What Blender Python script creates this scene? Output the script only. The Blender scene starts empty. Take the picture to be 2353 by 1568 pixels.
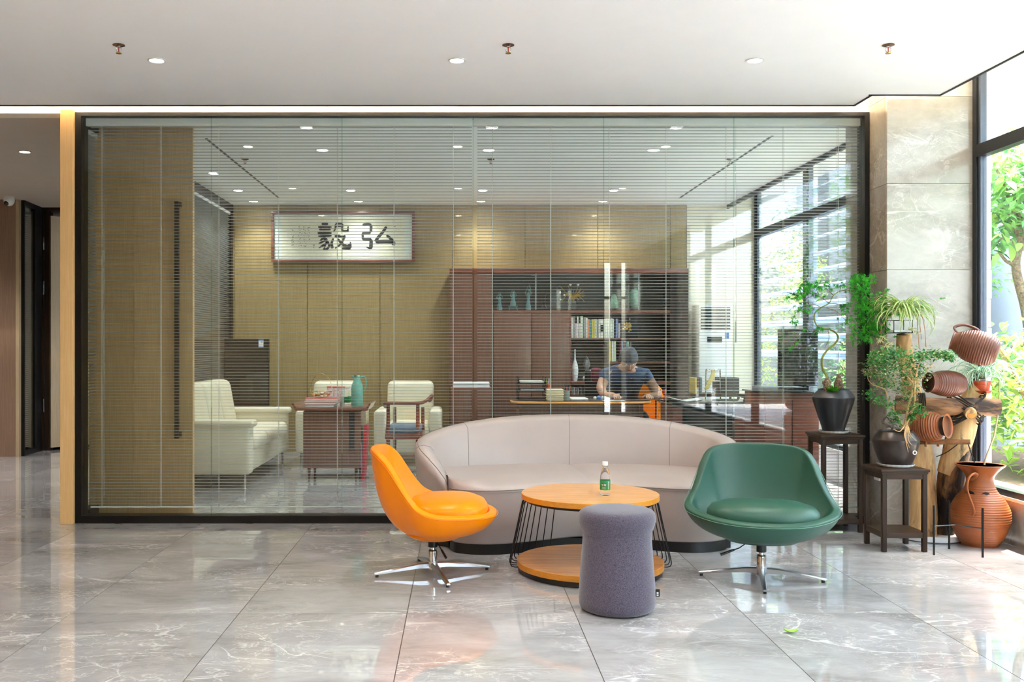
import bpy, bmesh, math, random
from mathutils import Vector, Matrix, noise
random.seed(7)
R = math.radians
PI = math.pi
S = bpy.context.scene
COL = S.collection

# ------------------------------------------------------------------ camera, world, sun, exposure
F = 2190.0            # focal length in pixels of the 2353 x 1568 frame
H = 1.276             # eye height
VX, VY = 1056.0, 795.0
cam = bpy.data.cameras.new('camera')
cam.sensor_width = 36.0
cam.lens = F / 2353 * 36.0
cam.shift_x = (1176.5 - VX) / 2353
cam.shift_y = (VY - 784) / 2353
cam.clip_start = 0.05
cam.clip_end = 200
cam_o = bpy.data.objects.new('camera', cam)
cam_o.location = (0, 0, H)
cam_o.rotation_euler = (R(90), 0, 0)
COL.objects.link(cam_o)
S.camera = cam_o

S.view_settings.view_transform = 'Standard'
S.view_settings.look = 'None'
S.view_settings.gamma = 1.0
S.view_settings.use_curve_mapping = False
S.view_settings.exposure = 1.66
try:
    S.cycles.use_denoising = True
    S.cycles.max_bounces = 9
    S.cycles.diffuse_bounces = 5
    S.cycles.glossy_bounces = 5
    S.cycles.transmission_bounces = 8
    S.cycles.transparent_max_bounces = 24
    S.cycles.sample_clamp_indirect = 6.0
    S.cycles.caustics_reflective = False
    S.cycles.caustics_refractive = False
except Exception:
    pass

world = bpy.data.worlds.new('sky')
S.world = world
world.use_nodes = True
wn = world.node_tree
bg = wn.nodes['Background']
sky = wn.nodes.new('ShaderNodeTexSky')
sky.sky_type = 'NISHITA'
sky.sun_disc = False
sky.sun_elevation = R(64)
sky.sun_rotation = R(70)
sky.air_density = 1.2
sky.dust_density = 4.0
sky.ozone_density = 0.6
wn.links.new(sky.outputs[0], bg.inputs[0])
bg.inputs[1].default_value = 1.7

sun = bpy.data.lights.new('sun', 'SUN')
sun.energy = 14.0
sun.angle = R(0.6)
sun.color = (1.0, 0.96, 0.88)
sun_o = bpy.data.objects.new('sun', sun)
sun_o.rotation_euler = (R(-8), R(16), 0)
COL.objects.link(sun_o)

def portal(name, loc, rot, sx, sy):
    l = bpy.data.lights.new(name, 'AREA')
    l.shape = 'RECTANGLE'; l.size = sx; l.size_y = sy
    l.cycles.is_portal = True
    o = bpy.data.objects.new(name, l)
    o.location = loc; o.rotation_euler = rot
    COL.objects.link(o)
portal('daylight_portal_lobby', (3.75, 1.9, 1.7), (0, R(90), 0), 2.9, 9.6)
portal('daylight_portal_office', (3.75, 9.35, 1.7), (0, R(90), 0), 2.9, 4.1)
portal('daylight_portal_rear', (0.9, -3.3, 1.5), (R(90), 0, 0), 5.0, 2.8)

# ------------------------------------------------------------------ pixel to metre helpers
def W(px, py, d):
    return Vector(((px - VX) * d / F, d, H + (VY - py) * d / F))
def XX(px, d):
    return (px - VX) * d / F
def ZZ(py, d):
    return H + (VY - py) * d / F

# ------------------------------------------------------------------ materials
def srgb(r, g, b):
    def f(c):
        c = c / 255.0
        return c / 12.92 if c <= 0.04045 else ((c + 0.055) / 1.055) ** 2.4
    return (f(r), f(g), f(b), 1.0)

class NT:
    def __init__(s, name):
        s.m = bpy.data.materials.new(name)
        s.m.use_nodes = True
        s.t = s.m.node_tree
        s.b = s.t.nodes['Principled BSDF']
        s.out = s.t.nodes['Material Output']
    def n(s, ty, **kw):
        x = s.t.nodes.new(ty)
        for k, v in kw.items():
            if k.startswith('i_'):
                x.inputs[k[2:].replace('_', ' ')].default_value = v
            else:
                setattr(x, k, v)
        return x
    def l(s, a, b):
        s.t.links.new(a, b)
    def coords(s, kind='Object', scale=(1, 1, 1), rot=(0, 0, 0), per_object=0.0):
        if kind == 'World':
            c = s.n('ShaderNodeNewGeometry').outputs['Position']
        else:
            c = s.n('ShaderNodeTexCoord').outputs[kind]
        if per_object:
            oi = s.n('ShaderNodeObjectInfo')
            mul = s.n('ShaderNodeMath', operation='MULTIPLY'); mul.inputs[1].default_value = per_object
            s.l(oi.outputs['Random'], mul.inputs[0])
            add = s.n('ShaderNodeVectorMath', operation='ADD')
            s.l(c, add.inputs[0]); s.l(mul.outputs[0], add.inputs[1])
            c = add.outputs[0]
        mp = s.n('ShaderNodeMapping')
        mp.inputs['Scale'].default_value = scale
        mp.inputs['Rotation'].default_value = rot
        s.l(c, mp.inputs['Vector'])
        return mp.outputs[0]
    def noise(s, vec, scale=5, detail=4, rough=0.5, dist=0.0):
        x = s.n('ShaderNodeTexNoise')
        x.inputs['Scale'].default_value = scale
        x.inputs['Detail'].default_value = detail
        x.inputs['Roughness'].default_value = rough
        x.inputs['Distortion'].default_value = dist
        s.l(vec, x.inputs['Vector'])
        return x.outputs['Fac']
    def ramp(s, fac, stops):
        x = s.n('ShaderNodeValToRGB')
        e = x.color_ramp.elements
        while len(e) < len(stops):
            e.new(0.5)
        for k, (p, c) in enumerate(stops):
            e[k].position = p
            e[k].color = c if len(c) == 4 else (*c, 1)
        s.l(fac, x.inputs[0])
        return x.outputs[0]
    def mix(s, fac, a, b):
        x = s.n('ShaderNodeMix', data_type='RGBA')
        for sock, v in ((x.inputs[0], fac), (x.inputs[6], a), (x.inputs[7], b)):
            if hasattr(v, 'is_linked') or hasattr(v, 'links'):
                s.l(v, sock)
            else:
                sock.default_value = v
        return x.outputs[2]
    def bump(s, h, strength=0.2, dist=0.01):
        x = s.n('ShaderNodeBump')
        x.inputs['Strength'].default_value = strength
        x.inputs['Distance'].default_value = dist
        s.l(h, x.inputs['Height'])
        s.l(x.outputs[0], s.b.inputs['Normal'])
    def base(s, v):
        if hasattr(v, 'links'):
            s.l(v, s.b.inputs['Base Color'])
        else:
            s.b.inputs['Base Color'].default_value = v
    def pr(s, rough=0.5, metal=0.0, spec=0.5, coat=0.0, coat_r=0.05, sheen=0.0):
        i = s.b.inputs
        i['Roughness'].default_value = rough
        i['Metallic'].default_value = metal
        i['Specular IOR Level'].default_value = spec
        i['Coat Weight'].default_value = coat
        i['Coat Roughness'].default_value = coat_r
        i['Sheen Weight'].default_value = sheen
        return s

M = {}
def plain(key, col, rough=0.5, metal=0.0, spec=0.5, coat=0.0, var=0.06, vs=30, bump=0.0, bs=200, sheen=0.0):
    t = NT(key)
    v = t.coords('Object')
    n = t.noise(v, vs, 3)
    a = tuple(max(0, c * (1 - var)) for c in col[:3]) + (1,)
    b = tuple(min(1, c * (1 + var)) for c in col[:3]) + (1,)
    t.base(t.ramp(n, [(0.3, a), (0.7, b)]))
    t.pr(rough, metal, spec, coat, sheen=sheen)
    if bump:
        t.bump(t.noise(v, bs, 2), bump, 0.002)
    M[key] = t.m
    return t.m

def wood(key, c1, c2, grain='Z', scale=6, stretch=14, rough=0.4, coat=0.0, per=3.0, knots=False, spec=0.5):
    t = NT(key)
    s = [stretch, stretch, stretch]
    s['XYZ'.index(grain)] = 0.8
    v = t.coords('Object', tuple(s), per_object=per)
    n1 = t.noise(v, scale, 6, 0.6, 0.4)
    n2 = t.noise(v, scale * 5, 3, 0.6)
    add = t.n('ShaderNodeMath', operation='MULTIPLY_ADD')
    add.inputs[1].default_value = 0.35; t.l(n2, add.inputs[0]); t.l(n1, add.inputs[2])
    t.base(t.ramp(add.outputs[0], [(0.38, c1), (0.9, c2)]))
    t.pr(rough, 0, spec, coat)
    t.bump(n2, 0.08, 0.002)
    M[key] = t.m
    return t.m

def marble(key, dark, mid, light, vein, rough=0.06, per=17.0, coat=0.0, spec=0.5, rot=(0, 0, 0.5), kind='World', sc=(1, 1, 1)):
    t = NT(key)
    v = t.coords(kind, sc, rot, per_object=per)
    v2 = t.coords(kind, (sc[0] * 0.8, sc[1] * 1.7, sc[2] * 1.7), rot, per_object=per)
    cloud = t.noise(v2, 1.6, 8, 0.62, 0.9)
    fine = t.noise(v2, 9, 6, 0.7, 1.0)
    add = t.n('ShaderNodeMath', operation='MULTIPLY_ADD')
    add.inputs[1].default_value = 0.4; t.l(fine, add.inputs[0]); t.l(cloud, add.inputs[2])
    c = t.ramp(add.outputs[0], [(0.45, dark), (0.68, mid), (0.95, light)])
    for sc_, w, amt in ((0.9, 0.010, 0.75), (2.6, 0.012, 0.5), (6.0, 0.02, 0.3)):
        nz = t.noise(v2 if sc_ < 5 else v, sc_, 5, 0.55, 1.6)
        sb = t.n('ShaderNodeMath', operation='SUBTRACT'); sb.inputs[1].default_value = 0.5; t.l(nz, sb.inputs[0])
        ab = t.n('ShaderNodeMath', operation='ABSOLUTE'); t.l(sb.outputs[0], ab.inputs[0])
        mask = t.ramp(ab.outputs[0], [(0.0, (amt, amt, amt, 1)), (w, (0, 0, 0, 1))])
        patch = t.ramp(t.noise(v, 1.7, 2), [(0.45, (0, 0, 0, 1)), (0.6, (1, 1, 1, 1))])
        ml = t.n('ShaderNodeMath', operation='MULTIPLY'); t.l(mask, ml.inputs[0]); t.l(patch, ml.inputs[1])
        c = t.mix(ml.outputs[0], c, vein)
    t.base(c)
    t.pr(rough, 0, spec, coat)
    M[key] = t.m
    return t.m

def emit(key, col, strength):
    t = NT(key)
    t.base((0.8, 0.8, 0.8, 1))
    t.b.inputs['Emission Color'].default_value = col
    t.b.inputs['Emission Strength'].default_value = strength
    M[key] = t.m
    return t.m

def pane_glass(key, tint, ior=1.5, thin_spec=1.0):
    t = NT(key)
    t.t.nodes.remove(t.b)
    tr = t.n('ShaderNodeBsdfTransparent'); tr.inputs[0].default_value = tint
    gl = t.n('ShaderNodeBsdfGlossy'); gl.inputs['Roughness'].default_value = 0.0
    gl.inputs['Color'].default_value = (thin_spec, thin_spec, thin_spec, 1)
    fr = t.n('ShaderNodeFresnel')
    geo = t.n('ShaderNodeNewGeometry')
    mr = t.n('ShaderNodeMapRange')      # both faces of the pane reflect like an outer face
    mr.inputs[3].default_value = ior; mr.inputs[4].default_value = 1 / ior
    t.l(geo.outputs['Backfacing'], mr.inputs[0]); t.l(mr.outputs[0], fr.inputs[0])
    mx = t.n('ShaderNodeMixShader')
    t.l(fr.outputs[0], mx.inputs[0]); t.l(tr.outputs[0], mx.inputs[1]); t.l(gl.outputs[0], mx.inputs[2])
    t.l(mx.outputs[0], t.out.inputs[0])
    M[key] = t.m
    return t.m

def leafmat(key, c1, c2, trans=0.35, scale=8, rough=0.45):
    t = NT(key)
    v = t.coords('World')
    n = t.noise(v, scale, 3)
    c = t.ramp(n, [(0.3, c1), (0.7, c2)])
    t.base(c)
    t.pr(rough, 0, 0.4)
    tl = t.n('ShaderNodeBsdfTranslucent')
    t.l(c, tl.inputs[0])
    mx = t.n('ShaderNodeMixShader'); mx.inputs[0].default_value = trans
    t.l(t.b.outputs[0], mx.inputs[1]); t.l(tl.outputs[0], mx.inputs[2])
    t.l(mx.outputs[0], t.out.inputs[0])
    M[key] = t.m
    return t.m

# stone
marble('floor_marble', srgb(140, 137, 136), srgb(169, 167, 168), srgb(190, 189, 191), srgb(238, 236, 235), rough=0.02, spec=0.8, coat=0.45, rot=(0, 0, 0.6))
marble('wall_marble', srgb(158, 150, 140), srgb(186, 180, 171), srgb(205, 201, 195), srgb(232, 229, 224), rough=0.12, rot=(0.3, 0.25, 0.2))
marble('dark_marble', srgb(128, 118, 106), srgb(158, 149, 138), srgb(180, 172, 162), srgb(215, 209, 200), rough=0.15, rot=(0.3, 0.25, 0.2))
plain('grout', srgb(84, 74, 66), 0.7)
# paint and metal
plain('ceiling_paint', srgb(248, 249, 250), 0.85, var=0.012, vs=4)
plain('office_ceiling_paint', srgb(248, 249, 248), 0.85, var=0.012, vs=4)
plain('corridor_paint', srgb(196, 184, 170), 0.85, var=0.02, vs=4)
plain('cream_paint', srgb(236, 226, 205), 0.7, var=0.02)
plain('white_paint', srgb(236, 236, 234), 0.45, var=0.01)
plain('white_plastic', srgb(238, 238, 236), 0.35, var=0.01)
plain('black_metal', srgb(9, 9, 11), 0.4, spec=0.35)
plain('dark_frame', srgb(22, 25, 30), 0.4, 0.2)
plain('grey_frame', srgb(92, 98, 112), 0.35, 0.3)
plain('black_plastic', srgb(12, 12, 14), 0.35)
plain('black_rubber', srgb(26, 26, 28), 0.6)
plain('chrome', (0.72, 0.73, 0.75, 1), 0.12, 1.0, var=0.01)
plain('brushed_aluminium', (0.62, 0.63, 0.65, 1), 0.3, 1.0, var=0.03, vs=60)
plain('bronze', (0.28, 0.16, 0.10, 1), 0.25, 1.0)
plain('brass', (0.75, 0.55, 0.25, 1), 0.25, 1.0)
plain('steel', (0.7, 0.7, 0.7, 1), 0.25, 1.0)
plain('slat_paint', srgb(168, 172, 172), 0.4, var=0.01)
plain('cord', srgb(225, 222, 215), 0.8)
plain('red_bulb', srgb(200, 20, 15), 0.2)
# leather and fabric
plain('sofa_leather', srgb(174, 162, 157), 0.38, var=0.03, vs=5, bump=0.15, bs=260, coat=0.08)
plain('sofa_seam', srgb(134, 122, 114), 0.5)
plain('orange_leather', srgb(255, 143, 0), 0.3, spec=0.2, var=0.02, vs=6, bump=0.1, bs=260)
plain('green_leather', srgb(36, 82, 66), 0.42, var=0.04, vs=6, bump=0.1, bs=260)
plain('green_thread', srgb(96, 144, 122), 0.6)
plain('orange_thread', srgb(244, 120, 0), 0.6)
plain('cream_leather', srgb(216, 208, 182), 0.45, var=0.03, vs=8)
t = NT('stool_fabric'); v = t.coords('Object'); n = t.noise(v, 260, 2)
t.base(t.ramp(n, [(0.3, srgb(56, 53, 68)), (0.7, srgb(104, 95, 110))])); t.pr(0.92, 0, 0.2, sheen=0.4); t.bump(n, 0.5, 0.003); M['stool_fabric'] = t.m
plain('blue_cushion', srgb(92, 108, 122), 0.8)
# wood
wood('oak_top', srgb(206, 134, 56), srgb(236, 176, 100), 'X', 5, 9, 0.25, coat=0.3)
wood('oak_shelf', srgb(186, 112, 48), srgb(222, 154, 84), 'X', 5, 9, 0.25, coat=0.3)
wood('oak_edge', srgb(200, 126, 30), srgb(226, 152, 50), 'X', 5, 9, 0.35)
wood('wall_wood', srgb(192, 150, 96), srgb(218, 182, 128), 'Z', 5, 26, 0.5)
wood('end_panel_wood', srgb(232, 180, 112), srgb(246, 206, 146), 'Z', 5, 26, 0.45)
wood('corridor_wood', srgb(120, 94, 76), srgb(150, 122, 100), 'Z', 5, 26, 0.45)
wood('corridor_wood_light', srgb(170, 148, 118), srgb(194, 174, 142), 'Z', 5, 26, 0.45)
wood('office_back_wood', srgb(140, 114, 68), srgb(172, 148, 98), 'Z', 5, 30, 0.5)
wood('dark_walnut', srgb(24, 15, 10), srgb(62, 42, 27), 'Z', 5, 16, 0.45, spec=0.25)
wood('dark_walnut_flat', srgb(28, 18, 12), srgb(72, 51, 33), 'X', 5, 16, 0.4, spec=0.3)
wood('cabinet_wood', srgb(92, 58, 44), srgb(128, 86, 66), 'Z', 4, 16, 0.35, coat=0.2)
wood('red_wood', srgb(96, 50, 38), srgb(138, 78, 58), 'X', 4, 14, 0.3, coat=0.3)
wood('log_wood', srgb(96, 58, 28), srgb(232, 194, 136), 'Z', 1.6, 5, 0.7)
wood('log_dark', srgb(40, 26, 18), srgb(150, 108, 66), 'Z', 2.2, 6, 0.7)
wood('log_cross', srgb(72, 46, 30), srgb(170, 122, 80), 'X', 2.2, 6, 0.7)
def blotched(key, c1, c2, stain, grain='Z', lo=.50, hi=.60):
    wood(key, c1, c2, grain, 2.0, 6, 0.7)
    m = M[key]; t = NT.__new__(NT); t.m = m; t.t = m.node_tree; t.b = t.t.nodes['Principled BSDF']; t.out = t.t.nodes['Material Output']
    lk = t.b.inputs['Base Color'].links[0]; src = lk.from_socket
    sc = [5, 5, 5]; sc['XYZ'.index(grain)] = 1.8
    n = t.noise(t.coords('Object', tuple(sc)), 1.5, 5, 0.65, 0.6)
    t.l(t.mix(t.ramp(n, [(lo, (0, 0, 0, 1)), (hi, (1, 1, 1, 1))]), src, stain), t.b.inputs['Base Color'])
blotched('log_wood', srgb(150, 98, 48), srgb(236, 198, 140), srgb(70, 42, 24), lo=.54, hi=.66)
blotched('log_dark', srgb(70, 44, 26), srgb(176, 128, 80), srgb(24, 15, 11), lo=.40, hi=.56)
blotched('log_cross', srgb(92, 58, 36), srgb(178, 130, 86), srgb(44, 27, 18), 'X', lo=.46, hi=.60)
wood('plank_wood', srgb(96, 60, 34), srgb(176, 120, 72), 'X', 3, 9, 0.6)
plain('end_grain', srgb(214, 140, 62), 0.7)
# ceramics and clay
plain('black_glaze', srgb(22, 24, 29), 0.33, var=0.1, spec=0.6)
plain('grey_glaze', srgb(66, 68, 72), 0.35, var=0.1)
t = NT('metallic_glaze'); v = t.coords('Object'); n = t.noise(v, 9, 6, 0.6)
t.base(t.ramp(n, [(0.3, srgb(40, 33, 30)), (0.75, srgb(80, 70, 64))])); t.pr(0.3, 0.55, 0.6); M['metallic_glaze'] = t.m
plain('terracotta', srgb(150, 80, 36), 0.42, var=0.12, vs=9, bump=0.1, bs=120)
plain('brown_clay', srgb(106, 58, 38), 0.4, var=0.12, vs=9, bump=0.1, bs=120)
plain('red_pot', srgb(206, 84, 44), 0.4)
plain('porcelain', srgb(240, 240, 238), 0.2, var=0.01)
plain('soil', srgb(40, 30, 22), 0.95)
t = NT('rock'); v = t.coords('Object'); n = t.noise(v, 60, 6, 0.7)
t.base(t.ramp(n, [(0.35, srgb(70, 50, 38)), (0.55, srgb(150, 122, 98)), (0.7, srgb(214, 196, 172))])); t.pr(0.85); t.bump(n, 0.8, 0.01); M['rock'] = t.m
t = NT('bark'); v = t.coords('Object'); n = t.noise(v, 40, 6, 0.7)
t.base(t.ramp(n, [(0.35, srgb(84, 66, 46)), (0.7, srgb(168, 140, 104))])); t.pr(0.9); t.bump(n, 0.6, 0.01); M['bark'] = t.m
t = NT('driftwood'); v = t.coords('Object'); n = t.noise(v, 50, 6, 0.7)
t.base(t.ramp(n, [(0.35, srgb(50, 44, 40)), (0.7, srgb(150, 140, 130))])); t.pr(0.9); t.bump(n, 0.8, 0.01); M['driftwood'] = t.m
plain('root', srgb(206, 164, 112), 0.7, var=0.15, vs=60)
plain('green_stem', srgb(130, 136, 52), 0.5, var=0.15, vs=40)
plain('rope', srgb(44, 36, 30), 0.9, var=0.3, vs=150)
plain('bamboo', srgb(196, 170, 132), 0.5)
# leaves
leafmat('maple_leaf', srgb(24, 124, 22), srgb(74, 192, 42))
leafmat('maple_leaf_deep', srgb(18, 104, 34), srgb(40, 150, 50))
leafmat('spider_green', srgb(112, 160, 62), srgb(160, 192, 92))
leafmat('spider_cream', srgb(222, 222, 160), srgb(240, 240, 200))
leafmat('spider_cool', srgb(90, 142, 106), srgb(140, 184, 146))
leafmat('spider_white', srgb(214, 230, 214), srgb(238, 246, 236))
leafmat('dry_leaf', srgb(186, 120, 60), srgb(214, 160, 96))
leafmat('bush_leaf', srgb(30, 112, 50), srgb(96, 168, 84), scale=25)
leafmat('bush_pale', srgb(150, 164, 112), srgb(206, 204, 156), scale=25)
leafmat('moss', srgb(50, 140, 20), srgb(110, 190, 40), scale=40)
leafmat('garden_leaf', srgb(66, 132, 62), srgb(150, 196, 96), 0.45, 3)
leafmat('garden_leaf_light', srgb(140, 190, 70), srgb(214, 232, 120), 0.5, 3)
leafmat('garden_leaf_dark', srgb(30, 80, 44), srgb(84, 138, 84), 0.35, 3)
plain('garden_soil', srgb(104, 84, 62), 0.95, var=0.3)
plain('paving', srgb(196, 192, 184), 0.8, var=0.1)
plain('white_tile', srgb(232, 234, 238), 0.4, var=0.02)
plain('blue_tile', srgb(176, 192, 210), 0.4, var=0.05, vs=2)
plain('far_wall', srgb(226, 228, 232), 0.8, var=0.02)
plain('annexe', srgb(58, 54, 46), 0.8, var=0.08, vs=2)
plain('louver_paint', srgb(150, 162, 182), 0.5, var=0.01)
# glass, liquids
pane_glass('partition_glass', (0.95, 0.98, 0.965, 1), 1.42)
pane_glass('window_glass', (0.97, 0.98, 0.98, 1), 1.3)
pane_glass('acrylic', (0.72, 0.72, 0.70, 1), 1.5)
pane_glass('side_glass', (0.86, 0.92, 0.90, 1), 1.6)
pane_glass('edge_glass', (0.78, 0.90, 0.86, 1), 1.7)
t = NT('bottle_plastic'); t.base((0.96, 0.98, 1, 1)); t.pr(0.03); t.b.inputs['Transmission Weight'].default_value = 1.0; t.b.inputs['IOR'].default_value = 1.2; M['bottle_plastic'] = t.m
# misc colours
for k, c in dict(green_label=(16, 140, 80), white_print=(245, 248, 245), dark_green_print=(6, 84, 46), book_white=(222, 220, 208), book_grey=(150, 148, 146),
                 book_pink=(206, 186, 186), book_orange=(216, 140, 96), book_teal=(96, 138, 140), book_yellow=(206, 190, 96),
                 book_blue=(120, 140, 180), book_green=(200, 212, 186), book_maroon=(110, 60, 66), red_print=(214, 60, 44), red_deep=(180, 30, 36),
                 teal_enamel=(112, 176, 158), celadon=(132, 172, 148), figurine_blue=(110, 150, 150), smoke=(84, 84, 82), grey_plastic=(150, 154, 156),
                 paper=(240, 240, 236), cream_paper=(232, 216, 176), silk=(226, 222, 196), silk_border=(216, 226, 214), ink=(30, 30, 30), seal_red=(170, 50, 40),
                 pen_orange=(226, 84, 30), grey_mug=(140, 156, 146), ball_green=(40, 170, 80), ball_purple=(130, 80, 150), ball_orange=(236, 130, 70),
                 ball_lime=(160, 220, 50), ball_blue=(90, 140, 200), gold=(206, 166, 70), skin=(196, 150, 124), hair=(74, 76, 84), navy=(38, 66, 100),
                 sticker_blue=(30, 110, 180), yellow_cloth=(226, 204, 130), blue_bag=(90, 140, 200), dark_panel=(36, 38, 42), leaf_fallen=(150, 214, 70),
                 niche_back=(92, 92, 86), maroon=(96, 20, 36), tag_black=(20, 20, 22), wash=(232, 232, 224)).items():
    plain(k, srgb(*c), 0.5, var=0.05)
M['gold'].node_tree.nodes['Principled BSDF'].inputs['Metallic'].default_value = 0.6
t = NT('screen_glass'); t.base((0.012, 0.014, 0.016, 1)); t.pr(0.05, 0, 0.7); M['screen_glass'] = t.m
emit('lamp_warm', (1.0, 0.86, 0.62, 1), 22)
emit('lamp_cool', (0.94, 0.97, 1.0, 1), 26)
emit('led_strip', (1.0, 0.88, 0.72, 1), 120)

# ------------------------------------------------------------------ mesh builder
class MB:
    def __init__(s):
        s.v = []; s.f = []; s.mi = []
    def add(s, vs, fs, mi=0):
        o = len(s.v)
        s.v.extend([tuple(p) for p in vs])
        s.f.extend([tuple(i + o for i in q) for q in fs])
        s.mi.extend([mi] * len(fs))
        return s
    def box(s, a, b, mi=0, bev=0.0):
        x0, y0, z0 = a; x1, y1, z1 = b
        if x0 > x1: x0, x1 = x1, x0
        if y0 > y1: y0, y1 = y1, y0
        if z0 > z1: z0, z1 = z1, z0
        if bev <= 0:
            vs = [(x0, y0, z0), (x1, y0, z0), (x1, y1, z0), (x0, y1, z0), (x0, y0, z1), (x1, y0, z1), (x1, y1, z1), (x0, y1, z1)]
            fs = [(0, 3, 2, 1), (4, 5, 6, 7), (0, 1, 5, 4), (1, 2, 6, 5), (2, 3, 7, 6), (3, 0, 4, 7)]
            return s.add(vs, fs, mi)
        bm = bmesh.new()
        bmesh.ops.create_cube(bm, size=1)
        for v in bm.verts:
            v.co = Vector(((x0 + x1) / 2 + v.co.x * (x1 - x0), (y0 + y1) / 2 + v.co.y * (y1 - y0), (z0 + z1) / 2 + v.co.z * (z1 - z0)))
        bmesh.ops.bevel(bm, geom=bm.edges[:], offset=min(bev, 0.45 * min(x1 - x0, y1 - y0, z1 - z0)), segments=3, affect='EDGES', profile=0.5)
        bm.verts.index_update()
        s.add([v.co[:] for v in bm.verts], [[v.index for v in f.verts] for f in bm.faces], mi)
        bm.free()
        return s
    def lathe(s, prof, seg=32, c=(0, 0, 0), M4=None, mi=0, sx=1.0, sy=1.0, wob=None):
        vs = []; fs = []
        n = len(prof)
        for k in range(seg):
            a = 2 * PI * k / seg
            for (r, z) in prof:
                rr = r * (wob(a, z) if wob else 1.0)
                p = Vector((rr * math.cos(a) * sx, rr * math.sin(a) * sy, z))
                if M4: p = M4 @ p
                vs.append((p[0] + c[0], p[1] + c[1], p[2] + c[2]))
        for k in range(seg):
            k2 = (k + 1) % seg
            for j in range(n - 1):
                fs.append((k * n + j, k2 * n + j, k2 * n + j + 1, k * n + j + 1))
        if prof[0][0] > 1e-5:
            fs.append(tuple(k * n for k in range(seg))[::-1])
        if prof[-1][0] > 1e-5:
            fs.append(tuple(k * n + n - 1 for k in range(seg)))
        return s.add(vs, fs, mi)
    def cyl(s, c, r, z0, z1, seg=24, mi=0, r2=None):
        return s.lathe([(r, z0), (r if r2 is None else r2, z1)], seg, c, mi=mi)
    def tube(s, pts, rad, seg=8, mi=0, closed=False, cap=True, flat=1.0):
        pts = [Vector(p) for p in pts]
        n = len(pts)
        rads = rad if isinstance(rad, (list, tuple)) else [rad] * n
        vs = []; fs = []
        up = None
        for i in range(n):
            if closed:
                d = pts[(i + 1) % n] - pts[i - 1]
            else:
                d = pts[min(i + 1, n - 1)] - pts[max(i - 1, 0)]
            d = d.normalized() if d.length > 1e-9 else Vector((0, 0, 1))
            if up is None:
                up = Vector((0, 0, 1)) if abs(d.z) < 0.9 else Vector((1, 0, 0))
            x = up.cross(d)
            if x.length < 1e-6: x = Vector((1, 0, 0)).cross(d)
            x.normalize(); y = d.cross(x).normalized(); up = y
            for k in range(seg):
                a = 2 * PI * k / seg
                vs.append(pts[i] + x * (math.cos(a) * rads[i]) + y * (math.sin(a) * rads[i] * flat))
        m = n if closed else n - 1
        for i in range(m):
            i2 = (i + 1) % n
            for k in range(seg):
                k2 = (k + 1) % seg
                fs.append((i * seg + k, i * seg + k2, i2 * seg + k2, i2 * seg + k))
        if cap and not closed:
            fs.append(tuple(range(seg))[::-1])
            fs.append(tuple((n - 1) * seg + k for k in range(seg)))
        return s.add(vs, fs, mi)
    def prism(s, poly, z0, z1, mi=0):
        n = len(poly)
        vs = [(x, y, z0) for x, y in poly] + [(x, y, z1) for x, y in poly]
        fs = [tuple(range(n))[::-1], tuple(range(n, 2 * n))]
        for i in range(n):
            j = (i + 1) % n
            fs.append((i, j, n + j, n + i))
        return s.add(vs, fs, mi)
    def ball(s, c, r, seg=16, rings=10, sc=(1, 1, 1), mi=0):
        prof = [(max(0.0, math.sin(PI * k / rings)), -math.cos(PI * k / rings)) for k in range(rings + 1)]
        M4 = Matrix.Diagonal((r * sc[0], r * sc[1], r * sc[2], 1))
        return s.lathe(prof, seg, c, M4, mi)
    def loft(s, rings, closed=True, cap=True, mi=0):
        n = len(rings[0]); vs = []; fs = []
        for r in rings: vs.extend(r)
        for i in range(len(rings) - 1):
            for k in range(n if closed else n - 1):
                k2 = (k + 1) % n
                fs.append((i * n + k, i * n + k2, (i + 1) * n + k2, (i + 1) * n + k))
        if cap and closed:
            fs.append(tuple(range(n))[::-1]); fs.append(tuple((len(rings) - 1) * n + k for k in range(n)))
        return s.add(vs, fs, mi)
    def mesh(s, name, mats, smooth=True, off=None, angle=38, merge=False):
        me = bpy.data.meshes.new(name)
        vs = s.v
        if off is not None:
            vs = [(x - off[0], y - off[1], z - off[2]) for x, y, z in vs]
        me.from_pydata(vs, [], s.f)
        if not isinstance(mats, (list, tuple)): mats = [mats]
        for m in mats:
            me.materials.append(M[m] if isinstance(m, str) else m)
        if len(mats) > 1:
            me.polygons.foreach_set('material_index', s.mi)
        bm = bmesh.new(); bm.from_mesh(me)
        if merge:
            bmesh.ops.remove_doubles(bm, verts=bm.verts[:], dist=1e-5)
        if len(bm.faces) < 60000:
            bmesh.ops.recalc_face_normals(bm, faces=bm.faces[:])
        bm.to_mesh(me); bm.free()
        if smooth:
            me.polygons.foreach_set('use_smooth', [True] * len(me.polygons))
            me.set_sharp_from_angle(angle=R(angle))
        me.update()
        return me
    def build(s, name, mats, parent=None, smooth=True, world=True, angle=38, merge=False):
        """vertices are in scene metres (world=True) or in the parent's own frame"""
        off = parent_origin(parent) if (world and parent is not None) else None
        me = s.mesh(name, mats, smooth, off, angle, merge)
        o = bpy.data.objects.new(name, me)
        COL.objects.link(o)
        if parent is not None: o.parent = parent
        return o

def parent_origin(o):
    p = Vector((0, 0, 0))
    while o is not None:
        p += Vector(o.location); o = o.parent
    return p

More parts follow.
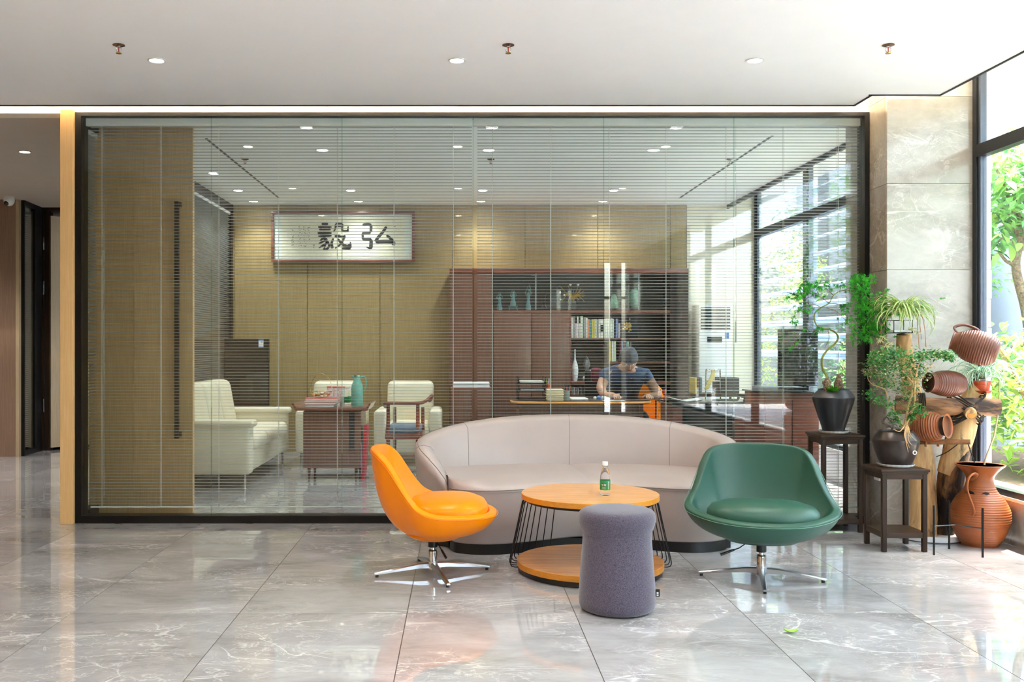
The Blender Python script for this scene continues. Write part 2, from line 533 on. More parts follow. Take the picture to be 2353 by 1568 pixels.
def tag(o, label, cat, group=None):
    o['label'] = label; o['category'] = cat
    if group: o['group'] = group
    return o
def thing(name, label, cat, loc=(0, 0, 0), rotz=0.0, group=None):
    o = bpy.data.objects.new(name, None)
    COL.objects.link(o)
    o.location = loc; o.rotation_euler = (0, 0, rotz); o.empty_display_size = 0.1
    return tag(o, label, cat, group)
def struct(o, label=None):
    o['kind'] = 'structure'
    if label: o['label'] = label
    return o
def stuff(o):
    o['kind'] = 'stuff'
    return o
def solo(mb, name, mats, label, cat, group=None, smooth=True, loc=None, angle=38):
    """a thing that is one mesh; its origin sits at its base"""
    if loc is None:
        xs = [p[0] for p in mb.v]; ys = [p[1] for p in mb.v]; zs = [p[2] for p in mb.v]
        loc = ((min(xs) + max(xs)) / 2, (min(ys) + max(ys)) / 2, min(zs))
    me = mb.mesh(name, mats, smooth, loc, angle)
    o = bpy.data.objects.new(name, me); COL.objects.link(o); o.location = loc
    return tag(o, label, cat, group)
def link_mesh(name, me, parent=None, loc=(0, 0, 0), rot=(0, 0, 0), scale=(1, 1, 1)):
    o = bpy.data.objects.new(name, me); COL.objects.link(o)
    o.location = loc; o.rotation_euler = rot; o.scale = scale
    if parent is not None: o.parent = parent
    return o
def dup(root, loc, rotz=None, label=None, group=None):
    r = root.copy(); COL.objects.link(r); r.location = loc
    if rotz is not None: r.rotation_euler = (0, 0, rotz)
    if label: r['label'] = label
    if group: r['group'] = group
    for ch in list(root.children):
        c = ch.copy(); COL.objects.link(c); c.parent = r
        for g in ch.children:
            d = g.copy(); COL.objects.link(d); d.parent = c
    return r
def crom(pts, n=8, closed=False):
    """Catmull-Rom through points"""
    P = [Vector(p) for p in pts]; out = []
    m = len(P)
    for i in range(m if closed else m - 1):
        p0 = P[(i - 1) % m] if closed or i > 0 else P[0] * 2 - P[1]
        p1 = P[i]; p2 = P[(i + 1) % m]
        p3 = P[(i + 2) % m] if closed or i + 2 < m else P[-1] * 2 - P[-2]
        for k in range(n):
            t = k / n
            out.append(0.5 * ((2 * p1) + (p2 - p0) * t + (2 * p0 - 5 * p1 + 4 * p2 - p3) * t * t + (3 * p1 - p0 - 3 * p2 + p3) * t ** 3))
    if not closed: out.append(P[-1])
    return out
def lerp_tab(tab, x):
    for i in range(len(tab) - 1):
        if x <= tab[i + 1][0]:
            a, b = tab[i], tab[i + 1]
            t = (x - a[0]) / max(1e-9, b[0] - a[0])
            t = max(0, min(1, t))
            return [p + (q - p) * t for p, q in zip(a[1:], b[1:])]
    return list(tab[-1][1:])

# ------------------------------------------------------------------ the setting
D0 = 6.87                      # plane of the glass partition
XR = 3.53                      # plane of the window wall
YB = -3.1                      # wall behind the camera
YO = 11.42                     # back wall of the office
ZC = 2.97                      # lobby ceiling

fl = thing('floor', 'grey veined marble floor', 'floor'); fl['kind'] = 'structure'; del fl['category']
MB().box((-7.6, YB, -0.12), (XR, 12.6, -0.0025)).build('grout_bed', 'grout', fl, smooth=False)
tile_me = {}
for i in range(-9, 5):
    x0 = -0.25 + 0.8 * i; x1 = min(x0 + 0.8, XR)
    for j in range(-5, 5):
        y0 = 4.544 + 1.6 * j; y1 = min(y0 + 1.6, 12.6)
        y0 = max(y0, YB)
        if y1 - y0 < 0.05 or x1 <= x0 or (y1 < 3.0 and x1 < -3.2): continue
        k = (round(x1 - x0, 3), round(y1 - y0, 3))
        if k not in tile_me:
            tile_me[k] = MB().box((0.0019, 0.0019, -0.03), (k[0] - 0.0019, k[1] - 0.0019, 0)).mesh('floor_tile', 'floor_marble', False)
        link_mesh('floor_tile', tile_me[k], fl, (x0, y0, 0))

# lobby ceiling: a flat slab that stops short of the partition and of the windows, the gap is a light cove
cl = MB()
cl.prism([(-7.6, YB), (3.236, YB), (3.236, 6.42), (2.772, 6.42), (2.772, 6.70), (-7.6, 6.70)], ZC, ZC + 0.03)
struct(cl.build('ceiling', 'ceiling_paint', smooth=False), 'flat white lobby ceiling')
tb = MB()
edge = [(-7.6, 6.70), (2.772, 6.70), (2.772, 6.42), (3.236, 6.42), (3.236, YB)]
for a, b in zip(edge[:-1], edge[1:]):
    a3 = Vector((a[0], a[1], 0)); b3 = Vector((b[0], b[1], 0))
    t_ = 0.012
    if abs(a3.y - b3.y) < 1e-6: tb.box((min(a3.x, b3.x) - (0.0 if a3.x < -7 else t_), a3.y, ZC - 0.008), (max(a3.x, b3.x) + t_, a3.y + t_, ZC + 0.034))
    else: tb.box((a3.x, min(a3.y, b3.y), ZC - 0.008), (a3.x + t_, max(a3.y, b3.y) + t_, ZC + 0.034))
struct(tb.build('trim_1', 'dark_frame', smooth=False), 'thin black metal edge round the lobby ceiling')
struct(MB().box((-7.6, YB - 0.2, 3.30), (XR + 0.78, 12.8, 3.45)).build('ceiling_cove_top', 'cream_paint', smooth=False), 'upper slab above the light cove')  # overhang past the windows is added to trim the sun patch indoors
struct(MB().box((-7.6, 6.87, 2.954), (2.96, 7.02, 3.30)).build('wall_above_partition', 'cream_paint', smooth=False), 'cream strip of wall above the glass partition')
cv = thing('cove_light', 'warm light strip glowing above the ceiling edge over the partition', 'light', (-2.0, 6.66, ZC + 0.04))
MB().box((-7.5, 6.50, ZC + 0.095), (2.68, 6.54, ZC + 0.11)).build('led_strip', 'led_strip', cv, smooth=False)
MB().box((-7.5, 6.47, ZC + 0.031), (2.68, 6.55, ZC + 0.094)).build('channel', 'white_plastic', cv, smooth=False)
cv2 = thing('cove_light', 'warm light strip glowing above the ceiling edge over the marble pillar', 'light', (3.0, 6.39, ZC + 0.04))
MB().box((2.80, 6.33, ZC + 0.035), (3.15, 6.36, ZC + 0.05)).build('led_strip', 'led_strip', cv2, smooth=False)
MB().box((2.80, 6.31, ZC + 0.031), (3.15, 6.38, ZC + 0.036)).build('channel', 'white_plastic', cv2, smooth=False)

# right wall: marble pillar, knee wall, windows
pil = thing('wall_pillar', 'grey marble clad pillar', 'x', (3.2, 7.2, 0)); pil['kind'] = 'structure'; del pil['category']
MB().box((2.965, 6.585, 0), (XR + 0.12, 7.25, 3.3)).build('core', 'white_tile', pil, smooth=False)
zs = [0, 0.6, 1.2, 1.8, 2.393, 2.993, 3.3]
for z0, z1 in zip(zs[:-1], zs[1:]):
    MB().box((2.943, 6.56, z0 + 0.0015), (XR, 6.58, z1 - 0.0015)).build('marble_slab', 'wall_marble', pil, smooth=False)
for z0, z1 in zip(zs[:-1], zs[1:]):
    MB().box((2.945, 6.5805, z0 + 0.0015), (2.965, 6.865, z1 - 0.0015)).build('marble_slab', 'dark_marble', pil, smooth=False)  # pillar sides get a darker marble copy to carry their shade
    MB().box((2.945, 7.03, z0 + 0.0015), (2.965, 7.27, z1 - 0.0015)).build('marble_slab', 'dark_marble', pil, smooth=False)
kn = thing('wall_right', 'low marble wall under the lobby windows', 'x', (XR, 2, 0)); kn['kind'] = 'structure'; del kn['category']
MB().box((XR + 0.02, YB, 0), (XR + 0.30, 6.575, 0.285)).build('core', 'white_tile', kn, smooth=False)
y = 6.55
while y > YB:
    y2 = max(YB, y - 1.2)
    MB().box((XR, y2 + 0.001, 0), (XR + 0.02, y - 0.001, 0.285)).build('marble_slab', 'dark_marble', kn, smooth=False)
    y = y2
MB().box((XR + 0.0, 7.27, 0), (XR + 0.30, YO, 0.285)).build('office_core', 'white_tile', kn, smooth=False)
MB().box((XR - 0.015, YB, 0.285), (XR + 0.30, 6.57, 0.305)).build('sill', 'white_paint', kn, smooth=False)
MB().box((XR - 0.015, 7.27, 0.285), (XR + 0.30, YO, 0.305)).build('office_sill', 'white_paint', kn, smooth=False)

wcount = [0]
def side_window(ya, yb):
    """one bay of the window wall, ya nearer the partition"""
    wcount[0] += 1
    w = thing('window_%d' % wcount[0], 'tall dark framed window bay', 'x', (XR, (ya + yb) / 2, 0.305)); w['kind'] = 'structure'; del w['category']
    fx0, fx1 = XR + 0.0, XR + 0.07
    MB().box((fx0, ya - 0.05, 0.305), (fx1, ya, 3.3)).build('frame_jamb', 'dark_frame', w, smooth=False)
    MB().box((fx0, yb, 0.305), (fx1, yb + 0.05, 3.3)).build('frame_jamb', 'dark_frame', w, smooth=False)
    MB().box((fx0 + 0.015, ya - 0.075, 0.305), (fx1 - 0.015, ya - 0.05, 3.3)).build('frame_bead', 'grey_frame', w, smooth=False)
    MB().box((fx0, yb + 0.05, 2.567), (fx1, ya - 0.05, 2.65)).build('transom', 'dark_frame', w, smooth=False)
    MB().box((fx0, yb + 0.05, 0.305), (fx1, ya - 0.05, 0.345)).build('bottom_rail', 'dark_frame', w, smooth=False)
    MB().box((fx0 + 0.03, yb + 0.05, 0.345), (fx0 + 0.036, ya - 0.075, 2.567)).build('pane', 'window_glass', w, smooth=False)
    MB().box((fx0 + 0.03, yb + 0.05, 2.65), (fx0 + 0.036, ya - 0.075, 3.3)).build('pane', 'window_glass', w, smooth=False)
for a, b in ((6.56, 4.4), (4.4, 2.24), (2.24, 0.08), (0.08, -2.08)):
    side_window(a, b)
struct(MB().box((XR, YB, 0.305), (XR + 0.3, -2.08, 3.3)).build('wall_right_end', 'dark_marble', smooth=False), 'marble end of the window wall')
for a, b in ((YO, 9.75), (9.75, 7.27)):
    side_window(a, b)

for z0, z1 in zip(zs[:-1], zs[1:]):
    MB().box((2.966, 7.25, z0 + 0.0015), (XR, 7.27, z1 - 0.0015)).build('marble_slab', 'dark_marble', pil, smooth=False)

# glass partition
pa = thing('wall_partition', 'black framed glass partition', 'x', (0.1, D0, 0)); pa['kind'] = 'structure'; del pa['category']
xl, xr_ = XX(176, D0), XX(1993, D0)
MB().box((xl, D0 - 0.03, 0), (XX(190, D0), D0 + 0.10, 2.954)).build('frame_jamb', 'black_metal', pa, smooth=False)
MB().box((XX(1983, D0), D0 - 0.03, 0), (2.942, D0 + 0.10, 2.954)).build('frame_jamb', 'black_metal', pa, smooth=False)
MB().box((XX(190, D0), D0 - 0.03, ZZ(268.5, D0)), (XX(1983, D0), D0 + 0.10, 2.954)).build('frame_head', 'black_metal', pa, smooth=False)
MB().box((XX(190, D0), D0 - 0.03, 0), (XX(1983, D0), D0 + 0.10, ZZ(1185, D0))).build('frame_foot', 'black_metal', pa, smooth=False)
edges = [190, 486, 786, 1087, 1387, 1686, 1983]
for a, b in zip(edges[:-1], edges[1:]):
    MB().box((XX(a, D0) + 0.0015, D0 - 0.006, ZZ(1185, D0)), (XX(b, D0) - 0.0015, D0 + 0.004, ZZ(268.5, D0))).build('glass_pane', 'partition_glass', pa, smooth=False)
for a in edges[1:-1]:
    MB().box((XX(a, D0) - 0.0032, D0 - 0.007, ZZ(1185, D0)), (XX(a, D0) + 0.0032, D0 + 0.005, ZZ(268.5, D0))).build('glass_joint', 'edge_glass', pa, smooth=False)
ep = MB().box((XX(146, D0), D0 - 0.06, 0), (XX(175.5, D0), D0 + 0.13, 2.968), bev=0.002)
struct(ep.build('trim_2', 'end_panel_wood', smooth=False), 'light oak end post at the left of the partition')

# venetian blinds behind the glass
YBL = D0 + 0.065
def blind(x0, x1, cords, label):
    b = thing('venetian_blind', label, 'blind', ((x0 + x1) / 2, YBL, 0.10), group='white venetian blinds behind the glass partition')
    MB().box((x0, YBL - 0.02, ZZ(288, 6.90)), (x1, YBL + 0.02, ZZ(268.3, 6.90)), bev=0.002).build('headrail', 'white_paint', b)
    MB().box((x0 + 0.03, YBL - 0.012, 0.098), (x1 - 0.005, YBL + 0.012, 0.108), bev=0.003).build('bottom_rail', 'white_paint', b)
    w_ = 0.0125; n = 124
    z0, z1 = 0.125, ZZ(293, 6.93)
    prof = [(-w_, 0.0), (-w_ * 0.5, 0.0012), (0, 0.0017), (w_ * 0.5, 0.0012), (w_, 0.0)]
    ang = R(-2.5)
    pr = []
    for (u, v) in prof: pr.append((u, v))
    for (u, v) in reversed(prof): pr.append((u, v - 0.0006))
    pr = [(u * math.cos(ang) - v * math.sin(ang), u * math.sin(ang) + v * math.cos(ang)) for u, v in pr]
    hw = (x1 - x0 - 0.035) / 2
    sm = MB().loft([[(-hw, u, v) for u, v in pr], [(hw, u, v) for u, v in pr]])
    me = sm.mesh('slat', 'slat_paint', True)
    cx = (x0 + x1) / 2 + 0.0125
    for k in range(n):
        z = z0 + (z1 - z0) * k / (n - 1)
        link_mesh('slat', me, b, (cx - b.location.x + random.uniform(-.002, .002), 0, z - 0.10), (random.uniform(-.03, .03), random.uniform(-.0006, .0006), 0))
    for px in cords:
        x = XX(px, YBL)
        c = MB()
        for dy in (-0.0135, 0.0135):
            c.tube([(x, YBL + dy, 0.105), (x, YBL + dy, ZZ(288, 6.9))], 0.0011, 4)
        c.tube([(x + 0.003, YBL, 0.105), (x + 0.003, YBL, ZZ(288, 6.9))], 0.0012, 4)
        c.build('ladder_cord', 'cord', b)
    return b
b1 = blind(XX(190, D0) + 0.004, XX(1086.2, 6.93), [235, 370, 503, 640, 775, 905, 1041], 'left venetian blind behind the glass, hanging over the sofas and tea cabinet')
b2 = blind(XX(1087.5, 6.93), XX(1983, 6.93), [1131, 1265, 1400, 1530, 1668, 1800, 1925], 'right venetian blind behind the glass, hanging over the bookcase and desk')
# twisted control wand of the left blind
MB().tube([(XX(237, 6.90), YBL - 0.022, 0.16), (XX(237, 6.90), YBL - 0.022, ZZ(290, 6.9))], 0.0035, 6).build('control_wand', 'bottle_plastic', b1)
MB().tube([(XX(1692, 6.90), YBL - 0.022, 1.45), (XX(1692, 6.90), YBL - 0.022, ZZ(290, 6.9))], 0.0035, 6).build('control_wand', 'bottle_plastic', b2)
MB().cyl((XX(1692, 6.9), YBL - 0.022, 0), 0.006, 1.30, 1.45, 8).build('cord_weight', 'grey_plastic', b2)

# lobby walls behind and beside the camera (seen in reflections)
lw = thing('wall_left', 'oak panelled wall of the lobby', 'x', (-3.15, 0.5, 0)); lw['kind'] = 'structure'; del lw['category']
y = YB
while y < 4.3:
    y2 = min(4.35, y + 1.24)
    MB().box((-3.25, y + 0.003, 0), (-3.15, y2 - 0.003, 2.969)).build('panel', 'wall_wood', lw, smooth=False)
    y = y2
MB().box((-7.6, 4.351, 0), (-3.15, 4.5, 2.969)).build('return_panel', 'wall_wood', lw, smooth=False)
MB().box((-3.46, 3.2, 0.0), (-3.26, 4.34, 2.96)).build('stud', 'grout', lw, smooth=False)
struct(MB().box((-7.7, 4.35, 0), (-7.6, 12.6, 3.3)).build('wall_corridor_light_stop', 'corridor_wood', smooth=False), 'unseen wood wall added on the left to shut daylight out of the corridor')  # out of view, added to stop daylight leaking into the corridor
# rear wall with narrow windows
rw = thing('wall_rear', 'pale wall with tall windows behind the camera', 'x', (0, YB, 0)); rw['kind'] = 'structure'; del rw['category']
op = [(2.56, 2.68), (2.86, 2.95)]
xs = [-3.25] + [q for o_ in op for q in o_] + [XR + 0.3]
for a, b in zip(xs[::2], xs[1::2]):
    MB().box((a, YB - 0.15, 0), (b, YB, 3.3)).build('pier', 'corridor_wood', rw, smooth=False)
for a, b in op:
    MB().box((a, YB - 0.15, 2.75), (b, YB, 3.3)).build('lintel', 'corridor_wood', rw, smooth=False)
    MB().box((a, YB - 0.10, 0), (b, YB - 0.05, 0.1)).build('frame_foot', 'dark_frame', rw, smooth=False)
    MB().box((a, YB - 0.10, 2.1), (b, YB - 0.05, 2.15)).build('transom', 'dark_frame', rw, smooth=False)
    MB().box((a, YB - 0.08, 0.1), (b, YB - 0.074, 2.75)).build('pane', 'window_glass', rw, smooth=False)

# corridor on the left
CC = 2.958
struct(MB().box((-7.6, 7.022, CC), (-2.72, 12.6, CC + 0.04)).build('ceiling_corridor', 'corridor_paint', smooth=False), 'grey corridor ceiling')
struct(MB().box((-7.6, 10.95, 0), (-5.10, 11.1, CC)).build('wall_corridor', 'corridor_wood', smooth=False), 'brown wood panelled corridor wall facing the lobby')
struct(MB().box((-5.10, 10.95, 0), (-5.06, 11.0, CC)).build('trim_3', 'corridor_wood_light', smooth=False), 'pale wood corner strip of the corridor wall')
cw = thing('window_corridor', 'black framed glass panel beside the corridor door', 'x', (-5.08, 11.3, 0)); cw['kind'] = 'structure'; del cw['category']
A = Vector((XX(46, 11.0), 11.0, 0)); B = Vector((XX(86, 11.56), 11.56, 0))
def wallbox(mb, a, b, t0, t1, z0, z1, off0, off1, mi=0):
    """a box between two plan points, from fraction t0 to t1, offset sideways off0..off1"""
    d = (b - a); n = Vector((d.y, -d.x, 0)).normalized()
    p0 = a + d * t0; p1 = a + d * t1
    q = [p0 + n * off0, p1 + n * off0, p1 + n * off1, p0 + n * off1]
    return mb.prism([(v.x, v.y) for v in q], z0, z1, mi)
wallbox(MB(), A, B, 0, 0.04, 0, CC, 0, 0.05).build('frame_jamb', 'black_metal', cw, smooth=False)
wallbox(MB(), A, B, 0.62, 1.0, 0, CC, 0, 0.05).build('frame_jamb', 'black_metal', cw, smooth=False)
wallbox(MB(), A, B, 0.04, 0.62, CC - 0.05, CC, 0, 0.05).build('frame_head', 'black_metal', cw, smooth=False)
wallbox(MB(), A, B, 0.04, 0.62, 0, 0.06, 0, 0.05).build('frame_foot', 'black_metal', cw, smooth=False)
wallbox(MB(), A, B, 0.04, 0.62, 0.06, CC - 0.05, 0.03, 0.036).build('glass_pane', 'side_glass', cw, smooth=False)
wallbox(MB(), A, B, 0.0, 6.0, 0.0, CC, -0.34, -0.32).build('back_panel', 'dark_panel', cw, smooth=False)  # dark sheet put in for the unlit room behind the glass
sl = MB()
for k in range(118):
    z = 0.08 + k * 0.0238
    wallbox(sl, A, B, 0.05, 0.60, z, z + 0.0012, -0.045, -0.02)
bl = thing('venetian_blind', 'narrow venetian blind in the corridor glass panel beside the door', 'blind', (-5.1, 11.2, 0.06))
stuff(sl.build('slats', 'slat_paint', bl, smooth=False))
wallbox(MB(), A, B, 0.05, 0.60, 2.87, 2.905, -0.05, -0.015).build('headrail', 'white_paint', bl, smooth=False)
# corridor end wall with an open door
dr = thing('door_1', 'open corridor door, pale wood leaf in a brown frame', 'x', (-4.9, 11.6, 0)); dr['kind'] = 'structure'; del dr['category']
yf = 11.58
MB().box((XX(86, yf), yf, 0), (XX(100, yf), yf + 0.12, CC)).build('door_frame', 'dark_walnut', dr, smooth=False)
MB().box((XX(100, yf), yf, ZZ(484, yf)), (-3.9, yf + 0.12, CC)).build('door_frame', 'dark_walnut', dr, smooth=False)
MB().box((XX(100, yf), yf + 0.03, 0), (XX(103.5, yf), yf + 0.10, ZZ(484, yf))).build('door_gap', 'black_rubber', dr, smooth=False)
MB().box((XX(103.5, yf), yf + 0.02, 0.0), (XX(112, yf), yf + 0.12, ZZ(486, yf))).build('door_stile', 'dark_walnut', dr, smooth=False)
a_ = Vector((XX(112.5, yf + 0.05), yf + 0.05, 0)); b_ = Vector((XX(112.5, yf + .05) + 0.42, yf + 0.62, 0))
lf = wallbox(MB(), a_, b_, 0, 1, 0.035, 2.86, 0, 0.045).build('door_leaf', 'corridor_wood_light', dr, smooth=False)
for z in (2.52, 1.98, 0.55):
    h = MB().box((XX(98.5, yf) , yf - 0.012, z - 0.08), (XX(102, yf), yf + 0.0, z + 0.08), bev=0.003).build('hinge', 'chrome', dr)
struct(MB().box((-7.6, 12.45, 0), (-2.7, 12.6, CC)).build('wall_far', 'dark_panel', smooth=False), 'dark-coloured wall standing in for the unlit room beyond the open corridor door')  # dark colour stands in for the shade of the room behind
struct(MB().box((-3.9, yf, 0), (-2.72, yf + 0.12, CC)).build('wall_corridor_end', 'corridor_wood', smooth=False), 'wood wall at the end of the corridor')

# office shell
OC = 2.963
oc = MB()
oc.box((-2.72, 6.98, OC), (3.22, YO, OC + 0.03))
struct(oc.build('ceiling_office', 'office_ceiling_paint', smooth=False), 'pale office ceiling behind the glass')
struct(MB().box((3.20, 6.98, OC - 0.045), (3.225, YO, OC + 0.05)).build('trim_4', 'black_metal', smooth=False), 'black edge of the office ceiling along the windows')
for nm, x, ya, yb in (('trim_5', -2.06, 7.75, 10.85), ('trim_6', 2.51, 7.65, 10.9)):
    struct(MB().box((x - 0.012, ya, OC - 0.002), (x + 0.012, yb, OC + 0.001)).build(nm, 'black_metal', smooth=False), 'thin dark air slot in the office ceiling')
bw = thing('wall_back', 'golden wood panelled back wall of the office', 'x', (0.4, YO, 0)); bw['kind'] = 'structure'; del bw['category']
x = XX(873, YO) - 0.87 * 2
MB().box((-2.8, YO + 0.03, 0), (XR + 0.02, YO + 0.15, 3.3)).build('core', 'dark_panel', bw, smooth=False)
xe = [-2.75]
while x < 2.7:
    xe.append(x); x += 0.87
xe.append(2.72)
for a, b in zip(xe[:-1], xe[1:]):
    if b - a > 0.05:
        MB().box((a + 0.003, YO, 0), (b - 0.003, YO + 0.03, OC + 0.02)).build('panel', 'office_back_wood', bw, smooth=False)
MB().box((2.724, YO, 0), (XR, YO + 0.03, 3.3)).build('panel', 'cream_paint', bw, smooth=False)
# glazed left wall of the office with its own blind
ol = thing('wall_office_left', 'glazed left wall of the office with dark frame', 'x', (-2.74, 9.2, 0)); ol['kind'] = 'structure'; del ol['category']
XL = -2.74
MB().box((XL - 0.05, 6.98, OC - 0.10), (XL + 0.03, YO, OC + 0.03)).build('frame_head', 'black_metal', ol, smooth=False)
MB().box((XL - 0.05, YO - 0.10, 0), (XL + 0.03, YO, OC)).build('frame_jamb', 'black_metal', ol, smooth=False)
MB().box((XL - 0.05, 6.98, 0), (XL + 0.03, YO, 0.08)).build('frame_foot', 'black_metal', ol, smooth=False)
for ya, yb in ((6.98, 8.45), (8.45, 9.9), (9.9, YO - 0.10)):
    MB().box((XL - 0.04, ya + 0.003, 0.08), (XL - 0.032, yb - 0.003, OC - 0.10)).build('glass_pane', 'side_glass', ol, smooth=False)
ob = thing('venetian_blind', 'closed-up venetian blind along the left office wall', 'blind', (XL, 9.2, 0.1))
sl = MB()
for k in range(118):
    z = 0.12 + k * 0.0235
    sl.add([(XL - 0.012, 7.0, z), (XL + 0.012, 7.0, z + 0.008), (XL + 0.012, YO - 0.11, z + 0.008), (XL - 0.012, YO - 0.11, z),
            (XL - 0.012, 7.0, z + .001), (XL + 0.012, 7.0, z + 0.009), (XL + 0.012, YO - 0.11, z + 0.009), (XL - 0.012, YO - 0.11, z + .001)],
           [(0, 1, 2, 3), (7, 6, 5, 4), (0, 4, 5, 1), (2, 6, 7, 3)])
stuff(sl.build('slats', 'slat_paint', ob, smooth=False))
MB().box((XL - 0.02, 7.0, OC - 0.13), (XL + 0.02, YO - 0.11, OC - 0.10)).build('headrail', 'white_paint', ob, smooth=False)
# wooden door leaf with a long bar handle standing just behind the partition
dl = thing('door_2', 'tall golden wood door leaf with long black bar handle', 'x', (-2.3, 7.2, 0)); dl['kind'] = 'structure'; del dl['category']
MB().box((XX(205, 7.16), 7.16, 0.005), (XX(308, 7.16), 7.205, OC - 0.004), bev=0.002).build('door_leaf', 'wall_wood', dl, smooth=False)
MB().box((XX(308.5, 7.16), 7.155, 0.005), (XX(443, 7.155), 7.20, OC - 0.004), bev=0.002).build('door_leaf', 'wall_wood', dl, smooth=False)
hx = XX(406.5, 7.10)
h = MB().box((hx - 0.016, 7.085, ZZ(1008, 7.1)), (hx + 0.016, 7.115, ZZ(463, 7.1)), bev=0.003).build('handle', 'black_metal', dl)
for zz in (ZZ(1000, 7.1), ZZ(470, 7.1)):
    MB().box((hx - 0.016, 7.11, zz - 0.02), (hx + 0.022, 7.155, zz + 0.02)).build('handle_mount', 'black_metal', dl, smooth=False)
# power socket on the pillar side
so = thing('power_socket', 'small white power socket low on the marble pillar', 'socket', (2.94, 6.70, 0.34))
MB().box((2.931, 6.66, 0.33), (2.944, 6.745, 0.42), bev=0.003).build('plate', 'white_plastic', so)
for dz in (0.355, 0.385):
    MB().box((2.9295, 6.69, dz), (2.9312, 6.715, dz + 0.012)).build('slot', 'black_plastic', so, smooth=False)

# ------------------------------------------------------------------ ceiling fittings
def downlight(x, y, z, warm, label, group, first={}):
    key = 'lamp_warm' if warm else 'lamp_cool'
    r = 0.043 if warm else 0.05
    if (key, group) not in first:
        t_ = thing('downlight', label, 'ceiling light', (x, y, z), group=group)
        MB().lathe([(r, 0.0), (r * 1.22, -0.001), (r * 1.24, -0.005), (r * 0.98, -0.006), (r * 0.90, 0.0)], 24).build('trim_ring', 'white_plastic', t_, world=False)
        MB().lathe([(r * 0.9, -0.0006), (r * 0.9, -0.0030), (0.001, -0.0030)], 20).build('lamp', key, t_, world=False)
        first[(key, group)] = t_
    else:
        t_ = dup(first[(key, group)], (x, y, z), None, label, group)
    l = bpy.data.lights.new('downlight_beam', 'SPOT')
    l.energy = (22 if y > 1.5 else 75) if warm else 17
    if x < -3 and warm: l.energy = 50
    l.color = (1.0, 0.965, 0.925) if warm else (0.95, 0.98, 1.0)
    l.spot_size = R(120); l.spot_blend = 0.9; l.shadow_soft_size = 0.04
    lo = bpy.data.objects.new('downlight_beam', l); lo.location = (x, y, z - 0.02); COL.objects.link(lo)
    return t_
colname = {-1: 'left', 0: 'middle', 1: 'right'}
for r_, y in enumerate((5.647, 3.5, 1.35, -0.8)):
    for c_, x in ((-1, -1.795), (0, -0.015), (1, 1.75)):
        lab = '%s of the three warm recessed downlights in the lobby ceiling' % {'left': 'leftmost', 'middle': 'middle', 'right': 'rightmost'}[colname[c_]] if r_ == 0 else 'warm recessed lobby downlight out of view, %s column, %s row behind the visible one' % (colname[c_], ('', 'first', 'second', 'third')[r_])
        downlight(x, y, ZC, True, lab, 'warm lobby downlights' if r_ == 0 else 'lobby downlights out of view')
downlight(XX(57, 8.25), 8.25, CC, True, 'small warm downlight in the grey corridor ceiling', 'corridor downlight')
for k_, (x, y) in enumerate(((-3.9, 10.2), (-6.2, 8.25), (-6.2, 10.2))):  # extra unseen lamps, added to lift the light in the corridor
    downlight(x, y, CC, True, 'unseen downlight added to brighten the corridor, %s' % ('deeper behind the partition', 'left of the picture', 'far left of the picture')[k_], 'corridor downlight')
for r_, y in enumerate((7.34, 8.2, 9.3, 10.33, 11.1)):
    for c_, x in enumerate((-2.4, -1.18, 0.25, 1.67)):
        if c_ == 0 and r_ < 2: continue
        if c_ > 0 and r_ == 2: continue
        if c_ == 0: lab = '%s office downlight of the column beside the left wall' % ('nearest', 'middle', 'farthest')[r_ - 2]
        else: lab = '%s office downlight in the %s column behind the glass' % (('nearest', 'second', '', 'third', 'farthest')[r_], ('', 'left centre', 'centre', 'right')[c_])
        downlight(x, y, OC, False, lab, 'cool office downlights')
def sprinkler(x, y, z, label, first=[]):
    if first:
        return dup(first[0], (x, y, z), None, label, 'ceiling sprinklers')
    s_ = thing('sprinkler', label, 'sprinkler', (x, y, z), group='ceiling sprinklers')
    MB().lathe([(0.001, 0.0), (0.034, -0.001), (0.034, -0.004), (0.018, -0.010), (0.001, -0.010)], 20).build('rosette', 'bronze', s_, world=False)
    fr = MB()
    fr.cyl((0, 0, 0), 0.010, -0.016, -0.009, 12)
    for sx in (-1, 1):
        fr.tube(crom([(sx * 0.007, 0, -0.014), (sx * 0.014, 0, -0.022), (sx * 0.013, 0, -0.036), (sx * 0.003, 0, -0.044)], 4), 0.0022, 6)
    fr.build('frame_arms', 'steel', s_, world=False)
    MB().cyl((0, 0, 0), 0.0028, -0.040, -0.014, 8).build('glass_bulb', 'red_bulb', s_, world=False)
    MB().lathe([(0.001, -0.044), (0.015, -0.045), (0.017, -0.048), (0.015, -0.050), (0.001, -0.049)], 16).build('deflector', 'brass', s_, world=False)
    first.append(s_)
    return s_
for px, lab in ((273, 'left sprinkler head on the lobby ceiling'), (1168, 'middle sprinkler head on the lobby ceiling'), (2041, 'right sprinkler head on the lobby ceiling')):
    sprinkler(XX(px, 5.36), 5.36, ZC, lab)
sprinkler(XX(-4, 8.6), 8.55, CC, 'sprinkler head at the far left of the corridor ceiling')
for px, lab in ((563, 'left sprinkler head on the office ceiling'), (1128, 'middle sprinkler head on the office ceiling'), (1676, 'right sprinkler head on the office ceiling')):
    sprinkler(XX(px, 8.6), 8.6, OC, lab)
cm = thing('dome_camera', 'white dome security camera under the corridor ceiling', 'camera', (XX(21, 10.75), 10.75, CC))
MB().cyl((0, 0, 0), 0.055, -0.018, 0, 24).build('mount', 'white_plastic', cm, world=False)
MB().lathe([(0.055, -0.018), (0.060, -0.03), (0.055, -0.065), (0.035, -0.095), (0.001, -0.108)], 24).build('housing', 'white_plastic', cm, world=False)
MB().ball((-0.012, -0.035, -0.075), 0.028, 16, 10).build('lens', 'screen_glass', cm, world=False)

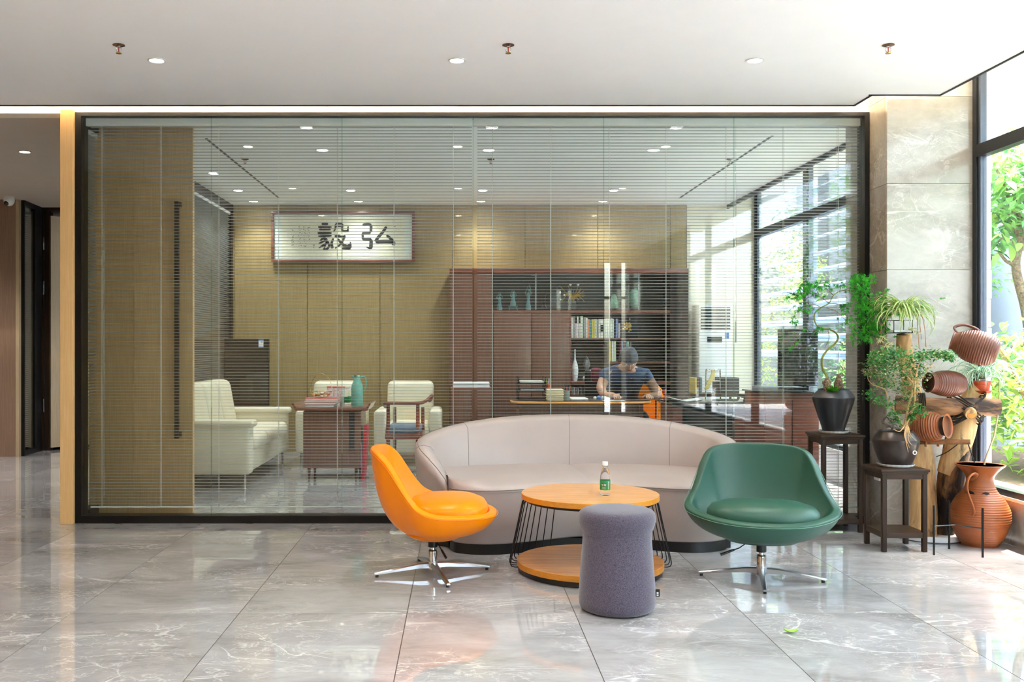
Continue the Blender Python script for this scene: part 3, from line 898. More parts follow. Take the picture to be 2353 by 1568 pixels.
# ------------------------------------------------------------------ sofa
SX = 0.765
sofa = thing('curved_sofa', 'pale taupe leather kidney-shaped sofa on a black plinth in front of the glass', 'sofa', (SX, 6.2, 0))
# outer rim of the back: u, y, z  (left half, centre to arm end)
half = [(0.0, 6.765, 0.790), (-0.28, 6.75, 0.785), (-0.55, 6.70, 0.768), (-0.80, 6.60, 0.735), (-0.97, 6.45, 0.700), (-1.055, 6.27, 0.662),
        (-1.045, 6.13, 0.622), (-0.985, 6.03, 0.572), (-0.915, 5.975, 0.505), (-0.865, 5.955, 0.445), (-0.845, 5.95, 0.40)]
left = half[::-1]
right = [(-u, y + 0.0, z) for u, y, z in half[1:]]
rim = crom(left + right, 6)
N = len(rim)
rings = []; inner_line = []
TH = 0.125
for i, p in enumerate(rim):
    a = rim[max(0, i - 1)]; b = rim[min(N - 1, i + 1)]
    d = Vector((b.x - a.x, b.y - a.y, 0)).normalized()
    nrm = Vector((-d.y, d.x, 0))               # outward
    s_ = i / (N - 1); e = min(s_, 1 - s_)
    th = TH * min(1.0, 0.30 + e * 9)
    zt = p.z
    flare = 0.085
    prof = [(-flare, 0.065), (-flare * 0.62, 0.22), (-flare * 0.2, 0.42 if zt > .5 else zt * .8), (-0.002, max(zt - 0.07, .36 if zt > .4 else .3)), (-0.004, zt - 0.022), (-0.022, zt - 0.004),
            (-th * 0.45, zt + 0.004), (-th * 0.8, zt - 0.010), (-th, zt - 0.035), (-th - 0.012, min(zt - 0.08, .40)), (-th - 0.03, 0.30), (-th - 0.02, 0.065)]
    rings.append([Vector((SX + p.x, p.y, 0)) + nrm * q + Vector((0, 0, z)) for q, z in prof])
    inner_line.append(Vector((SX + p.x, p.y, 0)) - nrm * (th + 0.006))
bk = MB().loft(rings, closed=True)
bko = bk.build('backrest', 'sofa_leather', sofa, angle=60)
for s_ in (0.215, 0.36, 0.50, 0.64, 0.785):
    i = int(s_ * (N - 1))
    mb = MB(); rr = rings[i]
    mb.tube([rr[k] for k in (4, 5, 6, 7, 8, 9)], 0.0018, 5)
    mb.build('seam', 'sofa_seam', bko)
mb = MB(); mb.tube([rings[i][5] + Vector((0, 0, 0.001)) for i in range(0, N)], 0.0028, 5)
mb.build('piping', 'sofa_seam', bko)
# seat body
fr = crom([(-0.835, 5.97), (-0.79, 5.865), (-0.66, 5.805), (-0.50, 5.815), (-0.30, 5.90), (-0.10, 6.00), (0.06, 6.045), (0.24, 6.02), (0.42, 5.94), (0.58, 5.875), (0.74, 5.865), (0.88, 5.93), (0.945, 6.03)], 5)
M_ = len(fr)
# arm end of the right side sits a little further back
back_in = [inner_line[int(k * (N - 1) / (M_ - 1))] for k in range(M_)]
def seat_rows(z0, z1, ins, crown):
    rows = []
    return rows
body = MB()
ring_out = [Vector((SX + p.x, p.y, 0)) for p in fr]
loopxy = ring_out + back_in[::-1]
cen = Vector((SX, 6.30, 0))
def shrink(L, d):
    out = []
    n = len(L)
    for i in range(n):
        a = L[i - 1]; b = L[(i + 1) % n]
        t_ = (b - a).normalized() if (b - a).length > 1e-6 else Vector((1, 0, 0))
        nn = Vector((-t_.y, t_.x, 0))
        out.append(L[i] + nn * d)
    return out
body.loft([[v + Vector((0, 0, 0.062)) for v in shrink(loopxy, 0.012)], [v + Vector((0, 0, 0.075)) for v in loopxy], [v + Vector((0, 0, 0.24)) for v in shrink(loopxy, -0.008)], [v + Vector((0, 0, 0.385)) for v in loopxy], [v + Vector((0, 0, 0.392)) for v in shrink(loopxy, 0.01)]], closed=True)
body.build('seat_base', 'sofa_leather', sofa, angle=50)
pl_ = MB()
pl_.loft([[v + Vector((0, 0, 0.0)) for v in shrink(loopxy, 0.010)], [v + Vector((0, 0, 0.064)) for v in shrink(loopxy, 0.010)]], closed=True)
rows = []
for i in range(N):
    rows.append([rings[i][0] + (rings[i][11] - rings[i][0]) * 0.15, rings[i][11]])
ot = [Vector((r[0].x, r[0].y, 0)) for r in rows]; it = [Vector((r[1].x, r[1].y, 0)) for r in rows]
lp = ot + it[::-1]
pl_.loft([lp, [v + Vector((0, 0, 0.064)) for v in lp]], closed=True)
pl_.build('plinth', 'black_plastic', sofa, angle=50)
# two seat cushions, split at the centre seam
def cushion(i0, i1):
    mb = MB(); K = 12; grid = []
    for i in range(i0, i1 + 1):
        f = ring_out[i]; b = back_in[i]
        # keep edge band slightly proud at the front
        row = []
        for k in range(K + 1):
            s_ = k / K
            p = f + (b - f) * s_
            ed = 1.0
            ee = min((i - i0), (i1 - i))
            side = 0.80 if ee == 0 else 1.0
            h = 0.392 + 0.052 * side * (1 - abs(1 - 2 * min(s_ * 1.6, 0.5)) ** 2.4 if s_ < 0.32 else 1) + 0.014 * s_
            if k == 0: p = p + (f - b).normalized() * 0.006
            row.append(Vector((p.x, p.y, h)))
        grid.append(row)
    n = K + 1
    vs = [v for r in grid for v in r]; fs = []
    for a in range(len(grid) - 1):
        for k in range(K):
            fs.append((a * n + k, a * n + k + 1, (a + 1) * n + k + 1, (a + 1) * n + k))
    base = len(vs)
    vs += [Vector((v.x, v.y, 0.380)) for v in vs]
    m = len(grid)
    bord = [a * n for a in range(m)] + [(m - 1) * n + k for k in range(1, n)] + [a * n + K for a in range(m - 2, -1, -1)] + [k for k in range(K - 1, 0, -1)]
    for q in range(len(bord)):
        a, b = bord[q], bord[(q + 1) % len(bord)]
        fs.append((a, b, base + b, base + a))
    mb.add(vs, fs)
    return mb
mid = M_ // 2
cushion(0, mid).build('seat_cushion', 'sofa_leather', sofa, angle=70)
cushion(mid, M_ - 1).build('seat_cushion', 'sofa_leather', sofa, angle=70)
MB().tube([v + Vector((0, 0, 0.392)) + Vector((0, -0.002, 0)) for v in shrink(ring_out + [ring_out[-1]], -0.004)[1:-2]], 0.0032, 5).build('piping', 'sofa_seam', sofa)

# ------------------------------------------------------------------ swivel chairs
def swivel_chair(name, label, leather, thread, loc, yaw, base_rot, lever):
    """local frame: the seat faces -Y"""
    c = thing(name, label, 'chair', loc)
    cy, sy_ = math.cos(yaw), math.sin(yaw)
    def rot(p): return Vector((p[0] * cy - p[1] * sy_, p[0] * sy_ + p[1] * cy, p[2]))
    # rim of the shell, half of it: sideways, forward, height
    half_rim = [(0, .318, .366), (.13, .300, .368), (.235, .235, .374), (.318, .130, .384), (.365, .020, .398), (.362, -.055, .430), (.330, -.110, .495), (.302, -.158, .570),
                (.274, -.205, .645), (.228, -.255, .697), (.120, -.290, .713), (0, -.300, .715)]
    full = half_rim + [(-x, f, z) for x, f, z in half_rim[-2:0:-1]]
    rimc = crom([Vector(p) for p in full], 4, closed=True)
    NR = len(rimc)
    C0 = Vector((0, .015, .258))
    RS = [.0, .12, .24, .36, .48, .60, .71, .81, .90, .96, 1.0]
    vs = [rot((0, -C0.y, C0.z))]; fs = []
    for r_ in RS[1:]:
        for p in rimc:
            h = .80 * math.sin(PI * r_ / 2) ** .95 + .20 * r_
            tall = max(0, (p.z - .40) / .32)
            v = (1 - math.cos(PI * r_ / 2)) ** (1.45 + .1 * tall)
            v = v * (1 - .12 * (1 - tall)) + (.12 * (1 - tall)) * r_
            q = Vector((C0.x + (p.x - C0.x) * h, C0.y + (p.y - C0.y) * h, C0.z + (p.z - C0.z) * v))
            vs.append(rot((q.x, -q.y, q.z)))
    for k in range(NR):
        fs.append((0, 1 + k, 1 + (k + 1) % NR))
    for j in range(len(RS) - 2):
        for k in range(NR):
            k2 = (k + 1) % NR
            fs.append((1 + j * NR + k, 1 + (j + 1) * NR + k, 1 + (j + 1) * NR + k2, 1 + j * NR + k2))
    mb = MB().add(vs, fs)
    sh = mb.build('seat_shell', leather, c, world=False, angle=180)
    me = sh.data
    bm = bmesh.new(); bm.from_mesh(me)
    bm.faces.ensure_lookup_table()
    if bm.faces[0].normal.z < 0:
        bmesh.ops.reverse_faces(bm, faces=bm.faces[:])
    bm.to_mesh(me); bm.free()
    so_ = sh.modifiers.new('thick', 'SOLIDIFY'); so_.thickness = 0.046; so_.offset = -1
    be = sh.modifiers.new('round', 'BEVEL'); be.width = 0.020; be.segments = 3; be.limit_method = 'ANGLE'; be.angle_limit = R(50)
    ss = sh.modifiers.new('smooth', 'SUBSURF'); ss.levels = 1; ss.render_levels = 1
    last = vs[1 + (len(RS) - 2) * NR:]
    cc = rot((0, -C0.y, .46))
    seam = []
    for k, p in enumerate(last):
        out = Vector((p.x - cc.x, p.y - cc.y, 0)).normalized()
        seam.append(p + out * .047 + Vector((0, 0, -.022)))
    mb = MB(); mb.tube(seam, 0.0016, 4, closed=True)
    mb.build('stitching', thread, sh, world=False)
    # underside bowl
    ub = MB()
    ub.lathe([(0.001, 0.198), (0.09, 0.200), (0.16, 0.212), (0.20, 0.235), (0.19, 0.26)], 36, M4=Matrix.Rotation(yaw, 4, 'Z') @ Matrix.Translation((0, -0.015, 0)) @ Matrix.Diagonal((1.12, 0.86, 1, 1)))
    ub.build('under_shell', leather, c, world=False, angle=60)
    # round seat cushion
    cu = MB()
    prof = [(0.001, .326), (.80, .330), (.965, .342), (1.0, .364), (.99, .388), (.92, .412), (.72, .432), (.40, .442), (.001, .445)]
    M4 = Matrix.Rotation(yaw, 4, 'Z') @ Matrix.Translation((0, -0.085, 0))
    pr = [(r, z) for r, z in prof]
    rings_ = []
    vs2 = []
    SEG = 48
    for (r, z) in pr:
        ring = []
        for k in range(SEG):
            a = 2 * PI * k / SEG
            ca, sa = math.cos(a), math.sin(a)
            ex = 2.35
            rx = abs(ca) ** (2 / ex) * (1 if ca > 0 else -1) * 0.292 * r
            ry = abs(sa) ** (2 / ex) * (1 if sa > 0 else -1) * 0.225 * r
            ring.append(M4 @ Vector((rx, ry, z + 0.010 * (1 if z > .36 else 0) * (ry / .225) * 0.0)))
        rings_.append(ring)
    cu.loft(rings_, closed=True, cap=True)
    cuo = cu.build('seat_cushion', leather, c, world=False, angle=80)
    sm_ = MB(); sm_.tube([p + Vector((0, 0, .006)) for p in [M4 @ Vector((abs(math.cos(a)) ** (2 / 2.35) * (1 if math.cos(a) > 0 else -1) * .2935, abs(math.sin(a)) ** (2 / 2.35) * (1 if math.sin(a) > 0 else -1) * .2265, .352)) for a in [2 * PI * k / 72 for k in range(72)]]], 0.0018, 4, closed=True)
    sm_.build('stitching', thread, cuo, world=False)
    # column
    MB().lathe([(0.001, .205), (.07, .204), (.06, .196), (.026, .190), (.026, .150), (.020, .148), (.001, .148)], 24).build('black_sleeve', 'black_plastic', c, world=False)
    MB().lathe([(.001, .152), (.013, .150), (.013, .128), (.023, .127), (.0245, .120), (.0245, .060), (.028, .058), (.030, .030), (.001, .028)], 24).build('gas_column', 'chrome', c, world=False)
    MB().lathe([(.001, .134), (.022, .133), (.022, .126), (.001, .125)], 20).build('collar', 'black_plastic', c, world=False)
    MB().lathe([(.001, .072), (.029, .070), (.031, .045), (.024, .022), (.001, .020)], 24).build('hub', 'brushed_aluminium', c, world=False)
    for k in range(4):
        a = base_rot + k * PI / 2
        ca, sa = math.cos(a), math.sin(a)
        def at_(r, s_, z): return Vector((ca * r - sa * s_, sa * r + ca * s_, z))
        rr = [(0.02, .017, .066, .034), (0.08, .015, .064, .036), (.20, .0125, .046, .026), (.325, .011, .026, .014), (.333, .010, .024, .014)]
        g = []
        for (r, w, zt, zb) in rr:
            g.append([at_(r, -w, zb), at_(r, w, zb), at_(r, w, zt - .006), at_(r, w * .6, zt), at_(r, -w * .6, zt), at_(r, -w, zt - .006)])
        lg = MB().loft(g, closed=True).build('leg', 'brushed_aluminium', c, world=False)
        MB().cyl(at_(.318, 0, 0), 0.009, 0.0, 0.014, 12).build('glide', 'black_rubber', lg, world=False)
    if lever:
        a = yaw + lever
        d = Vector((math.cos(a), math.sin(a), 0))
        MB().tube([d * .03 + Vector((0, 0, .200)), d * .085 + Vector((0, 0, .196)), d * .125 + Vector((0, 0, .170)), d * .155 + Vector((0, 0, .160))], .0032, 8).build('lever', 'black_metal', c, world=False)
        MB().tube([d * .15 + Vector((0, 0, .162)), d * .225 + Vector((0, 0, .135))], [.006, .0075], 10).build('lever_grip', 'black_plastic', c, world=False)
    return c
swivel_chair('swivel_chair', 'orange leather swivel lounge chair on a chrome four-star base, left of the coffee table', 'orange_leather', 'orange_thread', (-0.150, 5.34, 0), R(90), R(16), R(200))
swivel_chair('swivel_chair', 'green leather swivel lounge chair on a chrome four-star base, right of the coffee table', 'green_leather', 'green_thread', (1.650, 5.21, 0), R(-13), R(-14.5), R(195))

# ------------------------------------------------------------------ coffee table
tc = (0.737, 5.39)
tbl = thing('coffee_table', 'round oak coffee table with lower shelf and black wire rods', 'table', (tc[0], tc[1], 0))
MB().lathe([(.001, .4135), (.384, .4135), (.3865, .416), (.3865, .4415), (.384, .444), (.001, .444)], 72).build('tabletop', 'oak_top', tbl, world=False) if False else None
def disc(name, r, z0, z1, top, side, parent):
    m = MB()
    m.lathe([(.001, z0), (r - .002, z0), (r, z0 + .002), (r, z1 - .002), (r - .002, z1)], 80, (tc[0], tc[1], 0), mi=1)
    n0 = len(m.v)
    ring = [(tc[0] + (r - .002) * math.cos(2 * PI * k / 80), tc[1] + (r - .002) * math.sin(2 * PI * k / 80), z1) for k in range(80)]
    m.f.pop(); m.mi.pop()
    m.add(ring, [tuple(range(80))], 0)
    return m.build(name, [top, side], parent)
disc('tabletop', .3865, .4135, .444, 'oak_top', 'oak_edge', tbl)
MB().lathe([(.30, .398), (.362, .398), (.362, .4133), (.30, .4133)], 72, (tc[0], tc[1], 0)).build('top_ring', 'black_metal', tbl)
disc('lower_shelf', .412, .033, .067, 'oak_shelf', 'oak_edge', tbl)
MB().lathe([(.001, 0.0), (.392, 0.0), (.398, .004), (.398, .033), (.001, .033)], 72, (tc[0], tc[1], 0)).build('plinth', 'black_plastic', tbl)
for base_a in (R(176 - 70), R(4)):
    pass
angs = [R(186 - 7.2 * k) for k in range(11)] + [R(-6 + 7.2 * k) for k in range(11)]
pair = None
for k, a in enumerate(angs):
    ca, sa = math.cos(a), math.sin(a)
    P = lambda r, z: Vector((ca * r, sa * r, z))
    pts = [P(.340, .404), P(.362, .404), P(.374, .398), P(.382, .386)] + [P(.382 + (.452 - .382) * q, .386 - (.386 - .066) * q) for q in (.25, .5, .75, 1)] + [P(.4525, .050), P(.445, .038), P(.430, .034), P(.405, .034)]
    MB().tube(pts, .0031, 7).build('wire_rod', 'black_metal', tbl, world=False)

# bottle of water on the table
bt = Vector((XX(1390.5, 5.31), 5.31, .444))
bo = thing('water_bottle', 'clear plastic water bottle with green label and white cap on the coffee table', 'bottle', bt)
br = [(.001, .004), (.016, .003), (.024, .000), (.0275, .006), (.0285, .016), (.027, .026), (.0285, .034), (.0285, .085), (.0275, .092), (.027, .105), (.0235, .128), (.0165, .146), (.0125, .154), (.0125, .160), (.0155, .161), (.0155, .164), (.012, .165), (.012, .170)]
MB().lathe(br, 32).build('body', 'bottle_plastic', bo, world=False, angle=60)
MB().lathe([(.0288, .030), (.02915, .031), (.02915, .0835), (.0288, .0845)], 40).build('label', 'green_label', bo, world=False)
MB().lathe([(.001, .186), (.0145, .186), (.0158, .184), (.0158, .1655), (.001, .1655)], 28).build('cap', 'white_plastic', bo, world=False)
def text_mesh(s_, size, mat, parent, fn, depth=0.0004, name='print'):
    """flat lettering turned into a mesh; fn maps each text point (x right, y up) to the parent's frame"""
    cu = bpy.data.curves.new(name, 'FONT'); cu.body = s_; cu.size = size; cu.extrude = 0.0; cu.align_x = 'CENTER'
    cu.resolution_u = 3
    o = bpy.data.objects.new('tmp_text', cu); COL.objects.link(o)
    dg = bpy.context.evaluated_depsgraph_get()
    me = bpy.data.meshes.new_from_object(o.evaluated_get(dg))
    bpy.data.objects.remove(o, do_unlink=True)
    for v in me.vertices:
        v.co = fn(v.co.x, v.co.y)
    me.materials.clear(); me.materials.append(M[mat])
    q = bpy.data.objects.new(name, me); COL.objects.link(q); q.parent = parent
    return q
lab_ = [c for c in bo.children if c.name.startswith('label')][0]
def on_bottle(a0, z0, r=.0295):
    def fn(x, y):
        a = -PI / 2 + a0 + x / r
        return Vector((math.cos(a) * r, math.sin(a) * r, z0 + y))
    return fn
pl2 = MB()
seg = []
for k in range(9):
    a = -.92 + k * .13
    seg.append((a, .050 + .002 * math.sin(k)))
vs = []; fs = []
for k, (a, z) in enumerate(seg):
    f = on_bottle(a, 0, .02945)
    vs += [f(0, z), f(0, z + .018)]
fs = [(2 * k, 2 * k + 2, 2 * k + 3, 2 * k + 1) for k in range(8)]
pl2.add(vs, fs); pl2.build('emblem', 'dark_green_print', lab_, world=False)
text_mesh('\u6021\u5bf6', .0145, 'white_print', lab_, on_bottle(-.40, .0535, .0297), name='lettering')
for k in range(3):
    vs = []
    f = on_bottle(0, 0, .02955)
    mbp = MB()
    for q in range(6):
        a0, a1 = -.75 + q * .12, -.75 + q * .12 + .07
        g0 = on_bottle(a0, 0, .02955); g1 = on_bottle(a1, 0, .02955)
        z = .046 - k * .005
        mbp.add([g0(0, z), g1(0, z), g1(0, z + .002), g0(0, z + .002)], [(0, 1, 2, 3)])
    mbp.build('small_print', 'white_print', lab_, world=False)
mbp = MB()
for q in range(9):
    g0 = on_bottle(.48, 0, .02955); g1 = on_bottle(.58 + .05 * (q % 2), 0, .02955); z = .036 + q * .005
    mbp.add([g0(0, z), g1(0, z), g1(0, z + .003), g0(0, z + .003)], [(0, 1, 2, 3)])
mbp.build('small_print', 'white_print', lab_, world=False)

# ------------------------------------------------------------------ stool
sc_ = (XX(1418, 4.61), 4.61)
stl = thing('bottle_stool', 'mushroom-shaped grey purple fabric stool in front of the coffee table', 'stool', (sc_[0], sc_[1], 0))
prof = [(.001, .004), (.155, .004), (.170, .010), (.181, .028), (.184, .055), (.181, .12), (.174, .22), (.167, .31), (.1645, .350), (.1655, .372)]
def dent(a, z): return 1 + .006 * math.sin(2 * a + 1) + .004 * math.sin(3 * a)
MB().lathe(prof + [(.10, .374), (.001, .374)], 64, wob=dent).build('body', 'stool_fabric', stl, world=False, angle=60)
prof = [(.10, .370), (.1655, .3725), (.168, .385), (.176, .405), (.1835, .430), (.185, .450), (.181, .468), (.170, .481), (.150, .489), (.10, .4945), (.05, .496), (.001, .496)]
MB().lathe(prof, 64, wob=dent).build('seat', 'stool_fabric', stl, world=False, angle=60)
MB().lathe([(.1662, .3705), (.1675, .3725), (.1662, .3745)], 64, wob=dent).build('seam', 'stool_fabric', stl, world=False)
tg = MB().box((.176, -.05, .075), (.196, -.048, .110)).build('tag', 'tag_black', stl, world=False, smooth=False)
for k in range(4):
    MB().box((.181, -.0508, .080 + k * .007), (.190, -.0501, .0835 + k * .007)).build('tag_mark', 'white_print', tg, world=False, smooth=False) if k < 3 else None

# fallen leaf on the floor
p = W(1818, 1456, F * H / (1456 - 795)); p.z = 0
lv = MB(); pts = []
n = 9; L = .062
for k in range(n):
    t_ = k / (n - 1); w_ = .016 * math.sin(PI * min(1, t_ * 1.03)) ** .8
    x = -L / 2 + L * t_; z = .004 + .010 * (2 * t_ - 1) ** 2
    pts.append([Vector((x, -w_, z + .006)), Vector((x, 0, z)), Vector((x, w_, z + .008))])
vs = [Vector(p) + q for r in pts for q in r]
lv.add(vs, [(a * 3 + b, a * 3 + b + 1, (a + 1) * 3 + b + 1, (a + 1) * 3 + b) for a in range(n - 1) for b in range(2)])
o = solo(lv, 'fallen_leaf', 'leaf_fallen', 'single bright green leaf lying on the marble floor', 'leaf')
so_ = o.modifiers.new('thick', 'SOLIDIFY'); so_.thickness = .0008

# ------------------------------------------------------------------ plant stands
def plant_stand(x0, x1, y0, y1, zt, zs, label):
    s_ = thing('plant_stand', label, 'stand', ((x0 + x1) / 2, (y0 + y1) / 2, 0), group='dark wood plant stands')
    lw_ = .028
    for (x, y) in ((x0, y0), (x1 - lw_, y0), (x0, y1 - lw_), (x1 - lw_, y1 - lw_)):
        MB().box((x, y, 0), (x + lw_, y + lw_, zt - .028), bev=.002).build('leg', 'dark_walnut', s_)
    MB().box((x0 - .012, y0 - .012, zt - .016), (x1 + .012, y1 + .012, zt), bev=.003).build('top', 'dark_walnut_flat', s_)
    MB().box((x0 - .004, y0 - .004, zt - .029), (x1 + .004, y1 + .004, zt - .016), bev=.002).build('top_moulding', 'dark_walnut_flat', s_)
    MB().box((x0 + lw_, y0 + .003, zt - .062), (x1 - lw_, y0 + .022, zt - .029)).build('apron', 'dark_walnut_flat', s_, smooth=False)
    MB().box((x0 + lw_, y1 - .022, zt - .062), (x1 - lw_, y1 - .003, zt - .029)).build('apron', 'dark_walnut_flat', s_, smooth=False)
    for x in (x0 + .003, x1 - .022):
        MB().box((x, y0 + lw_, zt - .062), (x + .019, y1 - lw_, zt - .029)).build('apron', 'dark_walnut', s_, smooth=False)
    MB().box((x0 + .004, y0 + .004, zs), (x1 - .004, y1 - .004, zs + .006)).build('shelf', 'dark_walnut_flat', s_, smooth=False)
    for a in ((x0 + lw_, y0 + .002, x1 - lw_, y0 + .018), (x0 + lw_, y1 - .018, x1 - lw_, y1 - .002), (x0 + .002, y0 + lw_, x0 + .018, y1 - lw_), (x1 - .018, y0 + lw_, x1 - .002, y1 - lw_)):
        MB().box((a[0], a[1], zs - .028), (a[2], a[3], zs + .001)).build('shelf_rail', 'dark_walnut_flat', s_, smooth=False)
    return s_
plant_stand(2.474, 2.752, 6.50, 6.775, .666, .085, 'taller dark wood plant stand beside the green chair')
plant_stand(2.612, 2.890, 5.885, 6.160, .512, .115, 'shorter dark wood plant stand under the round metallic pot')

def saucer(c, r, label, group='scalloped white saucers'):
    s_ = MB()
    def wob(a, z): return 1.0 + (.025 * math.sin(a * 22) if z > .012 else 0)
    s_.lathe([(.001, .0), (r * .82, .0), (r * .97, .010), (r, .020), (r * .975, .0205), (r * .93, .011), (r * .8, .004), (.001, .004)], 132, c, wob=wob)
    return solo(s_, 'saucer', 'porcelain', label, 'saucer', group, angle=60)

# tall black pot with the maple bonsai
pc = (XX(1915, 6.64), 6.64, .666)
saucer(pc, .103, 'white scalloped saucer on the taller plant stand')
pot = thing('plant_pot', 'tall black glazed pot with grey shoulder on the taller stand', 'pot', (pc[0], pc[1], .672))
MB().lathe([(.001, 0), (.070, 0), (.078, .006), (.074, .020), (.082, .05), (.105, .12), (.130, .20), (.1395, .235), (.1405, .243)], 56, (0, 0, 0)).build('body', 'black_glaze', pot, world=False)
MB().lathe([(.1405, .243), (.141, .247), (.128, .268), (.104, .293), (.101, .298), (.104, .303), (.102, .306), (.094, .304), (.093, .285), (.001, .28)], 56).build('shoulder', 'grey_glaze', pot, world=False)
MB().lathe([(.001, .290), (.09, .286)], 32).build('soil', 'soil', pot, world=False)
potz = .672 + .29
def rocky(c, r, sc, seed, name, label, group):
    bm = bmesh.new(); bmesh.ops.create_icosphere(bm, subdivisions=3, radius=1)
    for v in bm.verts:
        n_ = noise.fractal(v.co * 1.6 + Vector((seed, 0, 0)), 0.8, 2.0, 4)
        v.co = Vector((v.co.x * sc[0], v.co.y * sc[1], v.co.z * sc[2])) * (1 + .35 * n_) * r
    me = bpy.data.meshes.new(name); bm.to_mesh(me); bm.free(); me.materials.append(M['rock'])
    me.polygons.foreach_set('use_smooth', [True] * len(me.polygons)); me.set_sharp_from_angle(angle=R(35))
    o = link_mesh(name, me, None, c)
    return tag(o, label, 'stone', group)
rocky((XX(1900, 6.58), 6.58, potz + .04), .034, (.85, .8, 1.55), 3, 'stone', 'left pointed brown stone in the black bonsai pot', 'stones in the bonsai pot')
rocky((XX(1927, 6.61), 6.61, potz + .05), .034, (.75, .8, 1.9), 8, 'stone', 'right taller brown stone in the black bonsai pot', 'stones in the bonsai pot')
# little green fern cushion between the stones
ms = MB()
for k in range(150):
    a = random.uniform(0, 2 * PI); el = random.uniform(.1, 1.4); L = random.uniform(.025, .05)
    d = Vector((math.cos(a) * math.cos(el), math.sin(a) * math.cos(el), math.sin(el)))
    b = Vector((XX(1914, 6.55) + random.uniform(-.028, .03), 6.55 + random.uniform(-.02, .02), potz))
    sd = d.cross(Vector((0, 0, 1))).normalized() * .0035
    ms.add([b - sd, b + sd, b + d * L * .6 + sd * 1.6, b + d * L, b + d * L * .6 - sd * 1.6], [(0, 1, 2, 3, 4)])
stuff(tag(ms.build('moss', 'moss', smooth=False), 'bright green moss and fern tuft between the pot stones', 'moss'))

# maple bonsai
mp = thing('maple_bonsai', 'maple bonsai with S-curved trunk growing from the black pot', 'plant', (XX(1899, 6.62), 6.62, potz))
tp = [(1900, 875), (1898.6, 862.8), (1889.7, 847), (1889, 824), (1902, 804), (1917.8, 791), (1925.6, 776), (1917.8, 763), (1902.4, 757), (1882, 753), (1871.8, 737.8), (1873, 720), (1887, 707), (1905, 697), (1915, 679), (1933, 669), (1956, 667)]
tpts = crom([W(px, py, 6.62 + .02 * math.sin(i * 1.3)) for i, (px, py) in enumerate(tp)], 5)
nn_ = len(tpts)
MB().tube(tpts, [.0088 - .0062 * (i / nn_) for i in range(nn_)], 8).build('trunk', 'green_stem', mp, angle=80)
branches = [[(1915, 679), (1895, 662), (1870, 655), (1850, 655)], [(1905, 697), (1880, 680), (1850, 672), (1825, 680)], [(1887, 707), (1870, 700), (1845, 705), (1828, 720), (1820, 745)],
            [(1933, 669), (1960, 660), (1985, 650)], [(1956, 667), (1985, 690), (2015, 710), (2035, 725)], [(1905, 697), (1930, 700), (1955, 705)], [(1900, 757), (1885, 757), (1870, 765)],
            [(1900, 708), (1925, 718), (1950, 745), (1975, 770), (1995, 780)], [(1950, 668), (1975, 700), (1990, 740)], [(1902, 757), (1905, 778), (1895, 800)],
            [(1960, 665), (1980, 640), (1992, 640)], [(1956, 667), (2000, 690), (2020, 750), (2010, 775)]]
bpts = []
for bi, b in enumerate(branches):
    dd = 6.62 + (.02 if bi % 2 else -.04)
    if max(q[0] for q in b) > 1958: pts = crom([W(px, py, 6.62 - .085 * i) for i, (px, py) in enumerate(b)], 4)
    else: pts = crom([W(px, py, dd + .02 * i * (1 if bi % 3 else -1)) for i, (px, py) in enumerate(b)], 4)
    MB().tube(pts, [.0026 - .0016 * i / len(pts) for i in range(len(pts))], 5).build('branch', 'bark', mp)
    bpts.append(pts)
def maple_leaf_mesh(seed, mat):
    rnd = random.Random(seed)
    lob = [(-2.15, .42), (-1.25, .70), (-.62, .86), (0, 1.0), (.62, .86), (1.25, .70), (2.15, .42)]
    vs = [Vector((0, 0, 0))]; edge_ = []
    for i, (a, l) in enumerate(lob):
        l *= rnd.uniform(.9, 1.1)
        edge_.append((a - .13, l * .42)); edge_.append((a, l)); edge_.append((a + .13, l * .42))
        if i < len(lob) - 1:
            edge_.append(((a + lob[i + 1][0]) / 2, .22))
    for a, l in edge_:
        vs.append(Vector((math.sin(a) * l, math.cos(a) * l, -.28 * l * l)))
    vs.append(Vector((-.02, -.30, .05))); vs.append(Vector((.02, -.30, .05)))
    m = len(edge_)
    fs = [(0, i + 1, i + 2) for i in range(m - 1)] + [(0, m + 1, m + 2)]
    return MB().add([v * .043 for v in vs], fs).mesh('leaf', mat, False)
mlv = [maple_leaf_mesh(k, 'maple_leaf' if k < 3 else 'maple_leaf_deep') for k in range(5)]
def put_leaf(me, parent, p, rnd, size, droop=(0.3, 1.2)):
    o = bpy.data.objects.new('leaf', me); COL.objects.link(o)
    o.parent = parent
    o.location = p - parent_origin(parent)
    o.rotation_euler = (rnd.uniform(-1.9, -.5), rnd.uniform(-.6, .6), rnd.uniform(0, 2 * PI)) if rnd.random() < .75 else (rnd.uniform(.3, 1.6), rnd.uniform(-.5, .5), rnd.uniform(0, 2 * PI))
    o.scale = (size, size, size)
rnd = random.Random(11)
def scatter_branch(idx, n, spread):
    for _ in range(n):
        pts = bpts[idx]; q = pts[rnd.randrange(len(pts) // 3, len(pts))]
        put_leaf(mlv[rnd.randrange(5)], mp, q + Vector((rnd.gauss(0, spread), rnd.gauss(0, spread * 1.3), rnd.gauss(0, spread * .6))), rnd, rnd.uniform(.7, 1.15))
for idx, n, sp in ((0, 26, .03), (1, 22, .024), (2, 18, .016), (3, 30, .04), (4, 40, .035), (5, 6, .02), (6, 7, .015), (7, 34, .03), (8, 40, .045), (10, 22, .028), (11, 40, .035)):
    scatter_branch(idx, n, sp)
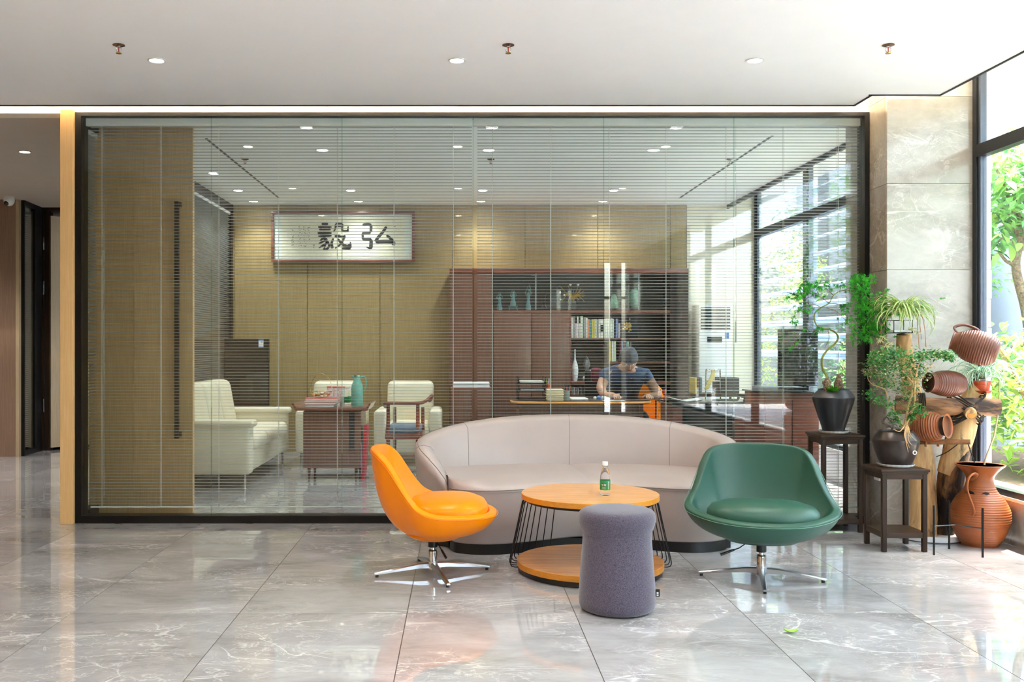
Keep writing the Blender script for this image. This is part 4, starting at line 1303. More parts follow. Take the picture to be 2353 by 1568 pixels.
# the dense outer mass of the crown, one by one too small to tell apart
rm_ = random.Random(77); mm = MB()
lt_ = [[Vector(v.co) for v in m_.vertices] for m_ in mlv[:2]]
lf_ = [[tuple(p.vertices) for p in m_.polygons] for m_ in mlv[:2]]
for (px, py, d, sx_, sz_, n_) in ((1975, 665, 6.52, .05, .045, 90), (2000, 700, 6.45, .06, .05, 120), (2010, 745, 6.38, .05, .045, 110), (1985, 730, 6.45, .05, .05, 80), (1985, 640, 6.5, .03, .02, 40), (1960, 780, 6.45, .03, .02, 20), (1850, 660, 6.6, .05, .022, 60), (1840, 708, 6.6, .05, .014, 40), (1835, 680, 6.6, .035, .02, 30), (1905, 655, 6.6, .06, .02, 40)):
    for _ in range(int(n_ * .55)):
        c_ = W(px, py, d) + Vector((rm_.gauss(0, sx_), rm_.gauss(0, .035), rm_.gauss(0, sz_)))
        if c_.y > 6.72: continue
        if c_.x > 2.90: c_.y = min(c_.y, 6.47)
        q_ = Matrix.Translation(c_) @ (Matrix.Rotation(rm_.uniform(0, 6.28), 4, 'Z') @ Matrix.Rotation(rm_.uniform(-1.9, -.5), 4, 'X') @ Matrix.Scale(rm_.uniform(.6, 1.05), 4))
        k_ = rm_.randrange(2)
        mm.add([q_ @ v for v in lt_[k_]], lf_[k_])
stuff(mm.build('foliage', 'maple_leaf', mp, smooth=False))
for px, py in ((1837, 780), (1820, 795), (1830, 788), (1815, 802), (1822, 768), (1848, 757)):
    put_leaf(mlv[0], mp, W(px, py, 6.50), rnd, .9)
MB().tube(crom([W(1870, 745, 6.58), W(1845, 762, 6.52), W(1828, 785, 6.50), W(1815, 800, 6.5)], 4), .0012, 5).build('branch', 'bark', mp)

# round metallic pot
pc2 = (XX(2058, 6.03), 6.03, .512)
saucer(pc2, .110, 'white scalloped saucer on the shorter plant stand')
pot2 = thing('plant_pot', 'squat metallic brown pot with ring knob on the shorter stand', 'pot', (pc2[0], pc2[1], .518))
MB().lathe([(.001, 0), (.080, 0), (.090, .008), (.105, .035), (.128, .100), (.139, .145), (.1405, .160), (.139, .168)], 56).build('body', 'metallic_glaze', pot2, world=False, angle=50)
MB().lathe([(.139, .168), (.128, .190), (.108, .214), (.102, .222), (.097, .223), (.095, .214), (.001, .21)], 56).build('shoulder', 'metallic_glaze', pot2, world=False, angle=50)
rk = MB(); cx_ = Vector((.062, -.118, .095))
rk.tube([cx_ + Vector((.011 * math.cos(a), -.006, .011 * math.sin(a))) for a in [2 * PI * k / 16 for k in range(16)]], .003, 6, closed=True)
rk.build('ring_knob', 'porcelain', pot2, world=False)
MB().lathe([(.001, .213), (.094, .211)], 32).build('soil', 'soil', pot2, world=False)
dz2 = .518 + .215
dw = MB()
dp = crom([W(2030, 965, 5.99), W(2042, 974, 5.97), W(2055, 981, 5.95), W(2068, 987, 5.97)], 5)
dw.tube(dp, [.018, .026, .029, .026, .024, .026, .025, .022, .020, .020, .018, .016, .013, .010, .008, .006], 9)
for i in range(len(dw.v)):
    v = Vector(dw.v[i]); dw.v[i] = tuple(v + noise.noise_vector(v * 40) * .008)
solo(dw, 'driftwood', 'driftwood', 'gnarled grey driftwood piece on the rim of the metallic pot', 'driftwood', angle=60)
bs = thing('flowering_bonsai', 'bushy small-leaved bonsai with hanging roots growing from the metallic pot', 'plant', (XX(2082, 6.0), 6.0, dz2))
stem_pts = []
for pth, r0 in (([(2078, 985), (2083, 955), (2092, 915), (2098, 880), (2092, 850)], .008), ([(2080, 980), (2100, 935), (2102, 890), (2108, 850), (2120, 815)], .007), ([(2078, 985), (2058, 950), (2042, 920), (2034, 895), (2020, 870)], .006),
                ([(2092, 915), (2110, 880), (2140, 840), (2160, 815)], .004), ([(2058, 950), (2030, 930), (2005, 920)], .003), ([(2034, 895), (2000, 880), (1992, 858)], .003), ([(2098, 880), (2060, 840), (2030, 820)], .004), ([(2083, 955), (2105, 935), (2115, 930)], .003)):
    pts = crom([W(px, py, 6.0 + .03 * math.sin(i + px)) for i, (px, py) in enumerate(pth)], 5)
    MB().tube(pts, [r0 * (1 - .7 * i / len(pts)) for i in range(len(pts))], 7).build('stem', 'root', bs)
    stem_pts.append(pts)
for k, (x1, y1, x2, y2) in enumerate(((2066, 992, 2052, 986), (2078, 1000, 2084, 1018), (2082, 1008, 2090, 1030), (2088, 1012, 2096, 1024), (2092, 1000, 2106, 1014), (2086, 996, 2094, 1008), (2080, 1004, 2087, 1040))):
    pts = crom([W(2080 + k, 976, 5.96), W((2080 + x1) / 2 + 2, 984, 5.90), W(x1, y1, 5.885), W(x2, y2, 5.885)], 5)
    MB().tube(pts, [.0044 - .0032 * i / len(pts) for i in range(len(pts))], 6).build('root', 'root', bs)
def small_foliage(name, mat, parent, clusters, n, ls, rnd):
    mb = MB()
    for _ in range(n):
        px, py, d, sx_, sz_ = clusters[rnd.randrange(len(clusters))]
        c_ = W(px, py, d) + Vector((rnd.gauss(0, sx_), rnd.gauss(0, sx_ * 1.1), rnd.gauss(0, sz_)))
        a = rnd.uniform(0, 2 * PI); el = rnd.uniform(-.7, .9)
        u = Vector((math.cos(a) * math.cos(el), math.sin(a) * math.cos(el), math.sin(el)))
        w_ = u.cross(Vector((rnd.uniform(-.4, .4), rnd.uniform(-.4, .4), 1))).normalized()
        L = ls * rnd.uniform(.7, 1.25)
        mb.add([c_, c_ + u * L * .45 + w_ * L * .26, c_ + u * L - Vector((0, 0, L * .15)), c_ + u * L * .45 - w_ * L * .26], [(0, 1, 2, 3)])
    return stuff(mb.build(name, mat, parent, smooth=False))
cl_top = [(2030, 815, 5.98, .035, .022), (2060, 812, 6.0, .04, .02), (2095, 825, 6.02, .045, .03), (2130, 815, 6.0, .04, .018), (2160, 815, 6.0, .035, .014), (2180, 822, 6.0, .014, .008), (2020, 835, 5.98, .035, .02), (2050, 840, 6.0, .05, .03), (2085, 855, 6.05, .05, .03), (2010, 825, 5.95, .02, .02)]
cl_mid = [(2010, 860, 6.0, .03, .015), (2040, 865, 6.0, .045, .025), (2070, 880, 6.02, .045, .035), (2100, 870, 6.05, .04, .035), (2120, 850, 6.05, .03, .03), (2080, 905, 6.02, .03, .03), (1998, 858, 6.0, .016, .012), (2035, 885, 6.0, .03, .015)]
cl_low = [(2000, 905, 5.97, .018, .014), (2018, 918, 5.97, .028, .012), (2040, 930, 5.97, .03, .014), (2055, 950, 5.95, .022, .016), (2060, 965, 5.93, .012, .012), (2100, 935, 5.95, .026, .018), (2115, 945, 5.95, .022, .014), (2095, 960, 5.95, .012, .01)]
rb = random.Random(5)
small_foliage('foliage', 'bush_leaf', bs, cl_top, 1500, .027, rb)
small_foliage('foliage', 'bush_leaf', bs, cl_low, 700, .022, rb)
small_foliage('foliage', 'bush_pale', bs, cl_mid + cl_top[3:], 1300, .020, rb)
small_foliage('foliage', 'bush_leaf', bs, cl_mid, 700, .021, rb)
tw = MB()
for _ in range(150):
    px, py, d, sx_, sz_ = (cl_mid + cl_top)[rb.randrange(18)]
    c_ = W(px, py, d) + Vector((rb.gauss(0, sx_ * .7), rb.gauss(0, sx_ * .7), rb.gauss(0, sz_ * .8)))
    u = Vector((rb.uniform(-1, 1), rb.uniform(-1, 1), rb.uniform(-.3, 1))).normalized() * rb.uniform(.02, .06)
    tw.tube([c_, c_ + u * .5 + Vector((0, 0, .004)), c_ + u], .0009, 3, cap=False)
stuff(tw.build('twigs', 'root', bs))

# ------------------------------------------------------------------ log water feature with clay jugs
wf = thing('log_fountain', 'rustic water feature of lashed bark-stripped logs by the window', 'fountain', (3.05, 6.35, 0))
def log(name, path, rads, mat, seed, seg=22):
    pts = crom(path, 6); n = len(pts)
    rr = [lerp_tab([(i / (len(rads) - 1), r) for i, r in enumerate(rads)], k / (n - 1))[0] for k in range(n)]
    mb = MB().tube(pts, rr, seg)
    for i in range(len(mb.v)):
        v = Vector(mb.v[i]); mb.v[i] = tuple(v + noise.noise_vector(v * 7 + Vector((seed, 0, 0))) * .008)
    return mb.build(name, mat, wf, angle=70)
log('post', [W(2120, 1232, 6.34), W(2122, 1120, 6.36), W(2112, 1010, 6.40), W(2096, 900, 6.42), W(2080, 820, 6.40), W(2077, 768, 6.38)], [.085, .080, .068, .058, .050, .046], 'log_wood', 1)
log('post', [W(2168, 1232, 6.38), W(2182, 1120, 6.36), W(2202, 1020, 6.34), W(2222, 950, 6.33), W(2250, 888, 6.32)], [.062, .082, .084, .078, .064], 'log_dark', 5)
log('post', [W(2175, 1090, 6.345), W(2205, 1010, 6.322), W(2222, 950, 6.315), W(2250, 890, 6.31)], [.060, .083, .080, .066], 'log_wood', 9)
log('crossbeam', [W(2058, 930, 6.30), W(2130, 934, 6.24), W(2200, 935, 6.20), W(2295, 938, 6.16)], [.060, .060, .058, .060], 'log_cross', 12)
sb_ = MB().tube([W(2225, 945, 6.18), W(2232, 953, 6.10)], [.045, .034], 16); sb_.build('knot_stub', 'log_wood', wf)
MB().tube([W(2232, 953, 6.10), W(2232.1, 953, 6.0985)], [.026, .024], 14).build('cut_face', 'end_grain', wf)
MB().tube([W(2105, 1016, 6.26), W(2230, 1016, 6.08)], [.017, .016], 8).build('plank', 'plank_wood', wf, angle=30)
for px in (2122, 2150):
    MB().tube([W(px, 1008, 6.25) + Vector((0, -.03, 0)), W(px, 1025, 6.23) + Vector((0, -.03, 0))], .008, 8).build('peg', 'plank_wood', wf)
for sgn, cpx, n in ((1, 2218, 7), (-1, 2218, 5)):
    for k in range(n):
        c_ = W(cpx, 938, 6.23)
        mb = MB(); pts = []
        for q in range(22):
            a = 2 * PI * q / 22
            off = (k - n / 2) * .013
            u = Vector((math.cos(a) * .105, math.sin(a) * .100, math.cos(a) * .075 * sgn + off))
            u.x += off * .5
            pts.append(c_ + u + noise.noise_vector(u * 30 + Vector((k, 0, 0))) * .010)
        mb.tube(pts, .0048, 5, closed=True)
        mb.build('rope', 'rope', wf)
for k in range(4):
    c_ = W(2118, 930, 6.27); mb = MB(); pts = []
    for q in range(16):
        a = 2 * PI * q / 16
        u = Vector((.012 * k - .02 + .03 * math.sin(a), math.sin(a) * .078, math.cos(a) * .074))
        pts.append(c_ + u)
    mb.tube(pts, .0052, 5, closed=True); mb.build('rope', 'rope', wf)
MB().lathe([(.001, 0), (.19, 0), (.205, .008), (.208, .040), (.198, .042), (.195, .018), (.001, .018)], 56, (XX(2135, 6.33), 6.33, 0)).build('tray', 'porcelain', wf)
MB().tube(crom([W(2152, 1050, 6.3), W(2175, 1040, 6.2), W(2200, 1022, 6.12)], 5), .003, 6).build('hose', 'black_rubber', wf)
MB().tube([W(2224, 1019, 6.06), W(2240, 1066, 6.06)], .0035, 6).build('hose', 'black_rubber', wf)

def ribbed(prof, amp=.0022, pitch=.013, zlo=None, zhi=None):
    """resample a profile and ripple it like a thrown pot"""
    P = crom([(r, z, 0) for r, z in prof], 14)
    out = []
    L = 0; prev = P[0]
    for p in P:
        L += (p - prev).length; prev = p
        k = 1 if (zlo is None or zlo < p.y < zhi) else 0
        out.append((max(.001, p.x + amp * k * math.sin(2 * PI * L / pitch)), p.y))
    return out
def jug(label, centre, axis, prof, mat, open_in=True, spout=0.0, handle=None, amp=.0022, pitch=.0145, group='clay jugs of the water feature'):
    """prof runs along the jug axis from base to mouth"""
    axis = Vector(axis).normalized()
    q = Vector((0, 0, 1)).rotation_difference(axis)
    M4 = q.to_matrix().to_4x4()
    j = thing('clay_jug', label, 'jug', centre, group=group)
    zm = max(z for r, z in prof)
    P = ribbed(prof, amp, pitch, .01, zm * .86)
    rm, zz = prof[-1]
    inner = [(rm - .008, zz - .002), (rm - .022, zz - .05), (rm * .9, zz - .09), (.001, zz - .12)]
    MB().lathe(P, 56, M4=M4).build('body', mat, j, world=False, angle=70)
    MB().lathe([(rm, zz), (rm + .003, zz + .003), (rm - .006, zz + .004), (rm - .010, zz)], 40, M4=M4).build('lip', mat, j, world=False, angle=70)
    MB().lathe([(rm - .009, zz)] + inner[1:], 40, M4=M4).build('inside', 'soil' if open_in else mat, j, world=False, angle=70)  # open jugs are coloured dark inside for the shade within the mouth
    if handle:
        pts = crom([M4 @ Vector(p) for p in handle], 6)
        MB().tube(pts, [.009] * len(pts), 8, flat=.7).build('handle', mat, j, world=False, angle=80)
    return j
# closed bottoms first in each profile (radius, distance along axis)
c1 = W(2250, 792, 6.10)
jug('upper brown clay jug tipping to the left on top of the fountain', W(2294, 812, 6.02), Vector((-.84, .52, .30)),
    [(.001, .0), (.060, .004), (.094, .04), (.108, .10), (.104, .16), (.085, .215), (.066, .245), (.060, .262), (.062, .272)], 'brown_clay', handle=[(0.052, -.03, .262), (.085, -.03, .285), (.125, -.02, .24), (.128, -.01, .17), (.104, 0, .12)])
jug('middle brown clay jug lying on the crossbeam, mouth to the left', W(2214, 884, 6.12), Vector((-1, -.15, .06)),
    [(.001, .0), (.045, .004), (.068, .03), (.082, .09), (.080, .15), (.066, .21), (.060, .235), (.062, .245)], 'brown_clay')
jug('lower terracotta jug on the small plank, mouth to the right', W(2098, 982, 6.24), Vector((.84, -.95, .12)),
    [(.001, .0), (.05, .004), (.082, .035), (.096, .095), (.088, .15), (.062, .178), (.052, .190), (.060, .206), (.076, .216)], 'terracotta', handle=None, amp=.0028, pitch=.015)

# spider plant on the left post
def blade_mesh(seed, L, w, droop, matA, matB):
    r_ = random.Random(seed); n = 9; vs = []; fs = []; mi = []
    x = z = 0.0; a = r_.uniform(.9, 1.35)
    st = L / n
    bend = droop / n
    tw_ = r_.uniform(-.4, .4)
    for i in range(n + 1):
        t_ = i / n
        ww = w * (0.55 + .9 * t_ if t_ < .4 else .91 * (1 - ((t_ - .4) / .6) ** 1.7) + .02)
        s_ = Vector((math.sin(tw_ * t_) * .3, 1, 0)).normalized()
        for k, q in enumerate((-1, -.38, .38, 1)):
            vs.append((x + s_.x * ww * q, s_.y * ww * q, z + abs(q) * ww * .35))
        a -= bend * (.5 + 1.1 * t_)
        x += math.cos(a) * st; z += math.sin(a) * st
    mb = MB()
    for i in range(n):
        for k in range(3):
            b = i * 4 + k
            mb.add([vs[b], vs[b + 1], vs[b + 5], vs[b + 4]], [(0, 1, 2, 3)], 1 if k == 1 else 0)
    return mb.mesh('blade', [matA, matB], False, merge=True)
def spider_plant(label, crown, n, L, matA, matB, seed, group):
    sp = thing('spider_plant', label, 'plant', crown, group=group)
    r_ = random.Random(seed)
    ms_ = [blade_mesh(seed * 10 + k, L * r_.uniform(.8, 1.15), .0092, r_.uniform(2.0, 3.2), matA, matB) for k in range(9)]
    for k in range(n):
        s_ = r_.uniform(.62, 1.08)
        link_mesh('blade', ms_[r_.randrange(9)], sp, (r_.uniform(-.015, .015), r_.uniform(-.015, .015), 0), (r_.uniform(-.25, .25), r_.uniform(-.35, .35), r_.uniform(0, 2 * PI)), (s_, s_, s_ * r_.uniform(.8, 1.1)))
    return sp
sp1 = spider_plant('yellow-green striped spider plant spilling over the top of the left log', W(2076, 728, 6.27), 170, .32, 'spider_green', 'spider_cream', 4, 'spider plants')
for k, (px, py) in enumerate(((2112, 800), (2128, 798), (2030, 800), (2118, 780))):
    MB().tube(crom([W(2080, 722, 6.34), W((2080 + px) / 2 + 8, 715, 6.3), W(px - 4, 750, 6.28), W(px, py, 6.28)], 4), .0022, 4).build('dry_runner', 'dry_leaf', sp1)
MB().tube(crom([W(2085, 720, 6.34), W(2120, 708, 6.3), W(2145, 700, 6.3), W(2163, 688, 6.3)], 4), .0012, 4).build('runner', 'bamboo', sp1)
MB().tube(crom([W(2142, 703, 6.3), W(2146, 720, 6.3), W(2148, 745, 6.3)], 4), .0015, 4).build('dry_runner', 'bark', sp1)
plt_ = MB()
for k in range(14):
    a = k * .9; c_ = W(2166, 686, 6.3)
    plt_.add([c_, c_ + Vector((math.cos(a) * .012, math.sin(a) * .01, .006)), c_ + Vector((math.cos(a) * .02, math.sin(a) * .018, .012 * math.sin(k)))], [(0, 1, 2)])
stuff(plt_.build('plantlet', 'maple_leaf', sp1, smooth=False))
# little baby rosettes hanging below
bb = MB(); rb2 = random.Random(3)
for (px, py) in ((2030, 775), (2045, 790), (2035, 795), (2108, 762), (2095, 755), (2022, 782)):
    for k in range(26):
        c_ = W(px, py, 6.28); a = rb2.uniform(0, 2 * PI); L = rb2.uniform(.02, .045); e = rb2.uniform(-.7, .9)
        u = Vector((math.cos(a) * math.cos(e), math.sin(a) * math.cos(e), math.sin(e)))
        s_ = u.cross(Vector((0, 0, 1))).normalized() * .002
        bb.add([c_ - s_, c_ + s_, c_ + u * L * .6 + s_ - Vector((0, 0, .004)), c_ + u * L - Vector((0, 0, .012)), c_ + u * L * .6 - s_ - Vector((0, 0, .004))], [(0, 1, 2, 3, 4)])
stuff(bb.build('plantlets', 'spider_cream', sp1, smooth=False))
gb = thing('glass_planter', 'square glass planter with black frame under the upper spider plant', 'planter', (XX(2072, 6.34), 6.34, ZZ(766, 6.34)))
z0, z1 = ZZ(766, 6.34), ZZ(736, 6.34)
xa, xb, ya, yb = XX(2052, 6.30), XX(2096, 6.30), 6.29, 6.42
MB().box((xa, ya, z0), (xb, yb, z0 + .004)).build('base', 'black_metal', gb, smooth=False)
fm = MB()
for x in (xa, xb - .004):
    for y in (ya, yb - .004):
        fm.box((x, y, z0), (x + .004, y + .004, z1))
fm.box((xa, ya, z0), (xb, ya + .004, z0 + .005)); fm.box((xa, ya, z1 - .004), (xb, ya + .004, z1)); fm.box((xa, yb - .004, z1 - .004), (xb, yb, z1))
fm.build('frame', 'black_metal', gb, smooth=False)
MB().box((xa + .004, ya + .001, z0 + .005), (xb - .004, ya + .002, z1 - .004)).build('pane', 'window_glass', gb, smooth=False)
MB().box((xa + .006, ya + .006, z0 + .004), (xb - .006, yb - .006, z0 + .02)).build('pebbles', 'porcelain', gb, smooth=False)
# second spider plant in red pot
rp = thing('plant_pot', 'small orange-red plastic pot on top of the leaning log', 'pot', (XX(2256, 6.28), 6.28, ZZ(902, 6.28)))
MB().lathe([(.001, 0), (.042, 0), (.050, .045), (.050, .05), (.056, .052), (.058, .075), (.052, .076), (.048, .06), (.001, .06)], 32).build('body', 'red_pot', rp, world=False)
MB().lathe([(.001, -.004), (.052, -.004), (.060, .012), (.057, .013), (.05, .002), (.001, .0)], 32).build('drip_tray', 'red_pot', rp, world=False)
spider_plant('green and white striped spider plant in the orange-red pot by the window', W(2258, 872, 6.28), 100, .36, 'spider_cool', 'spider_white', 9, 'spider plants')

# big floor pitcher
pv = (3.330, 6.10, 0)
pit = thing('floor_pitcher', 'large ribbed terracotta pitcher standing on the floor by the window', 'pitcher', pv)
prof = [(.001, .0), (.098, .0), (.108, .008), (.140, .060), (.172, .140), (.178, .185), (.172, .235), (.140, .300), (.100, .350), (.082, .395), (.080, .425), (.090, .455), (.118, .488), (.140, .507), (.147, .514)]
P = ribbed(prof, .0022, .0155, .02, .38)
body = MB().lathe(P, 96, wob=None).build('body', 'terracotta', pit, world=False, angle=70)
MB().lathe([(.147, .514), (.149, .518), (.143, .519), (.122, .500), (.085, .455), (.070, .42), (.072, .38), (.001, .33)], 72).build('mouth', 'terracotta', pit, world=False, angle=70)
# two round openings in the shoulder (dark wells set just into the wall)
def on_pitcher(px, py):
    x = XX(px, pv[1] - .165) - pv[0]
    z = ZZ(py, pv[1] - .16)
    return x, z
for px, py, w_, h_ in ((2250, 1140.5, .0265, .0165), (2277.5, 1139.5, .019, .0125)):
    x, z = on_pitcher(px, py)
    # radius of the wall at this height
    rr = 0
    for (r1, z1), (r2, z2) in zip(P[:-1], P[1:]):
        if z1 <= z <= z2: rr = max(r1, r2)
    a = math.asin(max(-1, min(1, x / rr)))
    nrm = Vector((math.sin(a), -math.cos(a), 0))
    tg_ = Vector((math.cos(a), math.sin(a), 0))
    c_ = nrm * (rr + .0012) + Vector((0, 0, z))
    h = MB()
    ring = [c_ + tg_ * math.cos(t_) * w_ * 1.08 + Vector((0, 0, math.sin(t_) * h_ * 1.1)) - nrm * (.005 * abs(math.cos(t_))) for t_ in [2 * PI * k / 28 for k in range(28)]]
    h.tube(ring, .0022, 6, closed=True)
    h.build('opening_rim', 'brown_clay', pit, world=False)
    h = MB()
    ring = [c_ + tg_ * math.cos(t_) * w_ + Vector((0, 0, math.sin(t_) * h_)) - nrm * (.005 * abs(math.cos(t_)) - .0008) for t_ in [2 * PI * k / 28 for k in range(28)]]
    ring2 = [c_ + (q - c_) * .8 - nrm * .03 for q in ring]
    h.loft([ring, ring2], closed=True, cap=True)
    h.build('opening', 'black_rubber', pit, world=False)
hp = [Vector((-.078, -.045, .425)), Vector((-.070, -.085, .455)), Vector((-.105, -.115, .470)), Vector((-.140, -.125, .440)), Vector((-.148, -.125, .380)), Vector((-.133, -.130, .320)), Vector((-.118, -.138, .270)), Vector((-.112, -.140, .235)), Vector((-.118, -.132, .215))]
hp = crom(hp, 6)
hm = MB().tube(hp, [.0155] * len(hp), 10, flat=.45)
hm.build('handle', 'terracotta', pit, world=False, angle=80)
# bamboo pole in the pitcher
MB_ = MB().tube([W(2262, 1062, 6.10) + Vector((0, 0, -.15)), W(2262, 1062, 6.10), W(2285, 1000, 6.12), W(2297, 930, 6.14), W(2296, 868, 6.15)], [.006, .006, .0055, .005, .004], 8)
solo(MB_, 'bamboo_cane', 'bamboo', 'thin pale bamboo cane standing in the mouth of the pitcher', 'cane', angle=60)

# black wire tripod rack in front
tr = thing('wire_plant_rack', 'empty black wire plant rack with three legs in front of the pitcher', 'rack', (XX(2195, 5.86), 5.86, 0))
legs = [(XX(2146, 5.81), 5.81, ZZ(1162, 5.81)), (XX(2181, 5.985), 5.985, ZZ(1151, 5.985)), (XX(2258, 5.74), 5.74, ZZ(1168, 5.74))]
hub_ = Vector((XX(2194.5, 5.84), 5.84, ZZ(1207, 5.84)))
for (x, y, zt) in legs:
    MB().box((x - .0045, y - .0045, 0), (x + .0045, y + .0045, zt)).build('leg', 'black_metal', tr, smooth=False)
    MB().tube([hub_, Vector((x, y, hub_.z - .002))], .004, 4).build('crossbar', 'black_metal', tr, smooth=False)
# small white dish half hidden behind the stand

# ------------------------------------------------------------------ office behind the glass
# framed calligraphy
DP = YO - 0.03
fx0, fx1, fz0, fz1 = XX(624, DP), XX(953, DP), ZZ(604, DP), ZZ(487, DP)
pic = thing('framed_calligraphy', 'framed calligraphy scroll with two large black characters on the office back wall', 'picture', ((fx0 + fx1) / 2, DP, fz0))
bw_ = 0.032
for a in ((fx0, fz0, fx1, fz0 + bw_), (fx0, fz1 - bw_, fx1, fz1), (fx0, fz0 + bw_, fx0 + bw_, fz1 - bw_), (fx1 - bw_, fz0 + bw_, fx1, fz1 - bw_)):
    MB().box((a[0], DP - 0.03, a[1]), (a[2], DP + 0.012, a[3]), bev=0.003).build('frame', 'red_wood', pic)
MB().box((fx0 + .02, DP - .008, fz0 + .02), (fx1 - .02, DP + .012, fz1 - .02)).build('mount', 'silk_border', pic, smooth=False)
sc_o = MB().box((XX(648, DP), DP - .010, ZZ(592, DP)), (XX(930, DP), DP - .0079, ZZ(499, DP))).build('scroll', 'silk', pic, smooth=False)
def stroke(mb, pts, w0, w1=None):
    """a brush stroke: pixel points in the photograph, widths in pixels"""
    w1 = w0 if w1 is None else w1
    P = crom([Vector((px, py, 0)) for px, py in pts], 5)
    n = len(P); L = []; Rr = []
    for i, p in enumerate(P):
        d = (P[min(i + 1, n - 1)] - P[max(i - 1, 0)]).normalized()
        nn = Vector((-d.y, d.x, 0)); w = (w0 + (w1 - w0) * i / (n - 1)) / 2
        if i == 0 or i == n - 1: w *= .6
        L.append(p + nn * w); Rr.append(p - nn * w)
    poly = L + Rr[::-1]
    vs = [W(q.x, q.y, DP - .0115) for q in L] + [W(q.x, q.y, DP - .0115) for q in Rr]
    for i in range(n - 1):
        pass
    mb.add(vs, [(i, i + 1, n + i + 1, n + i) for i in range(n - 1)])
# characters traced stroke by stroke (hong, yi)
ch = MB()
for pts, a, b in (([(833, 517), (846, 516), (853, 518)], 6, 7), ([(853, 517), (852, 534)], 6, 7), ([(832, 536), (852, 535)], 6, 6), ([(833, 536), (834, 551)], 6, 6), ([(833, 550), (853, 550)], 7, 6),
                  ([(853, 550), (852, 572)], 8, 9), ([(852, 571), (840, 567)], 7, 2), ([(888, 521), (880, 533), (868, 547), (863, 556)], 6, 8), ([(863, 556), (885, 555), (905, 556)], 8, 8), ([(888, 541), (897, 548), (907, 561)], 5, 8), ([(900, 562), (908, 563)], 2, 5)):
    stroke(ch, pts, a, b)
ch.build('character', 'ink', sc_o, smooth=False)
ch = MB()
for pts, a, b in (([(739, 515), (754, 515)], 6, 6), ([(731, 522), (762, 522)], 5, 4), ([(733, 528), (760, 528)], 4, 4), ([(736, 522), (737, 530)], 4, 4), ([(757, 522), (756, 530)], 4, 4), ([(730, 536), (762, 536)], 6, 5), ([(731, 543), (762, 542)], 4, 5),
                  ([(748, 545), (735, 553)], 7, 3), ([(738, 549), (752, 548)], 4, 4), ([(750, 552), (732, 560)], 5, 3), ([(756, 556), (733, 570)], 6, 4), ([(744, 548), (756, 562), (752, 572), (742, 573)], 5, 5), ([(752, 550), (745, 571)], 4, 3),
                  ([(771, 515), (770, 527), (766, 533)], 4, 3), ([(771, 514), (786, 514)], 5, 5), ([(770, 521), (785, 521)], 3, 3), ([(787, 514), (787, 530), (800, 531)], 5, 6), ([(800, 520), (799, 534)], 4, 5), ([(769, 543), (794, 542)], 6, 6), ([(793, 542), (784, 560), (770, 571)], 6, 3),
                  ([(766, 548), (762, 560), (764, 571)], 5, 7), ([(776, 549), (786, 560), (797, 567), (805, 565)], 5, 10), ([(805, 556), (806, 570)], 4, 6), ([(785, 571), (806, 571)], 4, 6)):
    stroke(ch, pts, a, b)
ch.build('character', 'ink', sc_o, smooth=False)
ch = MB(); rr_ = random.Random(2)
for col in (671, 690, 700, 709):
    y = 521 if col > 680 else 528
    while y < (570 if col < 705 else 552):
        for q in range(4):
            x0 = col + rr_.uniform(-3, 3); y0 = y + rr_.uniform(-2, 2.5)
            stroke(ch, [(x0, y0), (x0 + rr_.uniform(-2, 3), y0 + rr_.uniform(-.8, 2))], 1.0, .8)
        y += 7.2
ch.build('inscription', 'ink', sc_o, smooth=False)
ch = MB()
stroke(ch, [(721.5, 562), (721.5, 566)], 2.2); stroke(ch, [(721, 569), (721, 570.5)], 2.0); stroke(ch, [(904, 520), (909, 520)], 2)
ch.build('seal', 'seal_red', sc_o, smooth=False)

# left sofa along the glass wall
so1 = thing('office_sofa', 'cream leather three-seat sofa at the left side of the office', 'sofa', (-2.25, 9.4, 0))
X0, X1, Y0, Y1 = -2.66, -1.85, 8.42, 10.35
MB().box((X0, Y0 + .16, .14), (X1 - .02, Y1 - .16, .34), bev=.03).build('base', 'cream_leather', so1)
for k in range(3):
    w_ = (Y1 - Y0 - .36) / 3
    MB().box((X0 + .2, Y0 + .18 + w_ * k + .004, .33), (X1 + .02, Y0 + .18 + w_ * (k + 1) - .004, .47), bev=.05).build('seat_cushion', 'cream_leather', so1)
    b = MB().box((-.11, Y0 + .18 + w_ * k + .004, .0), (.11, Y0 + .18 + w_ * (k + 1) - .004, .50), bev=.06)
    for i in range(len(b.v)):
        x, y, z = b.v[i]; b.v[i] = (X0 + .20 + x - z * .18, y, .42 + z)
    b.build('back_cushion', 'cream_leather', so1)
for ya in (Y0, Y1 - .17):
    MB().box((X0, ya, .13), (X1, ya + .17, .58), bev=.04).build('armrest', 'cream_leather', so1)
    MB().box((X0 - .0, ya - .015, .55), (X1 + .03, ya + .185, .615), bev=.03).build('arm_pad', 'cream_leather', so1)
MB().box((X0 - .02, Y0, .13), (X0 + .12, Y1, .86), bev=.04).build('back', 'cream_leather', so1)
for x in (X0 + .05, X1 - .06):
    for y in (Y0 + .06, Y1 - .06):
        MB().cyl((x, y, 0), .011, 0, .14, 10).build('leg', 'chrome', so1)

